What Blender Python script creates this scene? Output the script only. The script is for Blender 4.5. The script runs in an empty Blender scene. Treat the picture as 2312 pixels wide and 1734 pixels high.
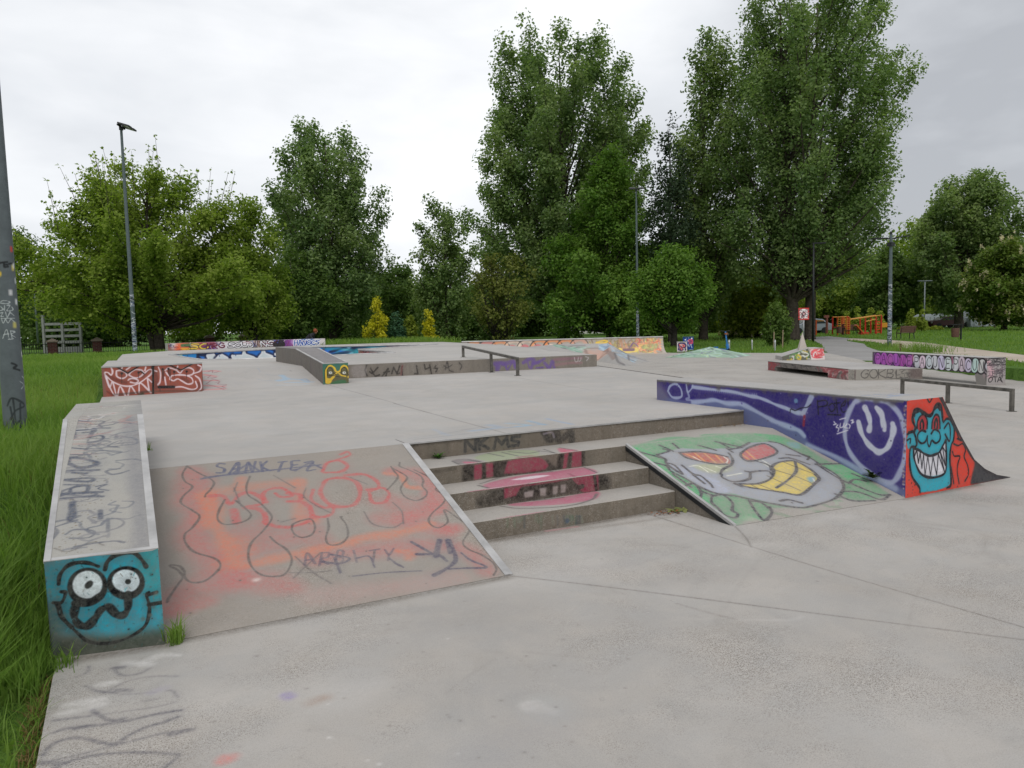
import bpy, math, random
import numpy as np
from mathutils import Vector, Matrix
rnd = random.Random(7)
NR = np.random.RandomState(11)
scene = bpy.context.scene
col = scene.collection
# ------------------------------------------------------------------ camera (solved from the photograph's verticals and edges)
CAM = np.array([-2.1369, -6.0930, 1.5977])
RT = np.array([0.88593226, -0.46319562, -0.02395522])
UP = np.array([0.05766393, 0.05874931, 0.99660593])
FW = np.array([0.46021615, 0.8843067, -0.07875759])
FPX = 1699.0
def ray(px, py):
    return RT*(px-1156)/FPX - UP*(py-867)/FPX + FW
def at(px, py, z):
    d = ray(px, py); t = (z-CAM[2])/d[2]
    return CAM + d*t
def atd(px, py, depth):
    return CAM + ray(px, py)*depth
def gxy(px, depth):
    p = CAM + ray(px, 733-(px-1156)*.024)*depth
    return p[0], p[1]
cd = bpy.data.cameras.new('camera'); cam = bpy.data.objects.new('camera', cd); col.objects.link(cam)
cam.matrix_world = Matrix(((RT[0], UP[0], -FW[0], CAM[0]), (RT[1], UP[1], -FW[1], CAM[1]), (RT[2], UP[2], -FW[2], CAM[2]), (0, 0, 0, 1)))
cd.sensor_width = 36; cd.lens = FPX/2312*36; cd.clip_end = 2000; cd.clip_start = .05
scene.camera = cam
scene.view_settings.view_transform = 'Standard'
scene.view_settings.look = 'None'
scene.view_settings.exposure = .26
scene.view_settings.gamma = 1
# ------------------------------------------------------------------ object helpers
def tag(o, label=None, cat=None, group=None, kind=None):
    if label: o['label'] = label
    if cat: o['category'] = cat
    if group: o['group'] = group
    if kind: o['kind'] = kind
    return o
def empty(name, loc, label, cat, group=None):
    o = bpy.data.objects.new(name, None); col.objects.link(o); o.location = loc
    o.empty_display_size = .2
    return tag(o, label, cat, group)
def rootloc(p):
    v = Vector((0, 0, 0))
    while p is not None:
        v = v + Vector(p.location); p = p.parent
    return v
class MB:
    def __init__(s): s.v = []; s.f = []; s.m = []; s.uv = []
    def add(s, verts, faces, mi=0, uvs=None):
        b = len(s.v); s.v += [tuple(map(float, p)) for p in verts]
        for i, f in enumerate(faces):
            s.f.append(tuple(b+k for k in f)); s.m.append(mi)
            s.uv.append(uvs[i] if uvs else None)
        return s
    def quad(s, pts, mi=0, cv=None):
        return s.add(pts, [tuple(range(len(pts)))], mi, [[cv.uv(p) for p in pts]] if cv is not None else None)
    def box(s, lo, hi, mi=0):
        x0, y0, z0 = lo; x1, y1, z1 = hi
        v = [(x0,y0,z0),(x1,y0,z0),(x1,y1,z0),(x0,y1,z0),(x0,y0,z1),(x1,y0,z1),(x1,y1,z1),(x0,y1,z1)]
        return s.add(v, [(0,3,2,1),(4,5,6,7),(0,1,5,4),(1,2,6,5),(2,3,7,6),(3,0,4,7)], mi)
    def obox(s, c, ax, ay, az, mi=0):
        c, ax, ay, az = map(np.array, (c, ax, ay, az))
        v = [c+i*ax+j*ay+k*az for k in (-1, 1) for j, i in ((-1,-1),(-1,1),(1,1),(1,-1))]
        return s.add(v, [(0,3,2,1),(4,5,6,7),(0,1,5,4),(1,2,6,5),(2,3,7,6),(3,0,4,7)], mi)
    def prism(s, poly, z0, z1, mi=0, mtop=None):
        n = len(poly)
        v = [(x, y, z0) for x, y in poly]+[(x, y, z1) for x, y in poly]
        s.add(v, [tuple(range(n-1, -1, -1))]+[(i, (i+1) % n, n+(i+1) % n, n+i) for i in range(n)], mi)
        b = len(s.v)-2*n
        s.f.append(tuple(b+n+i for i in range(n))); s.m.append(mi if mtop is None else mtop); s.uv.append(None)
        return s
    def extr(s, poly, d, mi=0):
        n = len(poly); d = np.array(d)
        v = [np.array(p) for p in poly]+[np.array(p)+d for p in poly]
        return s.add(v, [tuple(range(n-1, -1, -1)), tuple(range(n, 2*n))]+[(i, (i+1) % n, n+(i+1) % n, n+i) for i in range(n)], mi)
    def tube(s, pts, r, n=8, mi=0, cap=True):
        pts = [np.array(p, float) for p in pts]; k = len(pts)
        rs = r if hasattr(r, '__len__') else [r]*k
        V = []; prev = None
        for i, p in enumerate(pts):
            d = pts[min(i+1, k-1)]-pts[max(i-1, 0)]; d = d/(np.linalg.norm(d)+1e-9)
            if prev is None:
                a = np.cross(d, (0, 0, 1.) if abs(d[2]) < .9 else (1., 0, 0))
            else:
                a = prev-d*np.dot(prev, d)
            a = a/(np.linalg.norm(a)+1e-9); prev = a; b = np.cross(d, a)
            for j in range(n):
                t = 2*math.pi*j/n; V.append(p+rs[i]*(math.cos(t)*a+math.sin(t)*b))
        F = [(i*n+j, i*n+(j+1) % n, (i+1)*n+(j+1) % n, (i+1)*n+j) for i in range(k-1) for j in range(n)]
        if cap: F += [tuple(range(n-1, -1, -1)), tuple((k-1)*n+j for j in range(n))]
        return s.add(V, F, mi)
    def lathe(s, c, prof, n=12, mi=0):
        c = np.array(c); V = []
        for r, z in prof:
            for j in range(n):
                t = 2*math.pi*j/n; V.append(c+np.array((r*math.cos(t), r*math.sin(t), z)))
        k = len(prof)
        F = [(i*n+j, i*n+(j+1) % n, (i+1)*n+(j+1) % n, (i+1)*n+j) for i in range(k-1) for j in range(n)]
        F += [tuple(range(n-1, -1, -1)), tuple((k-1)*n+j for j in range(n))]
        return s.add(V, F, mi)
    def build(s, name, mats, parent=None, smooth=False, bevel=0):
        off = rootloc(parent)
        me = bpy.data.meshes.new(name)
        me.from_pydata([(x-off.x, y-off.y, z-off.z) for x, y, z in s.v], [], s.f)
        for m in (mats if isinstance(mats, (list, tuple)) else [mats]): me.materials.append(m)
        me.polygons.foreach_set('material_index', s.m)
        if any(u is not None for u in s.uv):
            L = me.uv_layers.new(name='UVMap'); k = 0
            for f, u in zip(s.f, s.uv):
                for i in range(len(f)):
                    if u is not None: L.data[k].uv = u[i]
                    k += 1
        if smooth: me.polygons.foreach_set('use_smooth', [True]*len(s.f))
        me.update()
        o = bpy.data.objects.new(name, me); col.objects.link(o)
        if parent is not None: o.parent = parent
        if bevel:
            w = o.modifiers.new('weld', 'WELD'); w.merge_threshold = .0005
            b = o.modifiers.new('bevel', 'BEVEL'); b.width = bevel; b.segments = 2; b.limit_method = 'ANGLE'; b.angle_limit = .6
        return o
def np_mesh(name, V, F, mat, parent=None, smooth=False):
    """V: n x 3, F: m x k faces all with k corners"""
    me = bpy.data.meshes.new(name)
    n, m, k = len(V), len(F), F.shape[1]
    me.vertices.add(n); me.vertices.foreach_set('co', np.ascontiguousarray(V, np.float32).ravel())
    me.loops.add(m*k); me.loops.foreach_set('vertex_index', np.ascontiguousarray(F, np.int32).ravel())
    me.polygons.add(m); me.polygons.foreach_set('loop_start', np.arange(0, m*k, k, dtype=np.int32))
    if smooth: me.polygons.foreach_set('use_smooth', np.ones(m, bool))
    me.materials.append(mat); me.update(calc_edges=True); me.validate()
    o = bpy.data.objects.new(name, me); col.objects.link(o)
    if parent is not None: o.parent = parent
    return o
def copy_tree(o, parent=None):
    c = o.copy(); col.objects.link(c)
    if parent is not None: c.parent = parent
    for ch in list(o.children): copy_tree(ch, c)
    return c
# ------------------------------------------------------------------ paint canvases: spray paint laid on real surfaces, in metres
def lin(c):
    c = np.array(c, float)/255
    return np.where(c <= .04045, c/12.92, ((c+.055)/1.055)**2.4)
def srgb(c):
    c = np.clip(c, 0, 1)
    return np.where(c <= .0031308, c*12.92, 1.055*c**(1/2.4)-.055)
def spline(P, n=7, closed=False):
    P = np.array(P, float)
    if len(P) < 3: return P
    Q = np.vstack([P[-1], P, P[0], P[1]]) if closed else np.vstack([2*P[0]-P[1], P, 2*P[-1]-P[-2]])
    out = []
    for i in range(1, len(Q)-2):
        p0, p1, p2, p3 = Q[i-1:i+3]
        for t in np.arange(n)/n:
            out.append(.5*((2*p1)+(p2-p0)*t+(2*p0-5*p1+4*p2-p3)*t*t+(3*p1-p0-3*p2+p3)*t**3))
    out.append(Q[-2])
    return np.array(out)
class Canvas:
    def __init__(s, name, O, e1, e2, L1, L2, res=200, gain=1.0):
        s.name = name; s.O = np.array(O, float); s.e1 = np.array(e1, float); s.e2 = np.array(e2, float)
        s.e1 /= np.linalg.norm(s.e1); s.e2 /= np.linalg.norm(s.e2)
        s.N = np.cross(s.e1, s.e2); s.L1, s.L2 = L1, L2; s.res = res; s.gain = gain
        s.W, s.H = max(4, int(L1*res)), max(4, int(L2*res))
        s.rgb = np.zeros((s.H, s.W, 3), np.float32); s.a = np.zeros((s.H, s.W), np.float32)
        s.zx, s.zy, s.zk = 0, 0, 1
    def view(s, x0, y0, x1, w=2212):
        s.zx, s.zy, s.zk = x0, y0, (x1-x0)/w; return s
    def loc(s, P):
        d = np.array(P, float)-s.O; return d@s.e1, d@s.e2
    def uv(s, P):
        a, b = s.loc(P); return (a/s.L1, b/s.L2)
    def px(s, pts):
        out = []
        for x, y in pts:
            d = ray(s.zx+x*s.zk, s.zy+y*s.zk); t = ((s.O-CAM)@s.N)/(d@s.N)
            out.append(s.loc(CAM+d*t))
        return np.array(out)
    def comp(s, y0, x0, m, c, a):
        if m.size == 0: return
        h, w = m.shape; c = srgb(lin(c)*s.gain).astype(np.float32)
        A = s.a[y0:y0+h, x0:x0+w]; R = s.rgb[y0:y0+h, x0:x0+w]
        m = (m*a).astype(np.float32); nA = m+A*(1-m)
        R[:] = (c*m[..., None]+R*(A*(1-m))[..., None])/np.maximum(nA, 1e-6)[..., None]; A[:] = nA
    def _dist(s, P, pad):
        P = P*s.res; pad = pad*s.res+2
        x0 = max(0, int(P[:, 0].min()-pad)); x1 = min(s.W, int(P[:, 0].max()+pad)+1)
        y0 = max(0, int(P[:, 1].min()-pad)); y1 = min(s.H, int(P[:, 1].max()+pad)+1)
        if x1 <= x0 or y1 <= y0: return None
        D = np.full((y1-y0, x1-x0), 1e9, np.float32)
        many = len(P) > 7; p0 = float(P[0].sum())
        for k, (a, b) in enumerate(zip(P[:-1], P[1:])):
            wf = 1+.26*math.sin(k*.41+p0)*math.sin(k*.17+1.3*p0) if many else 1.
            sx0 = max(x0, int(min(a[0], b[0])-pad)); sx1 = min(x1, int(max(a[0], b[0])+pad)+1)
            sy0 = max(y0, int(min(a[1], b[1])-pad)); sy1 = min(y1, int(max(a[1], b[1])+pad)+1)
            if sx1 <= sx0 or sy1 <= sy0: continue
            X, Y = np.meshgrid(np.arange(sx0, sx1)+.5, np.arange(sy0, sy1)+.5)
            d = b-a; L = max(d@d, 1e-9)
            t = np.clip(((X-a[0])*d[0]+(Y-a[1])*d[1])/L, 0, 1)
            q = np.hypot(X-a[0]-t*d[0], Y-a[1]-t*d[1])
            v = D[sy0-y0:sy1-y0, sx0-x0:sx1-x0]; np.minimum(v, q/wf, out=v)
        return x0, y0, D/s.res
    def line(s, P, w, c, a=1., soft=.35):
        """P in local metres, w full width"""
        P = np.array(P, float)
        if len(P) == 1: P = np.vstack([P, P+1e-3])
        e = max(w*soft, .7/s.res); r = _r = s._dist(P, w/2+e)
        if r is None: return
        x0, y0, D = r
        m = np.clip((w/2+e/2-D)/e, 0, 1); m = m*m*(3-2*m)
        s.comp(y0, x0, m, c, a)
    def st(s, pts, w, c, a=1., soft=.35, closed=False, sm=True):
        P = s.px(pts)
        if closed and not sm: P = np.vstack([P, P[:1]])
        Q = spline(P, closed=closed) if sm else P
        if w < .06 and soft < .6: s.line(Q, w*2.6, c, a*.13, 1.)
        s.line(Q, w, c, a, soft)
    def poly(s, P, c, a=1., soft=.012):
        P = np.array(P, float); Q = P*s.res
        x0 = max(0, int(Q[:, 0].min())-2); x1 = min(s.W, int(Q[:, 0].max())+3)
        y0 = max(0, int(Q[:, 1].min())-2); y1 = min(s.H, int(Q[:, 1].max())+3)
        if x1 <= x0 or y1 <= y0: return
        X, Y = np.meshgrid(np.arange(x0, x1)+.5, np.arange(y0, y1)+.5)
        ins = np.zeros(X.shape, bool)
        for (ax, ay), (bx, by) in zip(Q, np.roll(Q, -1, 0)):
            if abs(by-ay) < 1e-9: continue
            ins ^= ((ay > Y) != (by > Y)) & (X < (bx-ax)*(Y-ay)/(by-ay)+ax)
        m = ins.astype(np.float32)
        k = int(soft*s.res)
        for _ in range(2 if k >= 1 else 0):
            m = blur(m, k)
        s.comp(y0, x0, m, c, a)
    def fill(s, pts, c, a=1., soft=.012, sm=True):
        P = s.px(pts); s.poly(spline(P, closed=True, n=5) if sm else P, c, a, soft)
    def all(s, c, a=1.): s.comp(0, 0, np.ones((s.H, s.W), np.float32), c, a)
    def dot(s, p, w, c, a=1., soft=.4): s.st([p, (p[0]+.5, p[1])], w, c, a, soft, sm=False)
    def ell(s, x, y, rx, ry, n=20, rot=0):
        t = np.arange(n)*2*math.pi/n; cx, sx = math.cos(rot), math.sin(rot)
        return [(x+rx*math.cos(q)*cx-ry*math.sin(q)*sx, y+rx*math.cos(q)*sx+ry*math.sin(q)*cx) for q in t]
    def image(s):
        im = bpy.data.images.new(s.name, s.W, s.H, alpha=True)
        im.alpha_mode = 'CHANNEL_PACKED'
        buf = np.dstack([s.rgb, s.a]).astype(np.float32)
        im.pixels.foreach_set(buf.ravel()); im.update(); im.pack()
        return im
def blur(m, k):
    for ax in (0, 1):
        p = np.pad(m, [(k, k) if i == ax else (0, 0) for i in (0, 1)], mode='constant')
        c = np.cumsum(p, ax); z = np.zeros_like(np.take(c, [0], ax))
        c = np.concatenate([z, c], ax); n = m.shape[ax]
        hi = np.take(c, range(2*k+1, 2*k+1+n), ax); lo = np.take(c, range(0, n), ax)
        m = (hi-lo)/(2*k+1)
    return m
# ------------------------------------------------------------------ materials
class NT:
    def __init__(s, name):
        s.mat = bpy.data.materials.new(name); s.mat.use_nodes = True; s.mat.cycles.emission_sampling = 'NONE'
        s.t = s.mat.node_tree; s.t.nodes.clear()
        s.out = s.n('ShaderNodeOutputMaterial')
        s.pos = s.n('ShaderNodeNewGeometry').outputs['Position']
    def n(s, ty, **kw):
        o = s.t.nodes.new(ty)
        for k, v in kw.items(): setattr(o, k, v)
        return o
    def link(s, a, b): s.t.links.new(a, b)
    def set(s, sock, v):
        if hasattr(v, 'is_output'): s.link(v, sock)
        else: sock.default_value = v
    def noise(s, scale, detail=3, rough=.55, vec=None, out='Fac', stretch=None, dist=0):
        o = s.n('ShaderNodeTexNoise'); o.inputs['Scale'].default_value = scale; o.inputs['Detail'].default_value = detail
        o.inputs['Roughness'].default_value = rough; o.inputs['Distortion'].default_value = dist
        v = vec if vec is not None else s.pos
        if stretch:
            mp = s.n('ShaderNodeMapping'); mp.inputs['Scale'].default_value = stretch; s.link(v, mp.inputs['Vector']); v = mp.outputs[0]
        s.link(v, o.inputs['Vector']); return o.outputs[out]
    def vor(s, scale, feature='F1', vec=None, out='Distance'):
        o = s.n('ShaderNodeTexVoronoi'); o.feature = feature; o.inputs['Scale'].default_value = scale
        s.link(vec if vec is not None else s.pos, o.inputs['Vector']); return o.outputs[out]
    def ramp(s, f, a, b, lo=0., hi=1.):
        o = s.n('ShaderNodeMapRange'); o.inputs[1].default_value = a; o.inputs[2].default_value = b
        o.inputs[3].default_value = lo; o.inputs[4].default_value = hi; s.link(f, o.inputs[0]); return o.outputs[0]
    def mix(s, f, a, b, mode='MIX'):
        o = s.n('ShaderNodeMix', data_type='RGBA', blend_type=mode)
        s.set(o.inputs[0], f)
        for i, v in ((6, a), (7, b)):
            s.set(o.inputs[i], (*v, 1) if isinstance(v, tuple) and len(v) == 3 else v)
        return o.outputs[2]
    def math(s, op, a, b=0., clamp=False):
        o = s.n('ShaderNodeMath', operation=op, use_clamp=clamp); s.set(o.inputs[0], a); s.set(o.inputs[1], b); return o.outputs[0]
    def bsdf(s, color, rough=.8, metal=0., bump=None, bs=.3, spec=.3, bd=.01):
        b = s.n('ShaderNodeBsdfPrincipled')
        s.set(b.inputs['Base Color'], (*color, 1) if isinstance(color, tuple) and len(color) == 3 else color)
        s.set(b.inputs['Roughness'], rough); s.set(b.inputs['Metallic'], metal)
        b.inputs['Specular IOR Level'].default_value = spec
        if bump is not None:
            u = s.n('ShaderNodeBump'); u.inputs['Strength'].default_value = bs; u.inputs['Distance'].default_value = bd
            s.link(bump, u.inputs['Height']); s.link(u.outputs[0], b.inputs['Normal'])
        s.link(b.outputs[0], s.out.inputs['Surface']); return s.mat
def concrete(name, base=(.41, .40, .385), dirt=.25, speck=.35, cv=None, wear=.25, dirtc=(.16, .145, .12), streak=0., fine=1.0, rust=0.):
    t = NT(name)
    big = t.noise(.45, 4, .6); mid = t.noise(2.3, 5, .65); fin = t.noise(150, 2, .6)
    c = t.mix(t.ramp(big, .35, .7), tuple(x*.9 for x in base), tuple(min(1, x*1.08) for x in base))
    c = t.mix(t.ramp(mid, .35, .75), c, t.mix(.5, c, tuple(x*k for x, k in zip(base, (1.06, 1.0, .93)))))
    # exposed aggregate: pits and pale stones, in patches
    patch = t.ramp(t.noise(.55, 6, .72), .46, .62)
    pit = t.ramp(t.noise(175*fine, 3, .65), .53, .60); stone = t.ramp(t.noise(140*fine, 2, .5, vec=t.mix(1., t.pos, (3.1, 7.7, 1.3), 'ADD')), .58, .66)
    blot = t.noise(1.9, 4, .6, vec=t.mix(1., t.pos, (9.1, 2.7, 5.3), 'ADD'), dist=.8)
    c = t.mix(t.ramp(blot, .42, .62, 0, .55), c, t.mix(1., c, (.86, .88, .90), 'MULTIPLY'))
    c = t.mix(t.ramp(blot, .58, .72, 0, .6), c, t.mix(1., c, (1.12, 1.10, 1.08), 'MULTIPLY'))
    c = t.mix(t.ramp(t.noise(260, 2, .6), .38, .66, 0, speck*.34), c, t.mix(1., c, (.72, .70, .68), 'MULTIPLY'))
    c = t.mix(t.math('MULTIPLY', t.math('MULTIPLY', pit, t.ramp(patch, 0, 1, .16, 1.)), speck), c, (.085, .07, .055))
    c = t.mix(t.math('MULTIPLY', t.math('MULTIPLY', stone, patch), speck*.8), c, (.62, .57, .51))
    g2 = t.ramp(t.noise(62*fine, 4, .7), .50, .60)
    c = t.mix(t.math('MULTIPLY', t.math('MULTIPLY', g2, t.ramp(patch, 0, 1, .10, 1.)), speck*.42), c, (.17, .145, .12))
    g3 = t.ramp(t.noise(48*fine, 4, .7, vec=t.mix(1., t.pos, (13.1, 1.7, 6.3), 'ADD')), .54, .64)
    c = t.mix(t.math('MULTIPLY', t.math('MULTIPLY', g3, t.ramp(patch, 0, 1, .15, 1.)), speck*.30), c, (.66, .62, .57))
    # stains
    stain = t.ramp(t.noise(1.3, 6, .7, dist=1.2), .55, .78)
    c = t.mix(t.math('MULTIPLY', stain, dirt), c, dirtc)
    if streak:
        sm = t.ramp(t.noise(9, 4, .7, stretch=(1, 1, .12)), .42, .7)
        c = t.mix(t.math('MULTIPLY', sm, streak), c, dirtc)
        mo = t.ramp(t.noise(22, 5, .75), .5, .68)
        c = t.mix(t.math('MULTIPLY', mo, streak*.6), c, (.07, .062, .05))
    if cv is not None:
        im = t.n('ShaderNodeTexImage', extension='CLIP', interpolation='Cubic'); im.image = cv.image()
        uvn = t.n('ShaderNodeUVMap'); uvn.uv_map = 'UVMap'; t.link(uvn.outputs[0], im.inputs[0])
        w = t.ramp(t.noise(38, 4, .75), .42, .62, 1.-wear*1.25, 1.)
        w2 = t.ramp(t.noise(6, 5, .7), .35, .6, 1.-wear*.8, 1.)
        a = t.math('MULTIPLY', im.outputs['Alpha'], t.math('MULTIPLY', w, w2))
        pc = t.mix(t.ramp(fin, .3, .7, 0, .35), im.outputs['Color'], t.mix(1., im.outputs['Color'], (.75, .75, .75), 'MULTIPLY'))
        c = t.mix(a, c, pc)
    return t.bsdf(c, .82, bump=t.noise(60*fine, 4, .7), bs=.16, bd=.005, spec=.10)
def simple(name, color, rough=.6, metal=0., var=.25, scale=8, spec=.4, bs=.1):
    t = NT(name); f = t.noise(scale, 4, .65)
    c = t.mix(t.ramp(f, .3, .7), tuple(x*(1-var) for x in color), tuple(min(1, x*(1+var)) for x in color))
    return t.bsdf(c, rough, metal, bump=t.noise(scale*6, 3), bs=bs, spec=spec)
def painted(name, cv, base, rough=.6, metal=0., wear=.1):
    t = NT(name); im = t.n('ShaderNodeTexImage', extension='CLIP', interpolation='Cubic'); im.image = cv.image()
    uvn = t.n('ShaderNodeUVMap'); uvn.uv_map = 'UVMap'; t.link(uvn.outputs[0], im.inputs[0])
    b = t.mix(t.ramp(t.noise(7, 4, .7), .3, .7), tuple(x*.8 for x in base), tuple(x*1.15 for x in base))
    a = t.math('MULTIPLY', im.outputs['Alpha'], t.ramp(t.noise(40, 4, .7), .4, .6, 1-wear, 1.))
    return t.bsdf(t.mix(a, b, im.outputs['Color']), rough, metal, bump=t.noise(50, 3), bs=.08)
def leafmat(name, c0, c1, c2=None, trans=.35, rough=.5):
    t = NT(name)
    ri = t.n('ShaderNodeNewGeometry').outputs['Random Per Island']
    oi = t.n('ShaderNodeObjectInfo').outputs['Random']
    c = t.mix(ri, c0, c1)
    if c2: c = t.mix(t.ramp(t.noise(.35, 3), .45, .7), c, t.mix(ri, c1, c2))
    c = t.mix(t.ramp(oi, 0, 1, 0, .22), c, t.mix(1., c, (1.15, 1.0, .6), 'MULTIPLY'))
    b = t.n('ShaderNodeBsdfPrincipled'); t.link(c, b.inputs['Base Color']); b.inputs['Roughness'].default_value = rough
    b.inputs['Specular IOR Level'].default_value = .14
    tr = t.n('ShaderNodeBsdfTranslucent'); t.link(t.mix(1., c, (1.0, 1.15, .55), 'MULTIPLY'), tr.inputs[0])
    m = t.n('ShaderNodeMixShader'); m.inputs[0].default_value = trans
    t.link(b.outputs[0], m.inputs[1]); t.link(tr.outputs[0], m.inputs[2]); t.link(m.outputs[0], t.out.inputs['Surface'])
    return t.mat
CONC = concrete('concrete', wear=0)
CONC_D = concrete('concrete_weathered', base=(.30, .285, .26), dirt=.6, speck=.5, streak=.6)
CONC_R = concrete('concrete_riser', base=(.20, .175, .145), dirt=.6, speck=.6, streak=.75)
CONC_L = concrete('concrete_light', base=(.45, .435, .42), dirt=.12, speck=.2)
STEEL = simple('worn_steel', (.42, .42, .42), .42, .75, .25, 14)
STEEL_L = simple('bright_worn_edge', (.44, .43, .42), .5, .25, .24, 4)
STEEL_D = simple('dark_rail_steel', (.13, .12, .105), .5, .35, .5, 9)
GALV = simple('painted_post', (.22, .25, .26), .5, .1, .18, 5)
BLACK = simple('black_steel', (.02, .022, .024), .5, .2, .2)
BARK = simple('bark', (.075, .062, .05), .9, 0, .5, 6, .15, .8)
BARK_D = simple('dark_bark', (.04, .034, .03), .9, 0, .5, 6, .15, .8)
# ================================================================== SKATEPARK
K = (40, 36, 38)
def scrib(cv, n, cols, w=.03, sz=.25, a=.8, seed=1, box=None):
    r = random.Random(seed); x0, y0, x1, y1 = box or (0, 0, cv.L1, cv.L2)
    for i in range(n):
        x, y = r.uniform(x0, x1), r.uniform(y0, y1); P = [(x, y)]; q = r.uniform(0, 6.3)
        for k in range(r.randint(3, 6)):
            q += r.uniform(-1.6, 1.6); s = sz*r.uniform(.4, 1)
            x += s*math.cos(q); y = min(max(y+s*.7*math.sin(q), y0), y1); P.append((x, y))
        cv.line(spline(P), w*r.uniform(.7, 1.3), r.choice(cols), a*r.uniform(.6, 1), .4)
GLY = {'P': [[(0,0),(.05,1)],[(.05,1),(.6,.95),(.75,.7),(.5,.48),(.05,.5)]], 'A': [[(0,0),(.35,1),(.75,0)],[(.15,.38),(.6,.38)]],
       'C': [[(.75,.85),(.4,1),(.05,.6),(.1,.2),(.45,0),(.75,.15)]], 'U': [[(0,1),(.05,.25),(.35,0),(.65,.25),(.7,1)]],
       'N': [[(0,0),(.05,1),(.65,0),(.7,1)]], 'E': [[(.7,1),(.05,1),(.1,.5),(.05,0),(.7,0)],[(.1,.5),(.55,.55)]],
       'O': [[(.35,1),(0,.6),(.1,.1),(.45,0),(.75,.4),(.65,.9),(.35,1)]], 'T': [[(0,1),(.8,1)],[(.4,1),(.4,0)]],
       'K': [[(0,0),(0,1)],[(.7,1),(.05,.5),(.75,0)]], 'M': [[(0,0),(.1,1),(.4,.4),(.7,1),(.8,0)]], 'S': [[(.7,.9),(.3,1),(.1,.72),(.6,.42),(.5,.05),(0,.08)]],
       'Y': [[(0,1),(.35,.5),(.7,1)],[(.35,.5),(.3,0)]], 'R': [[(0,0),(.05,1)],[(.05,1),(.65,.9),(.6,.55),(.05,.5),(.7,0)]], 'I': [[(.2,0),(.25,1)]],
       'G': [[(.75,.85),(.4,1),(.05,.6),(.1,.2),(.45,0),(.75,.2),(.72,.5),(.45,.48)]], 'B': [[(0,0),(.03,1),(.55,.9),(.5,.55),(.05,.52),(.65,.35),(.5,0),(0,0)]],
       'L': [[(.1,1),(0,0),(.6,.05)]], 'H': [[(0,0),(.05,1)],[(.65,1),(.7,0)],[(0,.5),(.7,.5)]], 'F': [[(.05,0),(.05,1),(.7,1)],[(.05,.5),(.5,.5)]],
       'D': [[(0,0),(.05,1),(.55,.85),(.65,.3),(.4,0),(0,0)]], '6': [[(.6,1),(.15,.7),(.05,.3),(.35,0),(.65,.25),(.4,.5),(.1,.35)]], 'Z': [[(0,1),(.7,1),(0,0),(.7,0)]], '2': [[(0,.8),(.35,1),(.65,.75),(0,0),(.7,0)]]}
def word(cv, txt, x, y, h, w, cols, lw, a=1., gap=.1, slant=0, rise=0, jit=.09):
    """cols: list of (colour, extra width): drawn from the widest to the narrowest"""
    adv = w
    for c, ex in cols:
        for i, ch in enumerate(txt):
            g1, g2, g3, g4 = math.sin(i*7.3+x*3)*jit, math.sin(i*4.1+1+x)*jit, math.sin(i*5.7+2+x)*jit, math.sin(i*9.1+x)*jit
            for s in GLY.get(ch, []):
                P = [(x+i*(adv+gap)+q*adv/.75*(1+g1)+(r-.5)*(slant+g2*1.6)*h, y+rise*i+(r*(1+g3)+g4*.6)*h) for q, r in s]
                cv.line(spline(P, 5) if len(P) > 2 else np.array(P), lw+ex, c, a, .2)
def bubble(cv, txt, x, y, h, w, fill, edge, seed=1):
    """fat throw-up letters: a swollen filled body with a dark rim and thin inner strokes"""
    r = random.Random(seed)
    for ps in (0, 1, 2):
        r.seed(seed)
        for i, ch in enumerate(txt):
            X = x+i*w+r.uniform(-.01,.01); t = r.uniform(-.03,.03); hh = h*r.uniform(.92,1.06); bw = w*1.12; f = tuple(min(255, max(0, c+r.randint(-14,10))) for c in fill)
            P = [(X+w*.5+t, y+hh-bw*.45), (X+w*.5, y+hh*.5), (X+w*.5-t, y+bw*.42)]
            if ps == 0: cv.line(P, bw+.035, edge, 1, .08)
            if ps == 1: cv.line([(a+.004, b) for a, b in P], bw-.012, edge, 1, .08); cv.line(P, bw-.03, f, 1, .12)
            if ps == 2:
                for st in GLY.get(ch, []):
                    Q = [(X+w*.17+q*w*.82, y+hh*.16+p*hh*.66) for q, p in st]; cv.line(spline(Q, 5) if len(Q) > 2 else Q, .016, edge, .95, .3)
# ---------------------------------------------------------------- ground canvas: lower floor
gF = Canvas('floor_paint', (-3, -6, 0), (1, 0, 0), (0, 1, 0), 17, 10, 110, 1.05)
gF.view(1150, 1100, 2312)
JC = (74, 68, 62)
for P in ([(-105, 365), (0, 380), (430, 430), (1220, 530), (2300, 667)], [(540, 98), (1040, 255), (1430, 375), (2300, 628)], [(970, 168), (1015, 215), (1040, 258)]):
    gF.st(P, .009, JC, .9, .4)
    gF.st(P, .03, (130, 124, 118), .12, .9)
gF.fill([(50,930),(120,915),(170,940),(210,960),(200,985),(150,970),(60,965)], (212, 204, 198), .8)
gF.fill([(100,895),(230,905),(300,960),(280,1000),(180,1030),(60,1010),(40,940)], (176, 176, 172), .55, .04)
gF.fill([(640,900),(720,930),(830,1000),(720,990)], (150, 148, 144), .5, .03)
gF.st([(720,500),(860,540),(980,570)], .02, (140,134,128), .5, .6); gF.st([(980,570),(1200,570),(1260,555)], .03, (196,191,187), .3, .9)
rg = random.Random(77)
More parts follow.
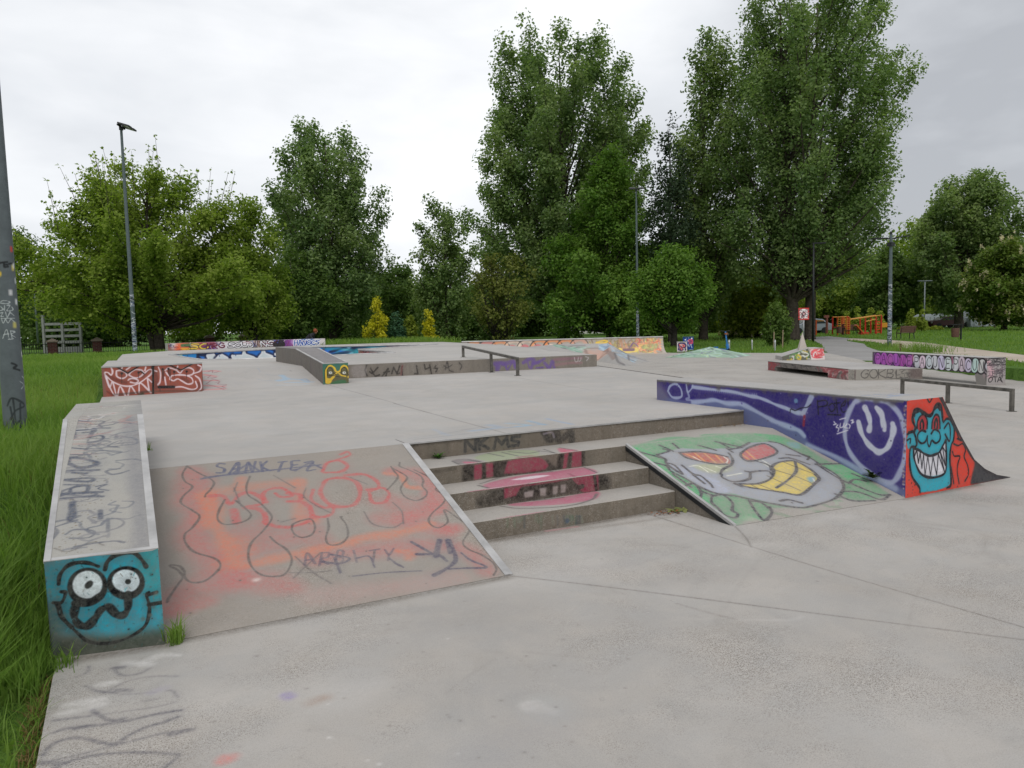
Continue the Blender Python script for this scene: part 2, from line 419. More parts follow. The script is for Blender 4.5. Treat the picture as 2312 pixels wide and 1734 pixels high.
for i in range(46):   # damp patches, scuffs and wheel marks
    x, y = rg.uniform(-1.5, 8), rg.uniform(-5.5, -.5); q = rg.uniform(-.6, .6)+(.3 if i % 2 else 1.9); L = rg.uniform(.3, 1.4)
    P = [(x+3, y+6), (x+3+L*math.cos(q)*.5+rg.uniform(-.06,.06), y+6+L*math.sin(q)*.5), (x+3+L*math.cos(q), y+6+L*math.sin(q))]
    gF.line(spline(P), rg.uniform(.008, .03), rg.choice([(120,114,108),(134,128,122),(150,144,138)]), rg.uniform(.10, .22), 1.0)
for i in range(34):
    x, y = rg.uniform(0, 11), rg.uniform(.4, 5.6); gF.line(spline([(x, y), (x+rg.uniform(-.3,.3), y+rg.uniform(-.2,.2)), (x+rg.uniform(-.5,.5), y+rg.uniform(-.3,.3))]), rg.uniform(.12, .4), rg.choice([(146,142,138),(158,150,140),(205,200,194),(150,148,150)]), rg.uniform(.18, .4), 1.0)
for P in ([(.45,4.12),(.75,4.10),(1.0,4.08)], [(6.86,4.07),(7.3,4.08),(7.9,4.08)], [(1.0,4.1),(2,4.09),(2.95,4.09)], [(3.05,4.86),(4,4.87),(5,4.88)]): gF.line(P, .09, (84,74,62), .7, 1.0)  # contact shadows painted into the floor colour at the feet of ledges, ramp, stairs
for i in range(26): x, y = rg.uniform(.5, 9), rg.uniform(.6, 5); gF.line([(x, y)], rg.uniform(.010, .02), rg.choice([(58,54,52),(96,92,90),(210,205,200)]), .6, .4)
gF.view(60, 1430, 640)
TG = (92, 90, 98)
for P, w, a in (([(420,378),(500,350),(540,310),(535,285)], .014, .7), ([(760,290),(770,330),(820,360),(900,360),(990,340),(1060,300)], .016, .7),
  ([(745,300),(830,292)], .03, .8), ([(510,455),(580,485)], .014, .45), ([(590,492),(690,508),(780,512)], .016, .8), ([(690,505),(800,440),(930,395),(1100,370),(1300,370)], .011, .55),
  ([(780,490),(890,492)], .03, .7), ([(800,525),(950,520),(1120,505)], .010, .5), ([(1010,585),(1140,560)], .018, .35), ([(235,752),(330,738),(540,712)], .016, .8), ([(540,712),(900,665),(1150,625),(1290,590)], .009, .55),
  ([(1210,492),(1260,495),(1300,550)], .012, .7), ([(570,660),(600,690),(680,735),(760,755),(830,735)], .022, .85), ([(225,858),(320,825),(480,805),(700,780),(900,745),(1150,690),(1330,662)], .019, .9),
  ([(430,815),(510,800)], .03, .8), ([(140,1050),(190,985),(260,935),(400,900),(520,910),(640,940),(770,950),(870,885),(1010,815),(1180,765),(1305,720)], .019, .9),
  ([(830,945),(1000,905),(1180,860),(1420,825)], .012, .7), ([(1240,872),(1425,828)], .028, .7), ([(100,1110),(250,1095),(430,1050),(640,1000),(830,945)], .014, .6), ([(110,1115),(330,1120)], .03, .7), ([(230,1170),(330,1115),(560,1055),(780,1030),(1000,1025),(1200,1035),(1310,1050),(1180,1160)], .017, .85)):
    gF.st(P, w, TG, a, .5)
for P in ([(1000,260),(1150,190),(1300,190)], [(500,600),(640,610),(560,640)], [(640,440),(760,420)], [(860,250),(1060,270)], [(300,690),(420,670)], [(340,620),(520,580),(650,560)]):
    gF.st(P, .05, (222, 218, 214), .45, .9)
gF.fill([(1630,1080),(1700,1045),(1830,1040),(1790,1100),(1650,1140)], (206, 128, 120), .8)
gF.st([(1080,510),(1180,470)], .05, (160,152,172), .4, .9)
gF.view(500, 1500, 1000)
gF.fill([(590,315),(660,270),(740,310),(700,355),(620,350)], (150, 138, 178), .9); gF.fill([(840,390),(930,340),(1060,300),(1090,340),(960,380),(870,420)], (150, 118, 98), .6, .02)
rr = random.Random(5)
for i in range(70):
    gF.dot((rr.uniform(-600, 4200), rr.uniform(-700, 1000)), rr.uniform(.004, .011), rr.choice([(70,60,50),(88,78,66),(60,56,54),(235,232,228)]), .8)
gF.view(900, 900, 1750)
gF.st([(870,778),(960,765),(1050,752)], .035, (205,130,140), .7, .8); gF.st([(520,838),(900,790),(1300,738),(1630,690)], .06, (120,112,102), .45, .9)
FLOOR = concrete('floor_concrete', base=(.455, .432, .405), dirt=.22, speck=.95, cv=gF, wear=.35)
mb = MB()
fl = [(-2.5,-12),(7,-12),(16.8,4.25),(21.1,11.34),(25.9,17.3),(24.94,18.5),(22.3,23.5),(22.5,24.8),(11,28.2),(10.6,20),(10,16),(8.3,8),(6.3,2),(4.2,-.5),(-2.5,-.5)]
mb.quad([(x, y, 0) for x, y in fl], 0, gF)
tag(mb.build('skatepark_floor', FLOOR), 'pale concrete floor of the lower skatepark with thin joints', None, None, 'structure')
# ---------------------------------------------------------------- lower deck (z .6)
gD = Canvas('deck_paint', (-2.6, 0, .6), (1, 0, 0), (0, 1, 0), 11, 9, 90, 1.05)
gD.view(900, 900, 1750)
gD.st([(-560,-120),(-80,10),(0,35),(640,207)], .012, JC, .9, .5)
BL = (128, 160, 190)
for P, w, c, a in (([(205,180),(290,215),(240,200)], .05, (150,165,185), .5), ([(60,235),(300,200),(560,150)], .02, (120,128,138), .5), ([(90,240),(420,205),(700,165)], .018, (110,120,132), .6),
  ([(430,190),(560,175)], .09, BL, .6), ([(540,155),(600,170)], .1, BL, .5), ([(640,145),(760,155),(700,165)], .07, (140,178,200), .7), ([(760,130),(860,155)], .06, (120,165,195), .7), ([(640,170),(860,150)], .035, BL, .7), ([(870,118),(1020,152)], .05, (120,160,200), .55), ([(330,185),(560,165),(800,140)], .015, (110,116,126), .5)):
    gD.st(P, w, c, a, .8)
gD.view(1000, 740, 1500)
gD.st([(450,460),(700,492),(1100,560),(1450,615)], .014, (110,104,98), .7, .5); gD.st([(1600,585),(1870,570)], .016, (120,114,108), .8, .5)
DECK = concrete('deck_concrete', base=(.45, .43, .408), dirt=.16, speck=.22, cv=gD, wear=.4)
mb = MB(); P = [(-2.5,.3),(4.37,.3),(4.37,1.5),(5.86,1.5),(7.6,8.35),(7.47,8.6),(1.97,8.95),(1.1,8.95),(1.1,9.2),(-2.42,9.2),(-2.42,7.5)]
P = [(-2.5,.3),(-2.5,0.0),(-.0,0.0),(0,.3)]+P[1:]
mb.prism(P, -.3, .598); top = [(x, y, .6) for x, y in P]; mb.quad(top, 0, gD)
tag(mb.build('lower_deck', DECK), 'smooth pale concrete deck above the stairs', None, None, 'structure')
# bank falling from the deck's right edge to the lower floor
mb = MB(); R0 = [(5.86,1.5),(7.6,8.35)]
mb.quad([(5.86,1.5,.601),(7.6,8.35,.601),(8.6,8.1,-.01),(6.9,1.3,-.01)])
mb.quad([(4.3,1.5,.601),(5.86,1.5,.601),(6.9,1.3,-.01),(4.3,1.3,-.01)])
mb.tube([(5.86,1.5,.598),(7.6,8.35,.598)], .012, 6, 1)
tag(mb.build('deck_bank', [CONC, STEEL_D]), 'sloped concrete side of the deck with a dark joint', None, None, 'structure')
# ---------------------------------------------------------------- left ramp
cR = Canvas('left_ramp_paint', (-2.02, 0, .6), (1, 0, 0), (0, -1.897, -.6), 2.02, 1.99, 280, 1.05)
cR.view(300, 980, 1200)
cR.all((140, 126, 112), .3)
PK, OR, RD = (190, 110, 106), (200, 126, 102), (190, 92, 90)
for P, w, c, a in (([(320,210),(345,270),(320,350),(360,420),(330,560),(400,640),(520,720),(560,800)], .20, PK, .5), ([(230,950),(330,860),(520,810),(720,820),(880,850)], .20, PK, .42), ([(210,985),(420,930)], .10, PK, .35),
  ([(600,560),(700,560),(800,600),(560,660)], .22, PK, .35), ([(1440,210),(1600,230),(1690,330),(1640,430),(1500,480),(1740,540)], .17, PK, .5), ([(1000,690),(1300,650),(1640,620),(1850,650),(1960,760)], .16, PK, .42),
  ([(1450,390),(1620,420),(1380,470)], .2, PK, .35), ([(460,330),(700,290),(900,275)], .12, OR, .4), ([(1000,900),(1400,860),(1800,800)], .16, (190,150,145), .3), ([(900,560),(1050,600),(960,480)], .16, PK, .3),
  ([(410,350),(430,440),(480,540),(530,620),(560,700),(620,730),(760,700),(900,670),(1050,638),(1200,605),(1280,575),(1450,555),(1600,520),(1650,500)], .085, OR, .85), ([(400,340),(440,420),(420,500)], .13, OR, .6), ([(540,600),(600,660),(520,720)], .15, OR, .45),
  ([(900,280),(930,270),(930,450),(1000,480)], .09, OR, .45), ([(1400,220),(1480,230),(1520,290),(1590,300)], .05, OR, .75), ([(600,250),(590,300)], .08, OR, .5), ([(1470,650),(1540,660),(1530,690)], .06, OR, .5), ([(1730,530),(1800,520)], .1, RD, .4), ([(1640,330),(1700,420)], .1, PK, .5)):
    cR.st(P, w, c, min(.8, a*1.3), .85)
for P, w in (([(430,345),(500,345),(540,390),(590,340),(650,325),(720,360),(710,390),(620,410),(690,415),(730,450),(735,490)], .03), ([(740,380),(720,340),(750,310),(820,300),(860,320),(880,345),(820,350),(790,330)], .025), ([(860,330),(930,340),(920,370),(860,375),(940,380),(985,420),(980,480),(880,515),(800,515),(730,490)], .028),
  ([(1000,310),(990,370),(1060,410),(1110,400),(1105,440),(1060,460),(1000,455),(985,400)], .025), ([(1060,270),(1040,330),(1090,390),(1160,405),(1230,390),(1260,330),(1240,270),(1170,245),(1090,250),(1060,270)], .03), ([(1180,230),(1280,225),(1350,260),(1360,300),(1300,310)], .028), ([(1310,320),(1330,380),(1400,375),(1420,330),(1380,300),(1310,320)], .024),
  ([(1050,210),(1080,160),(1150,150),(1190,180),(1150,210),(1060,215)], .026), ([(1150,115),(1190,100),(1200,120),(1110,150)], .02), ([(560,425),(575,490)], .05), ([(730,440),(740,500)], .03)):
    cR.st(P, w*1.2, RD, .82, .5)
OL = (84, 76, 74)
for P in ([(300,180),(275,225),(290,265),(330,295),(280,345),(268,385),(330,425),(370,460),(330,520),(290,555),(290,600),(340,655),(450,690),(485,725),(465,765),(400,815),(330,825),(290,800),(285,765),(260,735),(215,728),(205,735),(240,750),(268,775),(275,800),(240,850),(200,910),(190,935)],
  [(300,180),(370,220),(430,250),(450,275),(430,310),(405,335),(400,350)], [(510,365),(480,420),(470,470),(500,500),(560,500),(630,480),(655,450),(630,420),(590,385),(570,370)],
  [(650,235),(630,290),(640,340),(700,380),(750,430),(770,470),(720,540),(660,600),(640,660),(650,720),(690,770),(750,790),(830,785),(870,740),(880,690),(850,640),(790,600),(760,570)],
  [(1080,470),(1085,520),(1070,580),(1090,615),(1150,610),(1190,570),(1185,510),(1150,460)], [(880,530),(900,560),(940,575),(990,560),(1010,520),(990,475),(940,480),(890,500),(880,530)],
  [(1430,180),(1450,210),(1470,240),(1430,290),(1410,310)], [(1480,160),(1480,180),(1530,200),(1590,230),(1610,260),(1605,290),(1630,320),(1620,350),(1570,370),(1510,350),(1485,310),(1495,280),(1520,250),(1510,230),(1440,190)],
  [(1560,200),(1640,240),(1690,290),(1680,310),(1730,345),(1720,385),(1660,440),(1640,480),(1660,510),(1700,520),(1745,490),(1735,450),(1725,425),(1740,425),(1790,460),(1850,500),(1870,530),(1830,600),(1860,640),(1930,670),(1990,710),(2015,750),(2000,785)]):
    cR.st(P, .015, OL, .72, .6)
for P in ([(870,770),(980,770),(1100,760)], [(900,680),(1000,770),(1100,830)], [(890,800),(1040,660)], [(780,230),(900,300)], [(1200,240),(1300,280)], [(960,300),(950,350),(1020,400),(1100,440)], [(1440,380),(1490,430),(1500,500)], [(580,270),(560,320)], [(820,490),(900,470)], [(560,300),(600,400)], [(1280,430),(1330,500),(1440,520),(1500,490)]):
    cR.st(P, .012, (100, 92, 92), .6, .5)
for P in ([(380,250),(640,205)], [(400,242),(1040,172)], [(560,215),(640,165),(700,205)], [(900,205),(980,160),(1045,190)]):
    cR.st(P, .020, (84, 88, 112), .8, .4, sm=False)
for P, w in (([(1545,600),(1650,660),(1680,680)], .02), ([(1700,590),(1680,680)], .04), ([(1575,668),(1690,672),(1740,705)], .028), ([(1750,590),(1790,690),(1750,740),(1670,785)], .03), ([(1745,590),(1760,660)], .035), ([(1820,660),(1870,700),(1960,740),(1850,745),(1750,750)], .018),
  ([(1100,670),(1200,690),(1150,720),(1050,710)], .018), ([(1150,770),(1120,690)], .02), ([(1240,690),(1310,680),(1340,740)], .014), ([(1420,690),(1460,720),(1500,740)], .016), ([(1220,790),(1400,770),(1600,760)], .010)):
    cR.st(P, w, (82, 78, 96), .8, .4)
cR.fill([(660,812),(690,800),(710,808),(680,820)], (235,225,218), .9)
q0, q1 = cR.px([(470,222), (1040,182)])
word(cR, 'SANKTEZ', q0[0], q0[1], -.15, (q1[0]-q0[0])/7-.045, [((84,88,112), 0)], .022, .85, .045, -.25, (q1[1]-q0[1])/7+.006, .12)
q0, q1 = cR.px([(960,730), (1500,700)])
word(cR, 'ARBITY', q0[0], q0[1], -.12, (q1[0]-q0[0])/6-.04, [((96,84,98), 0)], .017, .6, .04, -.3, (q1[1]-q0[1])/6, .12)
for i in range(40): cR.dot((rr.uniform(200, 2000), rr.uniform(200, 1150)), rr.uniform(.006, .014), (84,76,70), .8)
RAMP = concrete('ramp_concrete', base=(.36, .335, .305), dirt=.3, speck=.75, cv=cR, wear=.28)
t = empty('bank_ramp', (-1, -.9, 0), 'sloped concrete ramp with faded orange and pink flames, left of the stairs', 'skate ramp', 'sloped ramps beside the stairs')
mb = MB(); a, b, c_, d = (-2.01,0,.602), (-.03,0,.602), (-.03,-1.897,.002), (-2.01,-1.897,.002)
mb.quad([d, c_, b, a], 0, cR)
mb.add([(-2.01,0,-.2),(-.03,0,-.2),(-.03,-1.897,-.2),(-2.01,-1.897,-.2),a,b,c_,d], [(0,1,2,3),(0,4,5,1),(1,5,6,2),(2,6,7,3),(3,7,4,0)], 1)
mb.build('ramp_body', [RAMP, CONC_R], t)
def edge_strip(p0, p1, side, w=.045, h=.02, parent=None, name='metal_edge', mat=None):
    p0, p1, side = map(np.array, (p0, p1, side)); d = p1-p0; n = np.cross(side, d); n = n/np.linalg.norm(n)
    n = n if n[2] > 0 else -n
    m = MB(); m.obox((p0+p1)/2+side*w*.30-n*h*.3, d/2, side*w*.28, n*h*.5); m.obox((p0+p1)/2+side*w*.80-n*h*.45, d/2, side*w*.18, n*h*.5)
    return m.build(name, mat or STEEL_L, parent)
edge_strip((-.04,0,.605), (-.04,-1.9,.005), (1.,0,0), .06, .02, t)
# ---------------------------------------------------------------- stairs
def face(name, O, e1, e2, L1, L2, gain=1.3, res=220): return Canvas(name, O, e1, e2, L1, L2, res, gain)
TR = [0, .407, .754, 1.11]
ZS = [.6, .45, .3, .15]
rz = [face('riser%d' % i, (0, -TR[i], ZS[i]-.15), (1,0,0), (0,0,1), 3.9, .15) for i in range(4)]
tr = [None]+[face('tread%d' % i, (0, -TR[i], ZS[i]), (1,0,0), (0,1,0), 3.9, .42, 1.05) for i in (1, 2, 3)]
BK, PN = (20, 17, 18), (140, 50, 74)
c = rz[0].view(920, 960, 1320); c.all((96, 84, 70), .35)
c.st([(0,240),(2300,0),(4300,-170)], .045, (40,34,30), .75, .6)
for P in ([(720,330),(725,190),(850,320),(850,170)], [(880,160),(900,300)], [(1000,150),(900,230),(1010,290)], [(1080,290),(1110,160),(1180,240),(1240,150),(1260,270)], [(1400,140),(1310,150),(1300,190),(1390,210),(1380,250),(1290,260)]):
    c.st(P, .030, (38,42,48), .85, .4, sm=False)
c.st([(1690,90),(1780,180),(1860,100),(1900,190),(2040,90),(2050,200)], .07, (28,27,30), .85, .5); c.st([(1700,110),(1800,90),(1830,150)], .02, (150,140,150), .6)
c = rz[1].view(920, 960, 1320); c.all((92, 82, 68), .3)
for P in ([(700,500),(830,500),(820,680),(690,720)], [(930,470),(980,470),(990,660),(930,680)], [(1070,470),(1230,440),(1250,460),(1180,640),(1080,660)], [(1720,420),(1800,480),(1880,560),(1700,600),(1180,660),(1180,590),(1700,540),(1750,500)], [(1890,370),(1960,350),(1930,560),(1860,580)], [(2010,340),(2060,335),(2040,540),(1980,555)], [(2170,310),(2210,300),(2210,520),(2170,520)]): c.fill(P, BK, .95, .01)
for P in ([(830,500),(930,480),(930,660),(830,690)], [(975,480),(1070,470),(1075,640),(985,660)], [(1250,450),(1400,415),(1560,395),(1650,405),(1720,440),(1765,500),(1720,560),(1450,600),(1200,610)], [(1960,350),(2015,340),(1985,545),(1935,555)], [(2060,330),(2175,310),(2175,515),(2045,535)]): c.fill(P, PN, .92, .008, False)
c.st([(230,600),(600,540)], .03, (60,54,46), .5)
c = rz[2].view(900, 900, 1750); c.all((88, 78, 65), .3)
c.fill([(540,540),(1180,440),(1180,580),(540,660)], BK, .85, .02)
for P in ([(620,525),(1175,437),(1175,550),(1100,565),(1040,520),(1000,478),(720,520),(690,570),(620,590)],): c.fill(P, PN, .95, .008, False)
for P in ([(735,548),(795,538),(790,578),(740,585)], [(828,527),(870,520),(866,572),(830,574)], [(905,515),(938,510),(934,560),(906,566)], [(950,507),(986,500),(980,552),(952,556)]): c.fill(P, (150,142,138), .95, .006, False)
c.st([(1010,480),(1050,520),(1080,515)], .04, BK, .9); c.st([(1150,445),(1165,560)], .03, BK, .8)
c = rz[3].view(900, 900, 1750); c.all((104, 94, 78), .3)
for i in range(26):
    x = rr.uniform(640, 1150); c.st([(x, 690), (x+rr.uniform(-10, 10), 690+rr.uniform(20, 70))], .02, rr.choice([(80,100,80),(120,125,112),(70,78,84),(96,112,92)]), .5, .8)
c.dot((990,718), .04, (52,76,100), .9)
c = tr[1].view(920, 960, 1320)
c.fill([(840,400),(1100,330),(1450,310),(1640,330),(1600,380),(1350,400),(1180,460),(950,440)], (150,162,126), .85, .01)
c.fill([(560,440),(760,420),(1060,480),(820,520),(700,520)], (110,100,102), .7); c.fill([(690,455),(1050,475),(840,505)], (190,92,118), .9)
c.fill([(1880,290),(2050,300),(2190,330),(1960,360)], (190,84,112), .9); c.st([(1240,450),(1400,400),(1620,385),(1730,430)], .03, PN, .9)
for P in ([(560,450),(700,515)], [(760,430),(1000,475)], [(1000,350),(1200,390)], [(1180,340),(1380,385)], [(1700,300),(1850,350)], [(1900,280),(2190,330)], [(1640,320),(1800,340),(1900,370)], [(1260,330),(1500,350),(1640,330)]): c.st(P, .018, (78,76,78), .8)
c.st([(1500,140),(2400,170),(3000,60)], .05, (120,120,112), .35, .9)
c.view(1380, 820, 2312)
GR = (98, 160, 116)
c.fill([(90,450),(180,425),(310,395),(470,395),(500,380),(760,375),(910,390),(1010,430),(1000,500),(90,500)], GR, .75, .02)
c = tr[2].view(900, 900, 1750)
c.fill([(500,505),(700,455),(900,430),(1090,405),(1165,437),(1000,475),(620,528),(560,535)], (180,94,120), .9, .012)
c.fill([(660,478),(780,455),(890,450),(780,472)], (225,215,220), .9); c.st([(470,510),(560,535)], .03, (80,74,76), .8); c.st([(480,500),(640,455),(900,428)], .03, (100,88,92), .7); c.st([(1090,403),(1165,435)], .02, (90,80,84), .8); c.st([(1000,440),(1040,460)], .03, (150,70,95), .8)
c = tr[3].view(900, 900, 1750)
c.fill([(650,620),(900,590),(1160,545),(1155,590),(950,622),(720,632)], (182,98,122), .9, .012); c.st([(600,632),(720,645),(980,632),(1130,595),(1165,560)], .025, (96,88,88), .8); c.st([(790,600),(970,580)], .02, (60,54,56), .7); c.st([(800,596),(960,572)], .012, (220,210,210), .7)
t = empty('concrete_stairs', (1.95, -.55, 0), 'four weathered concrete steps painted with a pink and black mouth', 'stairs')
for i in range(4):
    x1 = 3.884 if i < 2 else 1.998
    y0 = -TR[i]; y1 = .3 if i == 0 else -TR[i-1]-.001; z = ZS[i]
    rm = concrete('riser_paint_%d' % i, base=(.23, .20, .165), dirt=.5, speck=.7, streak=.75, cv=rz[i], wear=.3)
    tm = concrete('tread_paint_%d' % i, base=(.40, .375, .345), dirt=.3, speck=.3, cv=tr[i], wear=.22) if i else DECK
    mb = MB(); z0 = -.2 if i else -.2
    x0 = .004 if i else 0.004
    mb.quad([(x0,y0,z-.15 if i < 3 else -.1),(x1,y0,z-.15 if i < 3 else -.1),(x1,y0,z-.006),(x0,y0,z-.006)], 0, rz[i])
    mb.quad([(x0,y0,z-.006),(x1,y0,z-.006),(x1,y0+.006,z),(x0,y0+.006,z)], 1)
    zt = z+.0015 if i == 0 else z
    mb.quad([(x0,y0+.006,zt),(x1,y0+.006,zt),(x1,y1,zt),(x0,y1,zt)], 1, tr[i] if i else gD)
    mb.quad([(x1,y0,z-.15),(x1,y1,z-.15),(x1,y1,z),(x1,y0,z)], 0)
    mb.build('step', [rm, tm], t)
m = MB(); m.box((0,-.004,.592), (3.884,.014,.606)); m.build('metal_edge', STEEL_L, t)
# ---------------------------------------------------------------- right ramp
t = empty('bank_ramp', (2.95, -1.1, 0), 'sloped concrete ramp painted with a green leaf head and yellow grin, beside the purple ledge', 'skate ramp', 'sloped ramps beside the stairs')
L2 = math.hypot(1.45, .45)
cG = Canvas('right_ramp_paint', (2.0, -.407, .45), (1, 0, 0), (0, -1.45, -.45), 1.9, L2+.12, 280, 1.05)
cG.view(1380, 820, 2312)
def green(c):
    c.fill([(90,450),(180,425),(310,395),(470,395),(500,380),(760,375),(910,390),(1010,430),(1110,500),(1210,560),(1300,600),(1400,650),(1490,715),(1410,742),(1290,740),(1220,705),(1060,770),(860,770),(850,800),(815,835),(740,815),(700,850),(640,875),(560,800)], GR, .8, .02, False)
    for P in ([(90,450),(200,470),(350,600),(470,700),(540,760),(500,700),(330,560),(250,510)], [(1100,545),(1230,545),(1330,600),(1390,640),(1300,640),(1200,590)], [(150,490),(300,560),(480,690),(470,720),(300,600)], [(1245,600),(1330,640),(1290,650)], [(760,378),(910,392),(960,440),(850,410)]): c.fill(P, (84,176,116), .8, .012)
green(cG)
rk = random.Random(8)
for i in range(60):
    x, y = rk.uniform(100, 1450), rk.uniform(385, 830); cG.st([(x, y), (x+rk.uniform(10,50), y+rk.uniform(0,20)), (x+rk.uniform(30,90), y+rk.uniform(4,30))], rk.uniform(.02,.06), rk.choice([(70,150,96),(130,184,142),(60,134,86),(150,190,150)]), .4, .8)
cG.fill([(245,490),(310,470),(370,455),(480,460),(620,455),(690,450),(740,425),(850,420),(900,430),(960,460),(1020,490),(1080,520),(1110,545),(1200,600),(1235,640),(1240,680),(1190,730),(1070,765),(1000,770),(860,745),(700,705),(640,690),(560,690),(480,660),(400,610),(320,570),(300,545),(290,510)], (164,164,176), .92, .01, False)
cG.fill([(300,545),(400,600),(560,690),(640,700),(600,640),(420,560)], (180,186,206), .7, .03)
cG.fill([(365,478),(470,475),(560,485),(620,500),(635,535),(560,535),(470,520),(400,500)], (186,92,78), .92, .008); cG.fill([(695,480),(740,450),(820,430),(880,460),(880,485),(810,510),(735,522),(700,500)], (196,94,96), .92, .008, False)
for P in ([(400,485),(450,505)], [(450,482),(500,522)], [(500,482),(560,530)], [(560,490),(600,530)], [(700,485),(740,515)], [(725,470),(770,510)]): cG.st(P, .022, (226,160,96), .8)
cG.st([(605,500),(625,515),(618,532)], .018, (235,230,220), .9); cG.fill([(440,545),(520,535),(640,540),(630,575),(560,585),(480,570)], (186,190,140), .7, .03)
for P in ([(440,500),(480,520)], [(420,550),(470,548),(520,580)], [(500,555),(560,580)], [(560,548),(620,570)], [(780,512),(855,560)], [(800,510),(870,555)], [(860,590),(905,610)], [(620,600),(700,585)]): cG.st(P, .014, (232,232,214), .85)
cG.fill([(690,642),(790,640),(855,615),(872,572),(862,552),(900,530),(980,525),(1050,560),(1100,600),(1112,625),(1070,665),(1010,705),(920,690),(800,670),(720,655)], (224,198,96), .97, .008, False)
OG = (62, 62, 70)
for P in ([(690,642),(790,640),(855,615),(872,572),(862,552),(900,530),(980,525),(1050,560),(1100,600),(1112,625),(1070,665),(1010,705),(920,690),(800,670),(720,655),(665,640),(700,650)], [(590,590),(600,610),(660,630),(740,615),(752,580),(840,575),(865,600)], [(752,580),(720,575)], [(860,575),(845,545),(780,522),(740,520)], [(985,530),(990,580),(940,630),(885,665)],
  [(245,490),(310,470),(280,460)], [(245,490),(290,512),(300,540),(380,590),(340,545),(290,530)], [(300,545),(320,575),(400,615),(480,660),(560,690),(640,702)], [(365,478),(470,473),(560,485),(625,500)], [(365,478),(400,503),(470,522),(560,538),(620,538)], [(630,480),(650,510),(645,540),(600,565),(585,590)],
  [(640,700),(700,712),(860,748),(1000,772),(1070,767),(1190,732),(1240,685),(1237,645),(1200,600),(1110,545)], [(695,480),(740,450),(820,430),(880,460),(882,485),(810,510),(735,522),(697,500),(695,480)], [(620,455),(650,475)], [(740,425),(690,450),(640,460)], [(850,420),(900,430),(960,460),(1020,490),(1080,520),(1115,548),(1100,545),(1230,545)],
  [(1100,545),(1180,600),(1250,640),(1280,650),(1370,690),(1440,715),(1490,715)], [(1240,690),(1330,700),(1440,740),(1490,715)], [(1200,705),(1290,742),(1410,745)], [(540,705),(600,700),(650,740),(650,780),(680,800),(660,820),(600,800),(575,770),(540,740),(540,705)], [(740,730),(770,780),(820,835),(860,800),(850,765)], [(740,730),(800,740),(850,775)], [(390,655),(440,640),(480,680),(480,720)],
  [(130,470),(210,490),(290,512)], [(180,520),(290,545)], [(240,590),(300,600)], [(300,640),(380,660)], [(330,590),(430,660)], [(380,545),(440,590),(480,600),(530,640),(545,660)], [(440,595),(500,640)], [(905,735),(950,730),(1020,748)], [(900,510),(960,510),(1060,545)], [(940,490),(1010,500)], [(470,440),(560,465)], [(330,430),(360,455)], [(260,440),(330,470)], [(590,430),(640,455)], [(560,420),(700,450)], [(1290,600),(1390,640)], [(1270,650),(1300,630),(1360,640)], [(480,680),(540,700)], [(660,640),(700,655)]):
    cG.st(P, .026, OG, .95, .4)
for P in ([(862,565),(990,608),(1085,650)], [(835,600),(920,640),(1012,682)], [(925,530),(1020,570),(1108,605)], [(790,645),(900,690)], [(740,640),(800,672)]): cG.st(P, .010, (96,84,60), .85, .3)
cG.fill([(1050,615),(1090,612),(1080,640),(1060,636)], (116,170,196), .9); cG.st([(1080,620),(1090,640)], .014, (235,235,235), .9); cG.st([(1090,600),(1112,625),(1080,650)], .026, OG, .9)
cG.st([(1025,490),(1060,505),(1050,520)], .02, (50,48,52), .9); cG.fill([(935,735),(980,735),(970,752),(940,750)], (150,150,160), .3); cG.dot((968,746), .02, OG, .9)
cG.fill([(940,425),(1000,430),(1010,460),(960,450)], (120,172,180), .7)
RAMPG = concrete('green_ramp_concrete', base=(.38, .355, .325), dirt=.2, speck=.35, cv=cG, wear=.34)
mb = MB(); a, b, c_, d = (2.03,-.408,.451), (3.883,-.408,.451), (3.883,-1.93,.002), (2.03,-1.80,.002)
mb.quad([d, c_, b, a], 0, cG)
mb.add([(2.004,-.408,-.1),(3.883,-.408,-.1),(3.883,-1.93,-.1),(2.004,-1.80,-.1),(2.004,-.408,.447),b,c_,(2.004,-1.80,.0)], [(0,1,2,3),(0,4,5,1),(1,5,6,2),(2,6,7,3),(3,7,4,0)], 1)
mb.build('ramp_body', [RAMPG, CONC_R], t)
m = MB(); m.obox((2.016,-1.104,.2265), (0,-.697,-.225), (.014,0,0), (0,.004,.013)); m.build('metal_edge', STEEL_L, t)
m = MB(); m.obox((2.001,-1.10,.197), (0,-.69,-.223), (.004,0,0), (0,.004,.020)); m.build('edge_flange', BLACK, t)
# ---------------------------------------------------------------- sloping hubba ledge at the left
bl, br_ = at(118,1488,0), at(373,1454.6,0); tl, trr = at(96.8,1276,.505), at(355.6,1233.4,.497)
tl[1] = bl[1]-.05; trr[1] = br_[1]+.03
cT = Canvas('ledge_face_paint', (bl[0]-.03, bl[1], -.02), br_-bl, (0,0,1), .57, .55, 500, 1.45)
cT.view(0, 1150, 500, 1420)
cT.fill([(270,360),(1012,240),(1060,800),(900,840),(640,830),(400,790),(330,640)], (38,140,158), .93, .03)
cT.fill([(270,360),(420,340),(400,520),(480,760),(330,760)], (40,100,108), .6, .03)
cT.fill([(860,265),(1012,240),(1045,640),(960,560)], (34,140,140), .7, .04); cT.st([(330,900),(700,880),(1060,840)], .07, (60,72,62), .8, .7)
BKK = (12, 12, 15)
cT.fill(cT.ell(562,495,124,124), BKK, 1, .002); cT.fill(cT.ell(802,480,120,108), BKK, 1, .002)
cT.fill(cT.ell(562,482,93,92), (204,214,226), 1, .002); cT.fill(cT.ell(802,468,88,74,rot=.2), (200,212,222), 1, .002)
cT.fill(cT.ell(570,482,30,20,rot=-.8), BKK, 1, .002); cT.dot((814,474), .026, BKK, 1, .2)
